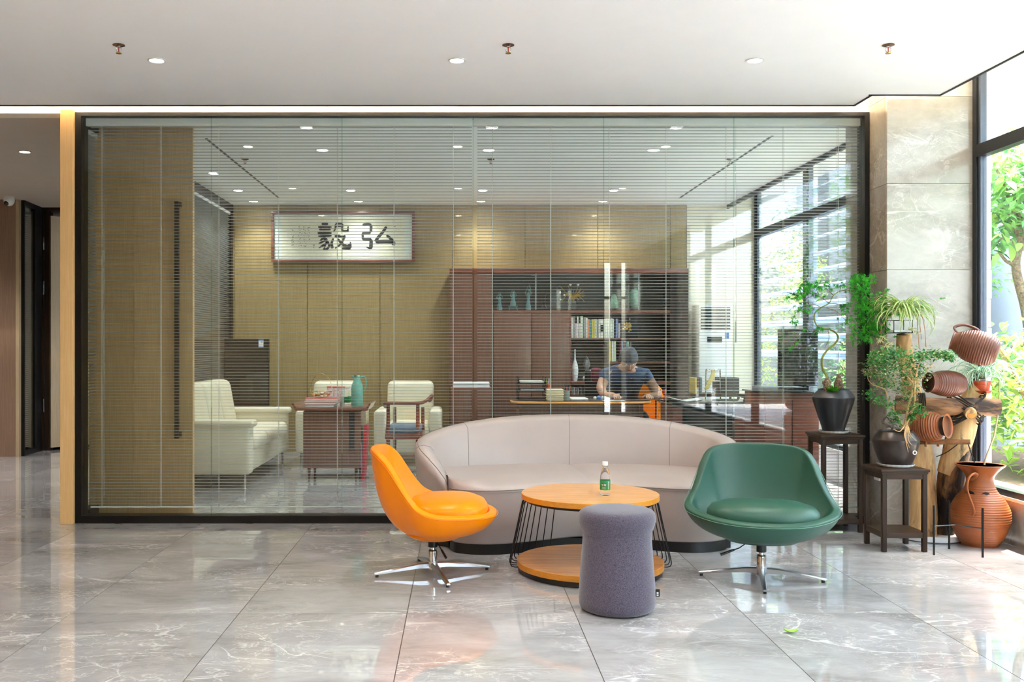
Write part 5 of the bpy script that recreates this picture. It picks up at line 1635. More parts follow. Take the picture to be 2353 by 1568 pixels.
def armchair(cx, cy, label, yaw=0):
    a = thing('armchair', label, 'chair', (cx, cy, 0), group='cream leather armchairs at the office back wall')
    w = .36
    MB().box((-w + .1, -.36, .13), (w - .1, .34, .32), bev=.02).build('base', 'cream_leather', a, world=False)
    MB().box((-w + .13, -.38, .31), (w - .13, .18, .45), bev=.045).build('seat_cushion', 'cream_leather', a, world=False)
    b = MB().box((-w + .10, -.09, 0), (w - .10, .10, .50), bev=.06)
    for i in range(len(b.v)):
        x, y, z = b.v[i]; b.v[i] = (x, y + .24 + z * .16, .38 + z)
    b.build('backrest', 'cream_leather', a, world=False)
    for s in (-1, 1):
        MB().box((s * w, -.38, .13), (s * (w - .13), .34, .59), bev=.04).build('armrest', 'cream_leather', a, world=False)
        for y in (-.32, .28):
            MB().cyl((s * (w - .06), y, 0), .011, 0, .14, 10).build('leg', 'chrome', a, world=False)
    return a
ac1 = armchair(XX(765, 10.45), 10.5, 'cream leather armchair behind the tea cabinet')
dup(ac1, (XX(940, 10.45), 10.5, 0), None, 'cream leather armchair behind the wooden armchair')

# television with sticker
dtv = 10.95
tv = thing('television', 'large black screen on a black cabinet behind the office sofa', 'television', (XX(560, dtv), dtv, ZZ(935, dtv)))
xa, xb = XX(515, dtv), XX(618, dtv)
MB().box((xa, dtv, ZZ(934, dtv)), (xb, dtv + .05, ZZ(779, dtv)), bev=.004).build('casing', 'black_plastic', tv)
MB().box((xa + .01, dtv - .003, ZZ(925, dtv)), (xb - .01, dtv - .0005, ZZ(782, dtv))).build('screen', 'screen_glass', tv, smooth=False)
st = MB().box((XX(594, dtv), dtv - .006, ZZ(800, dtv)), (XX(606, dtv), dtv - .0035, ZZ(779, dtv))).build('sticker', 'sticker_blue', tv, smooth=False)
MB().box((XX(594.5, dtv), dtv - .0072, ZZ(797, dtv)), (XX(605.5, dtv), dtv - .0062, ZZ(783, dtv))).build('sticker_panel', 'paper', st, smooth=False)
MB().box((XX(600, dtv), dtv - .008, ZZ(788, dtv)), (XX(604, dtv), dtv - .0074, ZZ(784.5, dtv))).build('sticker_mark', 'grey_plastic', st, smooth=False)
tvc = thing('media_cabinet', 'black low cabinet holding up the large screen', 'cabinet', ((xa + xb) / 2, dtv + .1, 0))
zt = ZZ(935, dtv) - .002
MB().box((xa - .03, dtv - .1, .06), (xb + .03, dtv + .3, zt), bev=.004).build('body', 'black_plastic', tvc)
for k in range(2):
    xm = xa + (xb - xa) * k / 2
    MB().box((xm, dtv - .112, .1), (xm + (xb - xa) / 2 - .006, dtv - .101, zt - .04), bev=.002).build('door', 'black_metal', tvc)
MB().box((xa, dtv - .05, 0), (xb, dtv + .25, .06)).build('plinth', 'black_rubber', tvc, smooth=False)

# tea cabinet
d1, d2 = 9.02, 9.50
xa, xb = XX(696, d1), XX(829, d1)
ztop = ZZ(934, d1)
cab = thing('tea_cabinet', 'brown wooden tea cabinet with upturned tray top between sofa and armchair', 'cabinet', ((xa + xb) / 2, 9.25, 0))
MB().box((xa, d1 + .012, .115), (xb, d2, ztop - .05), bev=.003).build('body', 'cabinet_wood', cab)
MB().box((xa + .006, d1, .125), (xb - .115, d1 + .012, ztop - .06), bev=.002).build('door', 'cabinet_wood', cab)
MB().box((xb - .108, d1, .30), (xb - .062, d1 + .0125, ztop - .06)).build('slot', 'black_rubber', cab, smooth=False)
MB().box((xb - .058, d1, .125), (xb - .004, d1 + .012, ztop - .06), bev=.002).build('door', 'cabinet_wood', cab)
for x in (xa + .05, xb - .05):
    for y in (d1 + .06, d2 - .06):
        MB().lathe([(.010, 0), (.016, .115)], 12, (x, y, 0)).build('leg', 'cabinet_wood', cab)
top = MB()
prof = [(xa - .10, ztop + .028), (xa - .085, ztop + .030), (xa - .055, ztop - .012), (xb + .055, ztop - .012), (xb + .085, ztop + .030), (xb + .10, ztop + .028), (xb + .065, ztop - .040), (xa - .065, ztop - .040)]
top.loft([[Vector((x, d1 - .04, z)) for x, z in prof], [Vector((x, d2 + .05, z)) for x, z in prof]], closed=True)
top.build('tray_top', 'red_wood', cab, smooth=False)
zt = ztop - .011
def book(x0, x1, y0, y1, z0, z1, mat, label, group, face='paper', rot=0):
    b = thing('book', label, 'book', ((x0 + x1) / 2, (y0 + y1) / 2, z0), group=group)
    t_ = .0025
    if (z1 - z0) < (x1 - x0):       # lying flat
        MB().box((x0, y0, z0), (x1, y1, z0 + t_)).build('cover', mat, b, smooth=False)
        MB().box((x0, y0, z1 - t_), (x1, y1, z1)).build('cover', mat, b, smooth=False)
        MB().box((x0 + .003, y0 + .003, z0 + t_), (x1 - .003, y1 - .003, z1 - t_)).build('pages', face, b, smooth=False)
    else:
        MB().box((x0, y0, z0), (x1, y0 + t_, z1)).build('spine', mat, b, smooth=False)
        MB().box((x0, y0 + t_, z0), (x0 + t_, y1, z1)).build('cover', mat, b, smooth=False)
        MB().box((x1 - t_, y0 + t_, z0), (x1, y1, z1)).build('cover', mat, b, smooth=False)
        MB().box((x0 + t_, y0 + t_, z0 + .003), (x1 - t_, y1 - .004, z1 - .004)).build('pages', face, b, smooth=False)
    return b
z = zt
for k, (a, b, h, m, lab) in enumerate(((704, 770, .022, 'book_grey', 'bottom pale book of the stack on the tea cabinet'), (703, 774, .022, 'red_deep', 'dark red book second from the bottom of the tea cabinet stack'), (702, 779, .013, 'book_white', 'thin white book in the middle of the tea cabinet stack'), (704, 780, .024, 'red_print', 'bright orange-red book on top of the tea cabinet stack'))):
    book(XX(a, 9.15), XX(b, 9.15), 9.07, 9.28, z, z + h, m, lab, 'books on the tea cabinet'); z += h + .001
# wire basket
wb = thing('wire_basket', 'gold wire basket with arched handle on top of the red books', 'basket', (XX(738, 9.17), 9.17, z))
for zz, r_ in ((.004, .055), (.03, .085), (.06, .105)):
    MB().tube([Vector((math.cos(a) * r_, math.sin(a) * r_ * .75, zz)) for a in [2 * PI * k / 24 for k in range(24)]], .0022, 5, closed=True).build('ring', 'brass', wb, world=False)
for k in range(12):
    a = 2 * PI * k / 12
    MB().tube([Vector((math.cos(a) * r_, math.sin(a) * r_ * .75, zz)) for zz, r_ in ((.004, .055), (.03, .085), (.06, .105))], .0018, 4).build('rib', 'brass', wb, world=False)
MB().tube([Vector((math.cos(a) * .105, 0, .06 + math.sin(a) * .17)) for a in [PI * k / 18 for k in range(19)]], .0024, 5).build('handle', 'brass', wb, world=False)
rr_ = random.Random(3)
for k in range(9):
    c = Vector((rr_.uniform(-.05, .05), rr_.uniform(-.035, .035), .022 + .012 * (k % 3)))
    m_ = ('gold', 'book_pink', 'paper', 'book_maroon')[k % 4]
    o = MB().box(c - Vector((.016, .012, .008)) + wb.location, c + Vector((.016, .012, .008)) + wb.location, bev=.005)
    solo(o, 'sweet', m_, '%s wrapped sweet lying in the gold wire basket' % ('golden', 'pink', 'white', 'maroon')[k % 4], 'sweet', 'wrapped sweets in the basket')
for k, px in enumerate((758, 772, 786)):
    cpx = thing('paper_cup_stack', '%s stack of white paper cups with red rim behind the basket' % ('left', 'middle', 'right')[k], 'cups', (XX(px, 9.32), 9.32, zt), group='stacks of paper cups')
    for q in range(5):
        MB().lathe([(.001, .028 * q), (.022, .028 * q), (.029, .028 * q + .062), (.030, .028 * q + .064)], 20).build('cup', 'porcelain', cpx, world=False)
    MB().lathe([(.0275, .174), (.0312, .180), (.0275, .184), (.001, .184)], 20).build('rim', 'red_deep', cpx, world=False)
for k, (px, d_) in enumerate(((798, 9.30), (806, 9.40))):
    w_ = thing('water_bottle', ('front', 'rear')[k] + ' small water bottle with green label beside the teal thermos', 'bottle', (XX(px, d_), d_, zt), group='water bottles on the tea cabinet')
    MB().lathe([(.001, 0), (.026, 0), (.028, .02), (.028, .11), (.016, .15), (.012, .158), (.012, .17), (.001, .17)], 20).build('body', 'window_glass', w_, world=False)
    MB().lathe([(.0285, .03), (.0288, .031), (.0288, .085), (.0285, .086)], 20).build('label', 'green_label', w_, world=False)
    MB().cyl((0, 0, 0), .014, .160, .182, 16).build('cap', 'white_plastic', w_, world=False)
th = thing('vacuum_flask', 'teal enamel vacuum flask with side handle on the tea cabinet', 'flask', (XX(820.5, 9.2), 9.2, zt))
MB().lathe([(.001, 0), (.055, 0), (.057, .01), (.057, .175), (.052, .205), (.036, .245), (.032, .26), (.032, .285), (.036, .29)], 32).build('body', 'teal_enamel', th, world=False)
MB().lathe([(.001, .30), (.030, .30), (.032, .292), (.030, .288), (.001, .288)], 24).build('lid', 'steel', th, world=False)
MB().tube(crom([(.034, 0, .282), (.066, 0, .285), (.086, 0, .262), (.086, 0, .19), (.07, 0, .155), (.056, 0, .15)], 4), .006, 8).build('handle', 'teal_enamel', th, world=False)
MB().tube([(-.028, 0, .284), (-.052, 0, .290)], [.012, .004], 8).build('spout', 'teal_enamel', th, world=False)
bag = MB().box((XX(829, 9.05), 9.05, .0), (XX(836, 9.05), 9.30, .52), bev=.004)
for i in range(len(bag.v)):
    x, y, z_ = bag.v[i]; bag.v[i] = (x + (.03 if z_ > .3 else 0), y, z_)
bg_ = thing('gift_bag', 'slim red and blue paper bag leaning beside the tea cabinet', 'bag', (XX(832, 9.05), 9.1, 0))
bag.build('body', 'red_deep', bg_)
MB().box((XX(830, 9.05), 9.043, .06), (XX(832, 9.05), 9.047, .36)).build('stripe', 'blue_bag', bg_, smooth=False)

# wooden armchair in front of the back armchairs
wc = thing('wooden_armchair', 'dark wooden open armchair with grey-blue seat pad, facing the tea cabinet', 'chair', (XX(925, 9.35), 9.5, 0))
ya, yb = 9.35, 9.85
xl_, xr2 = XX(892, ya), XX(960, ya)
for (x, y, zt_) in ((xl_, ya, .70), (xr2, ya, .70), (xl_ + .03, yb, .64), (xr2 + .03, yb, .64)):
    MB().lathe([(.014, 0), (.020, .4), (.017, zt_)], 12, (x, y, 0)).build('leg', 'red_wood', wc)
MB().tube(crom([(xl_ - .04, ya + .2, .665), (xl_ - .035, ya - .0, .705), (xl_ + .02, ya - .04, .715), (xr2, ya - .04, .715), (xr2 + .08, ya + .0, .735), (xr2 + .13, ya + .15, .775), (xr2 + .11, ya + .3, .72)], 6), [.022] * 37, 8, flat=.75).build('top_rail', 'red_wood', wc)
MB().box((xl_ - .03, ya - .03, .36), (xr2 + .05, yb + .02, .41), bev=.01).build('seat_frame', 'red_wood', wc)
MB().box((xl_ - .01, ya - .02, .41), (xr2 + .03, yb, .485), bev=.03).build('seat_pad', 'blue_cushion', wc)
MB().tube([(xl_, ya, .2), (xr2, ya, .2)], .01, 8).build('stretcher', 'red_wood', wc)

# bookcase
ds, db = 11.0, 11.40
def X_(px): return XX(px, ds)
def Z_(py): return ZZ(py, ds)
bc = thing('bookcase', 'long dark brown wall unit with glass niche and open book shelves', 'bookcase', (X_(1300), 11.2, 0))
zt = Z_(617)
MB().box((X_(1033), ds - .01, zt - .055), (X_(1582), db, zt), bev=.003).build('cornice', 'red_wood', bc)
MB().box((X_(1033), ds, 0), (X_(1088), db, zt - .055)).build('tall_door', 'cabinet_wood', bc, smooth=False)
MB().box((X_(1089), ds, 0), (X_(1132), db, zt - .055)).build('tall_door', 'cabinet_wood', bc, smooth=False)
MB().box((X_(1088.2), ds + .01, 0), (X_(1088.9), db, zt - .055)).build('shadow_gap', 'black_rubber', bc, smooth=False)
MB().box((X_(1132.3), db - .02, 0), (X_(1540), db, zt - .055)).build('back_panel', 'niche_back', bc, smooth=False)
MB().box((X_(1540), ds, 0), (X_(1582), db, zt - .055)).build('side_panel', 'dark_walnut', bc, smooth=False)
MB().box((X_(1132.3), ds + .005, Z_(720)), (X_(1540), db - .02, Z_(713))).build('shelf', 'cabinet_wood', bc, smooth=False)
for a, b in ((1134, 1221), (1222.5, 1310)):
    MB().box((X_(a), ds, 0.05), (X_(b), ds + .02, Z_(720.6)), bev=.002).build('cupboard_door', 'cabinet_wood', bc)
MB().box((X_(1310.5), ds, 0), (X_(1313), db - .02, Z_(720.6))).build('divider', 'red_wood', bc, smooth=False)
MB().box((X_(1313.2), ds + .005, Z_(781)), (X_(1540), db - .02, Z_(777))).build('shelf', 'cabinet_wood', bc, smooth=False)
MB().box((X_(1395), ds + .005, Z_(835)), (X_(1540), db - .02, Z_(831))).build('shelf', 'cabinet_wood', bc, smooth=False)
MB().box((X_(1313.2), ds - .02, Z_(883)), (X_(1540), db - .02, Z_(878))).build('counter', 'red_wood', bc, smooth=False)
MB().box((X_(1313.2), ds + .005, Z_(912)), (X_(1540), db - .02, Z_(908))).build('shelf', 'cabinet_wood', bc, smooth=False)
MB().box((X_(1313.2), ds + .01, 0), (X_(1540), ds + .03, Z_(912.5))).build('cupboard_door', 'cabinet_wood', bc, smooth=False)
MB().box((X_(1135), ds + .006, Z_(712.6)), (X_(1539), ds + .011, zt - .056)).build('glass_door', 'window_glass', bc, smooth=False)
for px in (1230, 1467):
    MB().box((X_(px), ds + .012, Z_(712.6)), (X_(px + 3), ds + .03, zt - .056)).build('mullion', 'grey_plastic', bc, smooth=False)
# figurines
def figure(px, hpx, kind, label):
    z0 = Z_(713) + .0012; d = ds + .15
    f = thing('figurine', label, 'figurine', (XX(px, d), d, z0), group='blue-green figurines in the glass niche')
    h = hpx * d / F
    rr_ = random.Random(px)
    if kind == 1:
        MB().tube([(-.05, 0, .0), (-.035, 0, .045)], .006, 6).build('stool_leg', 'figurine_blue', f, world=False)
        MB().tube([(.05, 0, .0), (.035, 0, .045)], .006, 6).build('stool_leg', 'figurine_blue', f, world=False)
        MB().box((-.055, -.02, .045), (.055, .02, .052), bev=.002).build('stool_seat', 'figurine_blue', f, world=False)
    b0 = .05 if kind == 1 else 0
    prof = [(.001, b0), (.030, b0), (.034, b0 + h * .12), (.024, b0 + h * .25), (.016, b0 + h * .40), (.020, b0 + h * .52), (.018, b0 + h * .62), (.007, b0 + h * .68), (.006, b0 + h * .70)]
    MB().lathe([(r_, min(z_, h * .74)) for r_, z_ in prof], 16, sx=1.0, sy=.8).build('body', 'figurine_blue', f, world=False)
    MB().ball((.003, 0, h * .77), .014, 12, 8, (.9, .9, 1.2)).build('head', 'figurine_blue', f, world=False)
    for s in (-1, 1):
        MB().tube(crom([(s * .016, 0, h * .60), (s * .036, -.01, h * .66), (s * .020, -.012, h * (.80 if kind else .74)), (s * .006, -.01, h * .93)], 3), [.007, .006, .005, .0045, .004, .004, .0035, .0035, .003, .003], 6).build('arm', 'figurine_blue', f, world=False)
    if kind == 2:
        MB().tube(crom([(.0, -.01, h * .55), (.025, -.02, h * .75), (.012, -.01, h * .98)], 4), .006, 6).build('sash', 'figurine_blue', f, world=False)
figure(1148, 46, 0, 'kneeling blue-green figurine at the left end of the niche')
figure(1179, 52, 1, 'blue-green figurine seated on a stool in the niche')
figure(1214, 60, 2, 'tall standing blue-green figurine in the niche')
# smoky small pieces and plates
pl3 = thing('round_plate', 'round dark grey plate standing in the glass niche', 'plate', (XX(1290, 11.18), 11.18, Z_(711)))
MB().lathe([(.001, 0), (.10, 0), (.145, .010), (.148, .014), (.10, .007), (.001, .006)], 36, M4=Matrix.Translation((0, 0, .15)) @ Matrix.Rotation(R(80), 4, 'X')).build('dish', 'smoke', pl3, world=False)
for k, (x, z) in enumerate(((-.02, .20), (.03, .17), (-.015, .12))):
    MB().ball((x, -.045, z), .013, 10, 8).build('white_blossom', 'porcelain', pl3, world=False)
wr = thing('twig_wreath', 'twisted twig ornament with white blossoms in a clay pot inside the niche', 'ornament', (XX(1316, 11.13), 11.13, Z_(712.8)))
rr_ = random.Random(12)
for k in range(22):
    a = rr_.uniform(0, 2 * PI); L = rr_.uniform(.08, .2)
    MB().tube(crom([(0, 0, .10), (math.cos(a) * L * .3, math.sin(a) * .02, .16 + rr_.uniform(0, .05)), (math.cos(a) * L * .8, math.sin(a) * .04, .20 + rr_.uniform(-.12, .10))], 4), .0035, 4).build('twig', 'gold', wr, world=False)
MB().lathe([(.001, 0), (.03, 0), (.045, .04), (.04, .10), (.03, .115)], 20).build('pot', 'smoke', wr, world=False)
for k, (x, z) in enumerate(((-.03, .30), (.06, .30))):
    MB().ball((x, -.02, z), .016, 10, 8).build('blossom', 'porcelain', wr, world=False)
hc = thing('crystal_ornament', 'smoky glass swan-like ornament left of the wreath in the niche', 'ornament', (XX(1256, 11.15), 11.15, Z_(712.8)))
MB().tube(crom([(-.09, 0, .004), (-.03, 0, .05), (.0, 0, .03), (.05, 0, .05), (.12, 0, .004)], 4), [.004, .006, .009, .014, .016, .018, .016, .014, .012, .010, .010, .012, .014, .012, .008, .006, .004], 8).build('body', 'smoke', hc, world=False)
MB().tube(crom([(.0, 0, .04), (-.02, 0, .12), (.0, 0, .19), (.06, 0, .21), (.09, 0, .16)], 4), .005, 6).build('neck', 'smoke', hc, world=False)
def vase(px, d, z0, prof, mat, name, label, cat='vase'):
    v_ = MB().lathe(prof, 32, (XX(px, d), d, z0))
    return solo(v_, name, mat, label, cat, angle=60)
vase(1411, 11.15, Z_(707), [(.001, 0), (.045, 0), (.05, .01), (.048, .05), (.036, .12), (.020, .155), (.014, .16), (.001, .16)], 'celadon', 'vase', 'short green celadon vase behind the white cord in the niche')
vase(1458, 11.15, Z_(706), [(.001, 0), (.035, 0), (.040, .01), (.052, .06), (.060, .13), (.058, .17), (.042, .20), (.028, .208), (.030, .218), (.024, .22)], 'celadon', 'vase', 'tall green celadon vase at the right end of the niche')
# books on the upper open shelf
seq = [(1313, 4.5, 49, 'book_white'), (1318, 3.5, 50, 'book_grey'), (1322, 4, 33, 'book_pink'), (1326.5, 3, 50, 'book_white'), (1330, 4, 33, 'book_pink'), (1334, 6, 50, 'book_green'), (1341, 5, 47, 'book_grey'), (1346.5, 4, 46, 'book_white'),
       (1351, 4, 43, 'book_orange'), (1355.5, 4.5, 43, 'book_teal'), (1360.5, 3.5, 43, 'book_yellow'), (1364.5, 3, 43, 'book_yellow'), (1368, 3.5, 43, 'book_white'), (1372, 3, 42, 'book_grey'), (1375.5, 3.5, 43, 'book_white'), (1379.5, 8, 43, 'book_white'),
       (1388, 4, 43, 'book_green'), (1392.5, 3.5, 44, 'book_white'), (1396.5, 3.5, 44, 'book_white'), (1400.5, 3, 43, 'book_green'), (1404, 3.5, 45, 'book_white'), (1408, 3, 44, 'book_green'), (1415, 3, 44, 'book_blue'), (1418.5, 2.5, 44, 'book_blue'), (1421.5, 4, 34, 'book_pink')]
cn = dict(book_white='white', book_grey='grey', book_pink='dusty pink', book_orange='orange', book_teal='teal', book_yellow='yellow', book_blue='blue', book_green='pale green', book_maroon='maroon')
from collections import Counter
def shelf_books(seq, zpy, shelf, yfront):
    cnt = Counter(m for _, _, _, m in seq); seen = Counter()
    ordn = ['first', 'second', 'third', 'fourth', 'fifth', 'sixth', 'seventh', 'eighth', 'ninth', 'tenth']
    for px, w_, h_, m in seq:
        c_ = cn[m]
        if cnt[m] == 1: lab = 'only %s book standing on the %s' % (c_, shelf)
        else: lab = '%s %s book from the left on the %s' % (ordn[seen[m]], c_, shelf)
        seen[m] += 1
        x0, x1 = XX(px, yfront), XX(px + w_ - .3, yfront)
        z0 = Z_(zpy) + .001
        bk_ = book(x0, x1, yfront, yfront + .17, z0, z0 + h_ * yfront / F, m, lab, 'books on the ' + shelf)
shelf_books(seq, 777, 'upper open shelf', 11.02)
# black pattern on the wide white book
MB().box((XX(1380.5, 11.015), 11.015, Z_(762)), (XX(1386, 11.015), 11.019, Z_(747))).build('spine_print', 'ink', [o for o in COL.objects if o.name.startswith('book') and o.get('label', '').startswith('seventh white')][0] if any(o.get('label', '').startswith('seventh white') for o in COL.objects) else None, smooth=False)
seq2 = [(1400, 5, 47, 'book_yellow'), (1406, 4, 47, 'book_white'), (1410.5, 5, 47, 'book_green'), (1424, 4, 47, 'book_maroon'), (1428.5, 3, 46, 'book_blue'), (1432, 3, 46, 'book_maroon'), (1438, 3.5, 46, 'book_teal'), (1442, 3, 46, 'book_green'), (1447, 4, 46, 'book_grey')]
shelf_books(seq2, 831, 'second shelf behind the person', 11.02)
seq3 = [(1314, 2, 17, 'book_grey'), (1318, 4, 17, 'book_pink'), (1324, 3, 16, 'book_grey'), (1328, 2.5, 14, 'book_pink'), (1334, 4, 17, 'book_teal'), (1342, 3, 13, 'book_grey'), (1351, 3, 17, 'book_grey'), (1356, 2.5, 17, 'book_white'), (1361, 4, 14, 'book_maroon')]
shelf_books(seq3, 908, 'low shelf under the counter', 11.02)
go = thing('gold_ornament', 'gold leaf ornament in a dark frame beside the books', 'ornament', (XX(1443, 11.15), 11.15, Z_(777)))
MB().box((XX(1424.5, 11.15), 11.15, Z_(777) + .001), (XX(1466, 11.15), 11.17, Z_(725)), bev=.003).build('frame', 'dark_panel', go)
gm = MB(); rr_ = random.Random(8)
for k in range(26):
    c = W(1443 + rr_.gauss(0, 4), 749 + rr_.gauss(0, 6.5), 11.14)
    a = rr_.uniform(0, 2 * PI)
    gm.add([c, c + Vector((math.cos(a) * .02, -.004, math.sin(a) * .02)), c + Vector((math.cos(a + .6) * .034, -.010, math.sin(a + .6) * .034)), c + Vector((math.cos(a + 1.2) * .02, -.004, math.sin(a + 1.2) * .02))], [(0, 1, 2, 3)])
gm.build('gold_leaves', 'gold', go, smooth=False)
vase(1321, 11.08, Z_(878) + .0005, [(.001, 0), (.024, 0), (.030, .02), (.038, .10), (.040, .14), (.034, .19), (.018, .235), (.009, .27), (.008, .36), (.010, .375), (.006, .375)], 'porcelain', 'slim_vase', 'slim white long-necked vase on the bookcase counter')
vase(1352, 11.08, Z_(878) + .0005, [(.001, 0), (.03, .001), (.058, .015), (.068, .038), (.060, .060), (.035, .072), (.015, .074), (.001, .073)], 'porcelain', 'round_vase', 'round white bowl-shaped vase beside the slim vase')
cr = thing('crystal_trophy', 'spiky clear crystal trophy behind the round white vase', 'trophy', (XX(1348, 11.20), 11.20, Z_(878) + .001))
cb = MB(); cb.lathe([(.001, .10), (.045, .19), (.030, .25), (.001, .30)], 6); cb.build('crystal', 'grey_plastic', cr, world=False, smooth=False)
MB().lathe([(.03, 0), (.03, .02), (.008, .03), (.006, .11)], 12).build('stand', 'smoke', cr, world=False)

# side cabinet with white paper trays at the far left of the bookcase
sc2 = thing('side_cabinet', 'low brown cabinet in front of the bookcase door', 'cabinet', (XX(1080, 10.5), 10.6, 0))
MB().box((XX(1035, 10.5), 10.5, .05), (XX(1130, 10.5), 10.9, ZZ(892, 10.5)), bev=.003).build('body', 'red_wood', sc2)
for a, b in ((1036, 1081), (1083, 1129)):
    MB().box((XX(a, 10.5), 10.488, .08), (XX(b, 10.5), 10.4995, ZZ(896, 10.5)), bev=.002).build('door', 'cabinet_wood', sc2)
MB().box((XX(1037, 10.5), 10.52, 0), (XX(1128, 10.5), 10.88, .05)).build('plinth', 'black_rubber', sc2, smooth=False)
pt = thing('paper_tray', 'white paper tray on the low brown cabinet', 'tray', (XX(1083, 10.5), 10.6, ZZ(892, 10.5) + .001))
MB().box((XX(1041, 10.5), 10.5, ZZ(892, 10.5) + .001), (XX(1125, 10.5), 10.82, ZZ(886, 10.5)), bev=.003).build('lower_tray', 'white_plastic', pt)
MB().box((XX(1041, 10.5), 10.51, ZZ(884.5, 10.5)), (XX(1125, 10.5), 10.82, ZZ(880, 10.5)), bev=.003).build('upper_tray', 'white_plastic', pt)
for px in (1043, 1121):
    MB().box((XX(px, 10.5), 10.78, ZZ(886, 10.5)), (XX(px + 2, 10.5), 10.81, ZZ(884.5, 10.5))).build('spacer', 'white_plastic', pt, smooth=False)

# writing desk
dd1, dd2 = 9.45, 10.15
zdk = ZZ(923, dd1)
dk = thing('writing_desk', 'long dark writing desk with curved light oak front edge', 'desk', (XX(1340, 9.8), 9.8, 0))
pts = [(XX(1180, dd1), dd2), (XX(1182, dd1), dd1 + .12), (XX(1215, dd1), dd1 + .01), (XX(1340, dd1), dd1 - .06), (XX(1450, dd1), dd1 - .02), (XX(1500, dd1), dd1 + .15), (XX(1508, dd1), dd2)]
cur = crom([Vector((x, y, 0)) for x, y in pts], 6)
MB().prism([(p.x, p.y) for p in cur], zdk - .03, zdk, 0).build('desktop', 'dark_walnut_flat', dk, smooth=False)
MB().tube([Vector((p.x, p.y - .002, zdk - .013)) for p in cur[3:-3]], .012, 8).build('front_edge', 'oak_edge', dk)
MB().box((XX(1200, dd1), dd1 + .16, .02), (XX(1480, dd1), dd1 + .19, zdk - .03)).build('modesty_panel', 'cabinet_wood', dk, smooth=False)
for x in (XX(1200, dd1), XX(1480, dd1)):
    MB().box((x - .02, dd1 + .14, 0), (x + .02, dd2 - .05, zdk - .03)).build('side_panel', 'cabinet_wood', dk, smooth=False)
# three-tier letter tray
lt = thing('letter_tray', 'black three-tier letter tray at the left end of the desk', 'tray', (XX(1223, 9.7), 9.75, zdk + .001))
for k in range(3):
    z = zdk + .008 + k * .08
    MB().box((XX(1191, 9.65), 9.65, z), (XX(1255, 9.65), 9.98, z + .006)).build('tier', 'black_plastic', lt, smooth=False)
    MB().box((XX(1191, 9.65), 9.65, z), (XX(1193, 9.65), 9.98, z + .05)).build('side', 'black_plastic', lt, smooth=False)
    MB().box((XX(1253, 9.65), 9.65, z), (XX(1255, 9.65), 9.98, z + .05)).build('side', 'black_plastic', lt, smooth=False)
for x in (1191.5, 1252.5):
    for y in (9.66, 9.96):
        MB().box((XX(x, 9.65), y, zdk + .0012), (XX(x + 2, 9.65), y + .01, zdk + .235)).build('post', 'black_metal', lt, smooth=False)
for k, z in enumerate((zdk + .095, zdk + .175)):
    pp = MB().box((XX(1196, 9.66), 9.67, z), (XX(1250, 9.66), 9.95, z + .018), bev=.004)
    solo(pp, 'document_pile', 'grey_plastic' if k == 0 else 'book_white', ('grey document pile on the middle tier of the black letter tray', 'pale document pile on the top tier of the black letter tray')[k], 'documents')
bx = thing('pleated_box', 'pleated cream paper box at the front of the desk', 'box', (XX(1276, 9.55), 9.58, zdk + .001))
for k in range(10):
    dzk = .0118 * k; g = .004 * (k % 2) - .003 * abs(k - 5) / 5
    MB().box((XX(1257, 9.5) - g, 9.50 - g, zdk + .001 + dzk), (XX(1295, 9.5) + g, 9.66 + g, zdk + .001 + dzk + .0105), bev=.003).build('layer', 'cream_paper', bx)
def cup(px, d, r, h, mat, label, pens):
    c_ = thing('pen_cup', label, 'cup', (XX(px, d), d, zdk + .001))
    MB().lathe([(.001, 0), (r * .9, 0), (r, h), (r * .92, h), (r * .84, .006), (.001, .006)], 24).build('body', mat, c_, world=False)
    rr_ = random.Random(px)
    for k, m_ in enumerate(pens):
        a = 2 * PI * k / len(pens)
        MB().tube([(0, 0, .01), (math.cos(a) * r * .6, math.sin(a) * r * .6, h), (math.cos(a) * r * 1.2, math.sin(a) * r * 1.2, h + rr_.uniform(.03, .07))], .004, 6).build('pen', m_, c_, world=False)
    return c_
cup(1303, 9.62, .028, .10, 'grey_mug', 'grey-green mug of pens right of the cream box', ['gold', 'ink', 'navy', 'book_grey', 'ink', 'pen_orange', 'navy'])
cup(1261, 9.80, .026, .16, 'pen_orange', 'orange pen cup behind the cream box', ['ball_green', 'ball_purple', 'ball_lime', 'paper'])
for k, (px, m_, n_, r_) in enumerate(((1367, 'porcelain', 'white', .018), (1375.5, 'ball_blue', 'blue and white', .022), (1385, 'porcelain', 'larger white', .020), (1396.5, 'ball_green', 'green', .014), (1408, 'ball_purple', 'purple', .014), (1415, 'ball_orange', 'orange', .016), (1422, 'ball_lime', 'lime', .014))):
    solo(MB().ball((XX(px, 9.72), 9.72 - .02 * (k % 2), zdk + r_ + .0005), r_, 14, 10), 'desk_ball', m_, '%s ball in the row of little balls on the desk' % n_, 'ball', 'little coloured balls on the desk')
solo(MB().box((XX(1385, 9.6), 9.52, zdk + .0005), (XX(1434, 9.6), 9.68, zdk + .003)), 'paper_sheet', 'paper', 'white sheets of paper in front of the person', 'paper', smooth=False)
solo(MB().box((XX(1313, 9.6), 9.60, zdk + .0005), (XX(1352, 9.6), 9.85, zdk + .022), bev=.006), 'folder', 'wash', 'pale green-grey folder lying on the desk', 'folder')
lp_ = thing('acrylic_stand', 'smoky clear acrylic sign stand at the right end of the desk', 'stand', (XX(1478, 9.6), 9.75, zdk + .001))
lo_ = MB().box((-.155, 0, 0), (.155, .008, .215), bev=.003)
for i in range(len(lo_.v)):
    x, y, z = lo_.v[i]; lo_.v[i] = (x, y - z * .22 - .10, z + .014)
lo_.build('panel', 'acrylic', lp_, world=False)
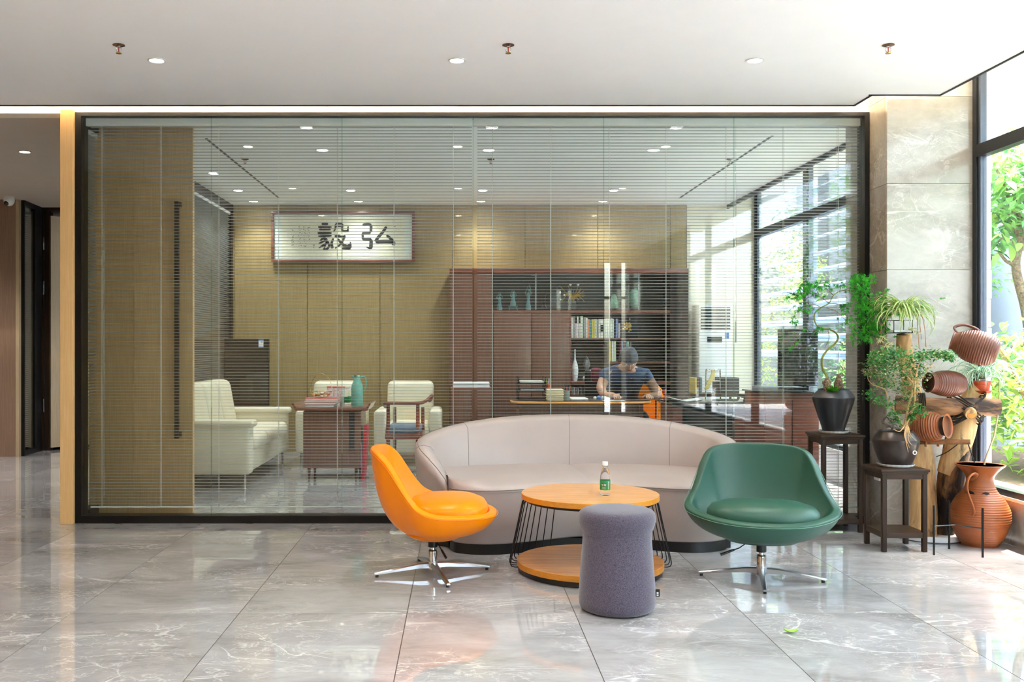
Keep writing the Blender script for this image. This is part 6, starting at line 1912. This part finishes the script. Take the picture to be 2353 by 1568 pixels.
MB().box((-.155, -.10, 0), (.155, .12, .014), bev=.003).build('base', 'acrylic', lp_, world=False)

# orange office chair and person
oc_ = thing('office_chair', 'orange tub chair with cream underside behind the desk', 'chair', (XX(1462, 10.35), 10.46, 0))
sh = MB(); g = []
for j in range(13):
    t_ = j / 12; row = []
    for i in range(19):
        a = -1.75 + 3.5 * i / 18
        r_ = .26 + .05 * t_
        h_ = .46 + t_ * (.12 + .34 * max(0, math.cos(a * .55)) ** 1.5)
        row.append(Vector((math.sin(a) * r_, math.cos(a) * r_ * .9, h_)))
    g.append(row)
vs = [v for r in g for v in r]
sh.add(vs, [(j * 19 + i, j * 19 + i + 1, (j + 1) * 19 + i + 1, (j + 1) * 19 + i) for j in range(12) for i in range(18)])
o = sh.build('backrest', 'orange_leather', oc_, world=False, angle=80)
md = o.modifiers.new('thick', 'SOLIDIFY'); md.thickness = .04; md.offset = 0
MB().lathe([(.001, .40), (.20, .40), (.27, .43), (.26, .46), (.001, .47)], 32).build('seat', 'orange_leather', oc_, world=False)
MB().lathe([(.001, .33), (.10, .34), (.22, .39), (.262, .425), (.24, .43)], 32).build('under_shell', 'cream_leather', oc_, world=False)
MB().cyl((0, 0, 0), .028, .05, .34, 16).build('column', 'chrome', oc_, world=False)
for k in range(5):
    a = 2 * PI * k / 5
    MB().tube([(0, 0, .07), (math.cos(a) * .28, math.sin(a) * .28, .045)], [.02, .014], 8).build('leg', 'chrome', oc_, world=False)
    MB().ball((math.cos(a) * .28, math.sin(a) * .28, .026), .026, 10, 8).build('castor', 'black_rubber', oc_, world=False)

def skinned(name, pts, edges, mat, parent, sub=2):
    me = bpy.data.meshes.new(name)
    me.from_pydata([p[0] for p in pts], edges, [])
    o = bpy.data.objects.new(name, me); COL.objects.link(o)
    sk = o.modifiers.new('skin', 'SKIN')
    lay = me.skin_vertices[0].data if me.skin_vertices else None
    if lay is None:
        bm = bmesh.new(); bm.from_mesh(me); bm.verts.layers.skin.verify(); bm.to_mesh(me); bm.free(); lay = me.skin_vertices[0].data
    for v, p in zip(lay, pts):
        r_ = p[1]; v.radius = (r_, r_) if not isinstance(r_, tuple) else r_
    lay[0].use_root = True
    su = o.modifiers.new('sub', 'SUBSURF'); su.levels = sub; su.render_levels = sub
    dg = bpy.context.evaluated_depsgraph_get()
    m2 = bpy.data.meshes.new_from_object(o.evaluated_get(dg))
    bpy.data.objects.remove(o, do_unlink=True)
    m2.materials.clear(); m2.materials.append(M[mat])
    m2.polygons.foreach_set('use_smooth', [True] * len(m2.polygons))
    q = bpy.data.objects.new(name, m2); COL.objects.link(q); q.parent = parent
    return q
pe = thing('person', 'person in navy printed t-shirt sitting bent over the desk writing', 'person', (XX(1430, 10.3), 10.40, .47))
pe.scale = (1.12, 1.12, 1.10)
# local frame: facing -Y, hips at the origin; body leans forward over the desk
B_ = [((0, .02, .09), (.155, .115)), ((0, -.06, .24), (.150, .105)), ((0, -.18, .38), (.175, .105)), ((0, -.28, .47), (.15, .10)), ((0, -.33, .53), (.055, .055)), ((0, -.38, .56), (.055, .055)),
      ((-.185, -.26, .455), .062), ((-.25, -.36, .33), .048), ((-.24, -.52, .27), .036), ((-.16, -.66, .275), .026),
      ((.185, -.26, .455), .062), ((.27, -.34, .31), .048), ((.26, -.50, .265), .036), ((.13, -.66, .275), .026),
      ((-.10, -.02, .06), (.085, .085)), ((-.13, -.40, .05), .072), ((-.13, -.40, -.25), .05), ((-.13, -.38, -.42), .038), ((-.13, -.52, -.44), .036),
      ((.10, -.02, .06), (.085, .085)), ((.13, -.40, .05), .072), ((.13, -.40, -.25), .05), ((.13, -.38, -.42), .038), ((.13, -.52, -.44), .036)]
E_ = [(0, 1), (1, 2), (2, 3), (3, 4), (4, 5), (3, 6), (6, 7), (7, 8), (8, 9), (3, 10), (10, 11), (11, 12), (12, 13), (0, 14), (14, 15), (15, 16), (16, 17), (17, 18), (0, 19), (19, 20), (20, 21), (21, 22), (22, 23)]
skinned('body', B_, E_, 'skin', pe)
C_ = [((0, .02, .06), (.168, .128)), ((0, -.06, .24), (.166, .118)), ((0, -.18, .38), (.188, .118)), ((0, -.28, .47), (.16, .112)), ((0, -.315, .51), (.075, .075)),
      ((-.185, -.26, .455), .074), ((-.235, -.33, .37), .060), ((.185, -.26, .455), .074), ((.245, -.315, .36), .060)]
skinned('t_shirt', C_, [(0, 1), (1, 2), (2, 3), (3, 4), (3, 5), (5, 6), (3, 7), (7, 8)], 'navy', pe)
T_ = [((0, .03, .055), (.15, .12)), ((-.10, -.02, .055), (.096, .092)), ((-.13, -.40, .05), .082), ((-.13, -.40, -.25), .06), ((-.13, -.385, -.40), .05), ((.10, -.02, .055), (.096, .092)), ((.13, -.40, .05), .082), ((.13, -.40, -.25), .06), ((.13, -.385, -.40), .05)]
skinned('trousers', T_, [(0, 1), (1, 2), (2, 3), (3, 4), (0, 5), (5, 6), (6, 7), (7, 8)], 'dark_panel', pe)
hM = Matrix.Translation((0, -.43, .60)) @ Matrix.Rotation(R(38), 4, 'X')
hd = MB(); hd.ball((0, 0, 0), 1.0, 24, 18)
for i in range(len(hd.v)):
    v = Vector(hd.v[i]); x, y, z = v.x * .078, v.y * .098, v.z * .118
    if z < 0: x *= 1 + z * 2.6; y = y * (1 + z * 1.2) - .012 * (-z / .118)
    hd.v[i] = tuple(hM @ Vector((x, y, z)))
head = hd.build('head', 'skin', pe, world=False)
fe = MB(); fe.loft([[hM @ Vector((sx * .012, -.090 + 0, z)) for sx in (-1, 1)] + [hM @ Vector((0, -.118 if z < 0 else -.100, z))] for z in (.02, -.01, -.03)], closed=True)
fe.build('nose', 'skin', head, world=False)
for s in (-1, 1):
    MB().ball(tuple(hM @ Vector((s * .030, -.088, .008))), .010, 10, 8).build('eye', 'porcelain', head, world=False)
    MB().ball(tuple(hM @ Vector((s * .030, -.096, .007))), .005, 8, 6).build('iris', 'ink', head, world=False)
    MB().ball(tuple(hM @ Vector((s * .078, .0, -.005))), .020, 10, 8, (.4, .8, 1.3)).build('ear', 'skin', head, world=False)
MB().tube([hM @ Vector((-.022, -.084, -.050)), hM @ Vector((0, -.092, -.051)), hM @ Vector((.022, -.084, -.050))], .005, 6).build('mouth', 'seal_red', head, world=False)
hr = MB(); hr.ball((0, 0, 0), 1.0, 24, 18)
vs = []
for i in range(len(hr.v)):
    v = Vector(hr.v[i])
    z = v.z
    lim = .18 if v.y < -.3 else (-.45 if v.y > .2 else -.1)
    z = max(z, lim)
    hr.v[i] = tuple(hM @ Vector((v.x * .088, v.y * .108 + .004, z * .130 + .006)))
hr.build('hair', 'hair', pe, world=False)
# hands with fingers
for s in (-1, 1):
    wx = .15 * (-s) if False else (-.16 if s < 0 else .13)
    base = Vector((wx, -.66, .275))
    pts = [(tuple(base), .026), (tuple(base + Vector((0, -.045, -.006))), (.036, .016))]
    ed = [(0, 1)]
    for k in range(4):
        x = (-.028 + .0185 * k)
        L = (.030, .034, .032, .025)[k]
        i0 = len(pts)
        pts += [(tuple(base + Vector((x, -.072, -.006))), .0095), (tuple(base + Vector((x, -.072 - L, -.010))), .009), (tuple(base + Vector((x * .95, -.072 - L * 1.7, -.024))), .0075)]
        ed += [(1, i0), (i0, i0 + 1), (i0 + 1, i0 + 2)]
    i0 = len(pts)
    pts += [(tuple(base + Vector((-s * .036, -.030, -.010))), .011), (tuple(base + Vector((-s * .050, -.058, -.018))), .0085)]
    ed += [(0, i0), (i0, i0 + 1)]
    skinned('hand', pts, ed, 'skin', pe, 1)
# print on the shirt: a few pale lines
pr_ = MB(); rr_ = random.Random(4)
cb_ = thing('chair_cushion', 'dark red cushion on the chair beside the person', 'cushion', (XX(1368, 10.55), 10.55, ZZ(880, 10.55)))
MB().box((XX(1360, 10.5), 10.5, ZZ(880, 10.5)), (XX(1384, 10.5), 10.62, ZZ(846, 10.5)), bev=.03).build('body', 'maroon', cb_)
ch3 = thing('office_chair', 'dark high-backed office chair left of the person', 'chair', (XX(1358, 10.6), 10.7, 0))
MB().box((XX(1345, 10.6), 10.63, .45), (XX(1385, 10.6), 10.70, ZZ(850, 10.6)), bev=.03).build('backrest', 'black_plastic', ch3)
MB().box((XX(1345, 10.6), 10.40, .42), (XX(1378, 10.6), 10.625, .47), bev=.02).build('seat', 'black_plastic', ch3)
MB().cyl((XX(1362, 10.6), 10.52, 0), .025, .04, .42, 12).build('column', 'chrome', ch3)
MB().lathe([(.001, 0), (.2, 0), (.2, .02), (.03, .045), (.001, .045)], 24, (XX(1362, 10.6), 10.52, 0)).build('base', 'black_metal', ch3)

# right-hand executive desk and what stands on it
de1, de2 = 8.75, 9.35
zd2 = ZZ(925, de1)
ed = thing('executive_desk', 'dark glossy executive desk under the right office windows', 'desk', (XX(1620, 9.0), 9.0, 0))
MB().box((XX(1545, de1), de1, zd2 - .04), (XX(1745, de1), de2, zd2), bev=.004).build('desktop', 'screen_glass', ed)
for a, b in ((1548, 1570), (1690, 1742)):
    MB().box((XX(a, de1), de1 + .03, 0), (XX(b, de1), de2 - .03, zd2 - .04)).build('pedestal', 'red_wood', ed, smooth=False)
MB().box((XX(1570, de1), de1 + .1, .25), (XX(1690, de1), de1 + .12, zd2 - .04)).build('modesty_panel', 'black_metal', ed, smooth=False)
for k, px in enumerate((1514, 1526)):
    c_ = thing('red_cup', ('left', 'right')[k] + ' small red stemmed cup near the acrylic stand', 'cup', (XX(px, 9.80), 9.80, zdk + .001) if px < 1508 else (XX(px, 10.0), 10.0, ZZ(915, 10.0)), group='small red stemmed cups')
    MB().lathe([(.001, 0), (.018, 0), (.004, .008), (.004, .03), (.018, .042), (.022, .085), (.020, .09), (.001, .088)], 20).build('body', 'red_deep', c_, world=False)
tt = thing('tea_tray_table', 'low dark side table between the two desks', 'table', (XX(1530, 10.0), 10.0, 0))
MB().box((XX(1508, 10.0), 9.78, ZZ(915, 10.0) - .03), (XX(1545, 10.0), 10.12, ZZ(915, 10.0) - .0005), bev=.004).build('top', 'dark_walnut_flat', tt)
for x in (1510, 1541):
    for y in (9.80, 10.09):
        MB().box((XX(x, 10), y, 0), (XX(x + 3, 10), y + .02, ZZ(915, 10.0) - .03)).build('leg', 'dark_walnut', tt, smooth=False)
nb = thing('open_notebook', 'open white notebook lying on the right desk', 'notebook', (XX(1572, 8.95), 8.95, zd2 + .001))
for s, a0 in ((-1, .22), (1, .10)):
    m_ = MB().box((0, -.10, 0), (s * .15, .10, .006))
    for i in range(len(m_.v)):
        x, y, z = m_.v[i]; m_.v[i] = (x, y + x * .2, z + abs(x) * a0)
    m_.build('pages', 'paper', nb, world=False, smooth=False)
dsh = thing('stone_dish', 'dark footed dish of pebbles on the executive desk', 'dish', (XX(1716, 8.95), 8.95, zd2 + .001))
MB().lathe([(.001, .04), (.05, .03), (.085, .055), (.09, .066), (.083, .064), (.05, .042), (.001, .045)], 28).build('bowl', 'black_glaze', dsh, world=False)
MB().lathe([(.001, 0), (.035, 0), (.028, .03), (.001, .035)], 20).build('foot', 'black_glaze', dsh, world=False)
for k in range(9):
    a = k * .7; r_ = .018 + .03 * (k % 3) / 2
    b_ = MB().ball((XX(1716, 8.95) + math.cos(a) * r_, 8.95 + math.sin(a) * r_, zd2 + .058 + .005 * (k % 2)), .014, 10, 6, (1.2, 1, .7))
    solo(b_, 'pebble', 'bamboo', 'pale pebble lying in the dark footed dish', 'pebble', 'pebbles in the dish')
# clothes rack with yellow cloth, binders
rk_ = thing('towel_rack', 'chrome rail with a yellow cloth draped over it by the air conditioner', 'rack', (XX(1640, 10.2), 10.2, 0))
x0, x1 = XX(1622, 10.2), XX(1655, 10.2)
zt = ZZ(852, 10.2)
MB().tube(crom([(x0, 10.2, 0), (x0, 10.2, zt - .08), (x0 + .03, 10.2, zt), (x1 - .03, 10.2, zt), (x1, 10.2, zt - .08), (x1, 10.2, 0)], 5), .008, 8).build('rail', 'chrome', rk_)
MB().tube([(x0, 10.2, .9), (x1, 10.2, .9)], .006, 8).build('crossbar', 'chrome', rk_)
cl_ = MB(); g = []
for j in range(12):
    t_ = j / 11
    row = []
    for i in range(5):
        xx = XX(1640, 10.2) - .02 + .045 * i / 4
        if t_ < .5: p = Vector((xx - .09 * (1 - t_ * 2) ** 1.2, 10.18 - .004 * i, zt + .012 - (.5 - t_) * .42))
        else: p = Vector((xx + .01 * math.sin(i), 10.215 + .01, zt + .012 - (t_ - .5) * .25))
        row.append(p)
    g.append(row)
vs = [v for r in g for v in r]
cl_.add(vs, [(j * 5 + i, j * 5 + i + 1, (j + 1) * 5 + i + 1, (j + 1) * 5 + i) for j in range(11) for i in range(4)])
o = solo(cl_, 'yellow_cloth', 'yellow_cloth', 'yellow cloth draped over the chrome rail', 'cloth'); md = o.modifiers.new('thick', 'SOLIDIFY'); md.thickness = .004
for k, (px, m_, nm) in enumerate(((1597, 'book_yellow', 'yellow'), (1603, 'maroon', 'maroon'), (1609, 'book_teal', 'teal'))):
    b_ = thing('binder', '%s file binder standing by the office window corner' % nm, 'binder', (XX(px, 10.3), 10.4, ZZ(905, 10.3)), group='file binders')
    MB().box((XX(px, 10.3), 10.3, ZZ(905, 10.3)), (XX(px + 4.5, 10.3), 10.55, ZZ(868, 10.3)), bev=.002).build('spine', m_, b_)
bt_ = thing('binder_table', 'narrow dark table carrying the file binders', 'table', (XX(1605, 10.3), 10.4, 0))
MB().box((XX(1590, 10.3), 10.26, ZZ(905, 10.3) - .03), (XX(1700, 10.3), 10.62, ZZ(905, 10.3) - .0005), bev=.003).build('top', 'dark_walnut_flat', bt_)
for x in (1592, 1694):
    for y in (10.27, 10.58):
        MB().box((XX(x, 10.3), y, 0), (XX(x + 4, 10.3), y + .03, ZZ(905, 10.3) - .03)).build('leg', 'dark_walnut', bt_, smooth=False)
prn = thing('printer', 'black printer on the narrow dark table', 'printer', (XX(1675, 10.35), 10.4, ZZ(905, 10.3)))
MB().box((XX(1652, 10.3), 10.28, ZZ(905, 10.3)), (XX(1698, 10.3), 10.58, ZZ(868, 10.3)), bev=.01).build('body', 'black_plastic', prn)
MB().box((XX(1656, 10.3), 10.24, ZZ(898, 10.3)), (XX(1694, 10.3), 10.30, ZZ(896, 10.3))).build('paper_tray', 'grey_plastic', prn, smooth=False)
# air conditioner
da = 10.95
ac = thing('air_conditioner', 'tall white floor-standing air conditioner in the far right corner', 'air conditioner', (XX(1643, da), da + .15, 0))
xa, xb = XX(1606, da), XX(1682, da)
MB().box((xa, da, 0), (xb, da + .36, ZZ(700, da)), bev=.012).build('body', 'white_plastic', ac)
MB().box((xa + .02, da - .004, ZZ(758, da)), (xb - .02, da + .004, ZZ(706, da))).build('grille_recess', 'black_plastic', ac, smooth=False)
for k in range(7):
    z = ZZ(754, da) + k * .036
    m_ = MB().box((xa + .022, da - .012, z), (xb - .022, da - .004, z + .012), bev=.002); m_.build('louver', 'white_plastic', ac)
MB().box((XX(1625, da), da - .003, ZZ(787, da)), (XX(1659, da), da - .0005, ZZ(774, da))).build('display', 'black_plastic', ac, smooth=False)
MB().box((XX(1666, da), da - .003, ZZ(778, da)), (XX(1675, da), da - .0005, ZZ(764, da))).build('energy_label', 'sticker_blue', ac, smooth=False)
MB().box((XX(1637, da), da - .003, ZZ(765, da)), (XX(1648, da), da - .0005, ZZ(763, da))).build('name_plate', 'grey_plastic', ac, smooth=False)

# brown cabinet with big dark display at the right
dc = 8.05
cb2 = thing('display_cabinet', 'reddish brown cabinet below the dark display near the pillar', 'cabinet', (XX(1818, 8.3), 8.3, 0))
xa, xb = XX(1756, dc), XX(1882, dc)
zt = ZZ(905, dc)
MB().box((xa, dc, .04), (xb, dc + .55, zt), bev=.004).build('body', 'red_wood', cb2)
for k in range(2):
    x_ = xa + (xb - xa) * k / 2
    MB().box((x_ + .006, dc - .012, .08), (x_ + (xb - xa) / 2 - .006, dc - .0005, zt - .05), bev=.002).build('door', 'red_wood', cb2)
MB().box((xa - .02, dc - .03, zt), (xb + .02, dc + .57, zt + .014), bev=.003).build('top', 'screen_glass', cb2)
zt += .015
bxx = thing('set_top_box', 'pale flat equipment box with tangled black cables on the brown cabinet', 'electronics', (XX(1803, dc), dc + .2, zt))
MB().box((XX(1757, dc), dc + .05, zt), (XX(1850, dc), dc + .35, zt + .04), bev=.004).build('case', 'grey_plastic', bxx)
rr_ = random.Random(6)
for k in range(5):
    pts = [Vector((XX(1815, dc) + rr_.uniform(-.10, .22), dc + .02 + rr_.uniform(0, .03), zt + .008 + rr_.uniform(0, .03))) for q in range(5)]
    MB().tube(crom(pts, 5), .004, 5).build('cable', 'black_rubber', bxx)
dm = 8.30
mn = thing('dark_display', 'large portrait black display screen standing on the brown cabinet', 'monitor', (XX(1838, dm), dm, zt))
MB().box((XX(1790, dm), dm, ZZ(888, dm)), (XX(1880, dm), dm + .04, ZZ(756, dm)), bev=.004).build('casing', 'black_plastic', mn)
MB().box((XX(1793, dm), dm - .003, ZZ(884, dm)), (XX(1877, dm), dm - .0005, ZZ(760, dm))).build('screen', 'screen_glass', mn, smooth=False)
MB().box((XX(1825, dm), dm + .005, zt), (XX(1848, dm), dm + .03, ZZ(885, dm))).build('stand', 'black_metal', mn, smooth=False)

# ------------------------------------------------------------------ outside: garden strip, neighbour wall, louvres
gr = MB().box((XR + 0.30, -8, -0.25), (14, 26, -0.05))
struct(gr.build('ground', 'paving', smooth=False), 'pale paving outside the windows')
struct(MB().box((-14, -16, -0.25), (XR + 0.30, YB - 0.15, -0.05)).build('forecourt', 'paving', smooth=False), 'pale forecourt behind the viewer')
gb2 = thing('garden_bed', 'planted bed of soil along the windows', 'garden', (5.4, 8, -0.05)); gb2['kind'] = 'structure'; del gb2['category']
MB().box((4.45, 1, -0.05), (6.3, 22, 0.10)).build('soil', 'garden_soil', gb2, smooth=False)
MB().box((4.40, 1, -0.05), (4.45, 22, 0.16)).build('kerb', 'white_tile', gb2, smooth=False)
# neighbour wall: blue-grey tiles below, white above
nw = thing('neighbour_wall', 'blue-grey tiled wall of the neighbouring building', 'x', (7.2, 10, 0)); nw['kind'] = 'structure'; del nw['category']
MB().box((7.03, -6, -0.2), (7.4, 26, 3.6)).build('backing', 'far_wall', nw, smooth=False)
tl = {}
for j in range(0, 9):
    for i in range(0, 30):
        y0 = 6.2 + i * .40; z0 = .0 + j * .40
        k = 'a'
        if k not in tl: tl[k] = MB().box((0, 0.006, 0.006), (0.03, .394, .394)).mesh('wall_tile', 'blue_tile', False)
        link_mesh('wall_tile', tl[k], nw, (7.0, y0, z0))
MB().box((6.98, -6, 3.6), (7.4, 26, 7.5)).build('upper_wall', 'far_wall', nw, smooth=False)
MB().box((6.90, -6, 3.55), (7.0, 26, 3.63)).build('ledge', 'white_tile', nw, smooth=False)
struct(MB().box((6.35, 12.3, -.1), (6.5, 24, 5.0)).build('annexe_wall', 'annexe', smooth=False), 'grey-brown wall behind the louvre screen')
# outer corner of the pillar clad in white brick tile
pw = thing('pillar_facing', 'white brick tile facing on the outside of the pillar', 'x', (XR + .15, 7.2, 0)); pw['kind'] = 'structure'; del pw['category']
for j in range(17):
    z0 = j * .2
    MB().box((XR + .075, 6.565, z0 + .003), (XR + .135 - (.006 if j % 2 else 0), 6.585, z0 + .197)).build('brick_tile', 'white_tile', pw, smooth=False)
    MB().box((XR + .12, 6.59, z0 + .003), (XR + .14, 7.24, z0 + .197)).build('brick_tile', 'white_tile', pw, smooth=False)
# louvre screen outside the office windows
ls_ = thing('louvre_screen', 'white louvre screen with broad slats outside the office windows', 'louvres', (4.6, 11, 0))
for k in range(14):
    z = .95 + k * .215
    m_ = MB().box((-.11, 9.9, -.008), (.11, 17.2, .008), bev=.003)
    for i in range(len(m_.v)):
        x, y, zz = m_.v[i]
        m_.v[i] = (4.6 + x * .92 - zz * .3, y, z + zz * .95 + x * .40)
    if z > 1.0: m_.build('slat', 'louver_paint', ls_, smooth=False)
for y in (9.9, 12.4, 14.9, 17.15):
    MB().box((4.58, y, 0), (4.66, y + .05, 3.9)).build('post', 'louver_paint', ls_, smooth=False)
struct(MB().box((5.2, 8.6, -.05), (5.3, 9.6, 3.4)).build('wall_garden', 'dark_panel', smooth=False), 'dark garden wall glimpsed past the pillar') if False else None

# foliage
def big_leaf_mesh(seed, mat):
    r_ = random.Random(seed); vs = []; n = 6
    for i in range(n + 1):
        t_ = i / n; w_ = .24 * math.sin(PI * (t_ * .93 + .04)) ** .85
        z = -.32 * t_ * t_
        vs += [(-w_, t_, z + w_ * .35), (0, t_, z), (w_, t_, z + w_ * .35)]
    fs = [(i * 3 + k, i * 3 + k + 1, i * 3 + k + 4, i * 3 + k + 3) for i in range(n) for k in range(2)]
    return MB().add(vs, fs).mesh('leaf', mat, False)
BL = [big_leaf_mesh(1, 'garden_leaf'), big_leaf_mesh(2, 'garden_leaf'), big_leaf_mesh(3, 'garden_leaf_light'), big_leaf_mesh(4, 'garden_leaf_dark')]
def leaf_cloud(mb, centre, rad, n, size, r_, droop=.3):
    for _ in range(n):
        while True:
            u = Vector((r_.uniform(-1, 1), r_.uniform(-1, 1), r_.uniform(-1, 1)))
            if .25 < u.length < 1: break
        c = Vector(centre) + Vector((u.x * rad[0], u.y * rad[1], u.z * rad[2]))
        a = r_.uniform(0, 2 * PI); el = r_.uniform(-1.0, .5)
        d = Vector((math.cos(a) * math.cos(el), math.sin(a) * math.cos(el), math.sin(el)))
        s_ = d.cross(Vector((r_.uniform(-.5, .5), r_.uniform(-.5, .5), 1))).normalized()
        L = size * r_.uniform(.7, 1.2)
        up = s_.cross(d) * L * .08
        mb.add([c, c + d * L * .4 + s_ * L * .22 + up, c + d * L, c + d * L * .4 - s_ * L * .22 + up, c + d * L * .45], [(0, 1, 4), (1, 2, 4), (2, 3, 4), (3, 0, 4)])
r_ = random.Random(21)
def garden_tree(name, label, trunk, rad, clouds, n, size, mat, singles=0, group=None):
    t_ = thing(name, label, 'tree', (trunk[0][0], trunk[0][1], -.05), group=group)
    pts = crom(trunk, 5)
    MB().tube(pts, [rad * (1 - .6 * i / len(pts)) for i in range(len(pts))], 9).build('trunk', 'bark', t_, angle=80)
    for c, rd in clouds:
        j = min(range(len(pts)), key=lambda k: (pts[k] - Vector(c)).length + (0 if k > len(pts) // 3 else 9))
        MB().tube(crom([pts[j], (pts[j] + Vector(c)) / 2 + Vector((0, 0, .1)), Vector(c)], 4), [rad * .35 * (1 - .07 * i) for i in range(9)], 6).build('branch', 'bark', t_)
    mb = MB()
    tot = sum(rd[0] * rd[1] * rd[2] for c, rd in clouds)
    for c, rd in clouds:
        leaf_cloud(mb, c, rd, int(n * rd[0] * rd[1] * rd[2] / tot), size, r_)
    stuff(mb.build('foliage', mat, t_, smooth=False))
    if singles:
        for k in range(singles):
            c, rd = clouds[k % len(clouds)]
            u = Vector((r_.uniform(-1, 1), r_.uniform(-1, 1), r_.uniform(-1, 1)))
            p = Vector(c) + Vector((u.x * rd[0], u.y * rd[1], u.z * rd[2]))
            s_ = size * 1.15 * r_.uniform(.8, 1.2)
            link_mesh('leaf', BL[r_.choice((0, 0, 1, 2, 3))], t_, p - t_.location, (r_.uniform(-1.2, .1), r_.uniform(-.4, .4), r_.uniform(0, 2 * PI)), (s_, s_, s_))
    return t_
# the tree seen through the lobby window
dT = 9.6
garden_tree('garden_tree', 'broad-leaved tree with grey branching trunk outside the right window', [W(2392, 1100, dT), W(2378, 900, dT), W(2362, 730, dT), W(2335, 620, dT), W(2345, 560, dT)], .075,
            [(W(2300, 480, dT), (.19, .5, .28)), (W(2340, 430, dT), (.30, .6, .35)), (W(2290, 390, dT), (.14, .3, .18)), (W(2285, 560, dT), (.10, .3, .12)), (W(2370, 520, dT), (.2, .5, .25)), (W(2390, 400, dT), (.35, .5, .4)), (W(2315, 330, dT + .3), (.20, .4, .12)), (W(2420, 500, dT), (.3, .5, .5))], 1500, .13, 'garden_leaf', 150)
MB().tube(crom([W(2362, 740, dT), W(2335, 622, dT), W(2312, 600, dT), W(2295, 580, dT)], 5), [.04, .036, .033, .03, .028, .026, .024, .022, .02, .018, .017, .016, .015, .014, .013, .012], 8).build('branch', 'bark', [o for o in COL.objects if o.name.startswith('garden_tree')][0])
rs = random.Random(33)
def shrub(label, c, rad, n, size, mat, singles=0, group='garden shrubs'):
    s_ = thing('shrub', label, 'shrub', (c[0], c[1], .1), group=group)
    mb = MB(); leaf_cloud(mb, c, rad, n, size, rs)
    stuff(mb.build('foliage', mat, s_, smooth=False))
    for k in range(6):
        a = 2 * PI * k / 6
        MB().tube(crom([(c[0], c[1], .08), (c[0] + math.cos(a) * rad[0] * .4, c[1] + math.sin(a) * rad[1] * .4, c[2]), (c[0] + math.cos(a) * rad[0] * .8, c[1] + math.sin(a) * rad[1] * .8, c[2] + rad[2] * .6)], 4), .010, 5).build('stem', 'bark', s_)
    for k in range(singles):
        u = Vector((rs.uniform(-1, 1), rs.uniform(-1, 1), rs.uniform(-1, 1)))
        p = Vector(c) + Vector((u.x * rad[0], u.y * rad[1], u.z * rad[2])); q = size * rs.uniform(.9, 1.3)
        link_mesh('leaf', BL[rs.choice((0, 2, 2, 1))], s_, p - s_.location, (rs.uniform(-1.0, .2), rs.uniform(-.4, .4), rs.uniform(0, 2 * PI)), (q, q, q))
shrub('light green leafy shrub nearest the lobby window corner', (5.35, 8.6, .85), (.65, .75, .80), 1100, .13, 'garden_leaf_light', 40)
shrub('mid green shrub behind the lobby window, beside the tree', (5.15, 9.6, .95), (.55, .8, .60), 800, .13, 'garden_leaf', 25)
shrub('pale yellow-green low shrub outside the lobby window, nearest the viewer', (5.4, 7.4, .55), (.6, .7, .5), 700, .12, 'garden_leaf_light', 25)
shrub('dark green hedge clump outside the office windows, nearest the pillar', (4.95, 10.4, .62), (.40, .6, .55), 800, .09, 'garden_leaf_dark', 0)
shrub('mid green hedge clump outside the middle office window', (5.05, 11.8, .75), (.5, .7, .7), 900, .09, 'garden_leaf', 0)
shrub('tall bright green shrub at the far end of the garden strip', (5.4, 17.8, 1.2), (.6, 1.0, 1.3), 1300, .10, 'garden_leaf_light', 0)
shrub('large dark green shrub behind the louvre screen', (5.6, 13.4, .9), (.45, 1.0, .85), 1300, .11, 'garden_leaf_dark', 0)
garden_tree('garden_tree', 'slim tree with airy crown outside the office windows', [(5.6, 15.6, -.05), (5.62, 15.6, 1.0), (5.55, 15.55, 1.8), (5.6, 15.6, 2.5)], .05,
            [((5.4, 15.5, 2.0), (.35, .5, .4)), ((5.7, 15.7, 2.4), (.4, .6, .5)), ((5.5, 16.1, 2.9), (.5, .6, .4))], 1500, .09, 'garden_leaf_light', 0)
garden_tree('garden_tree', 'small dark tree close behind the office window frame', [(5.8, 10.9, -.05), (5.8, 10.9, 1.2), (5.75, 10.9, 2.0)], .05,
            [((5.8, 11.0, 2.2), (.5, .7, .5)), ((6.0, 11.6, 2.9), (.6, .8, .5))], 1300, .10, 'garden_leaf', 0)
# a garden continues towards and behind the viewer so that the glass has something to reflect
for k, y in enumerate((4.9, 2.6, .4, -1.8)):
    garden_tree('garden_tree', '%s garden tree out of view along the lobby windows, counted from the visible one' % ('first', 'second', 'third', 'fourth')[k], [(5.6, y, -.05), (5.62, y, 1.4), (5.55, y + .1, 2.6)], .06,
                [((5.5, y, 2.5), (.7, .9, .6)), ((5.8, y + .5, 3.3), (.8, .9, .6)), ((5.6, y - .3, 1.2), (.6, .8, .6))], 1100, .13, 'garden_leaf', 0, 'trees out of view')
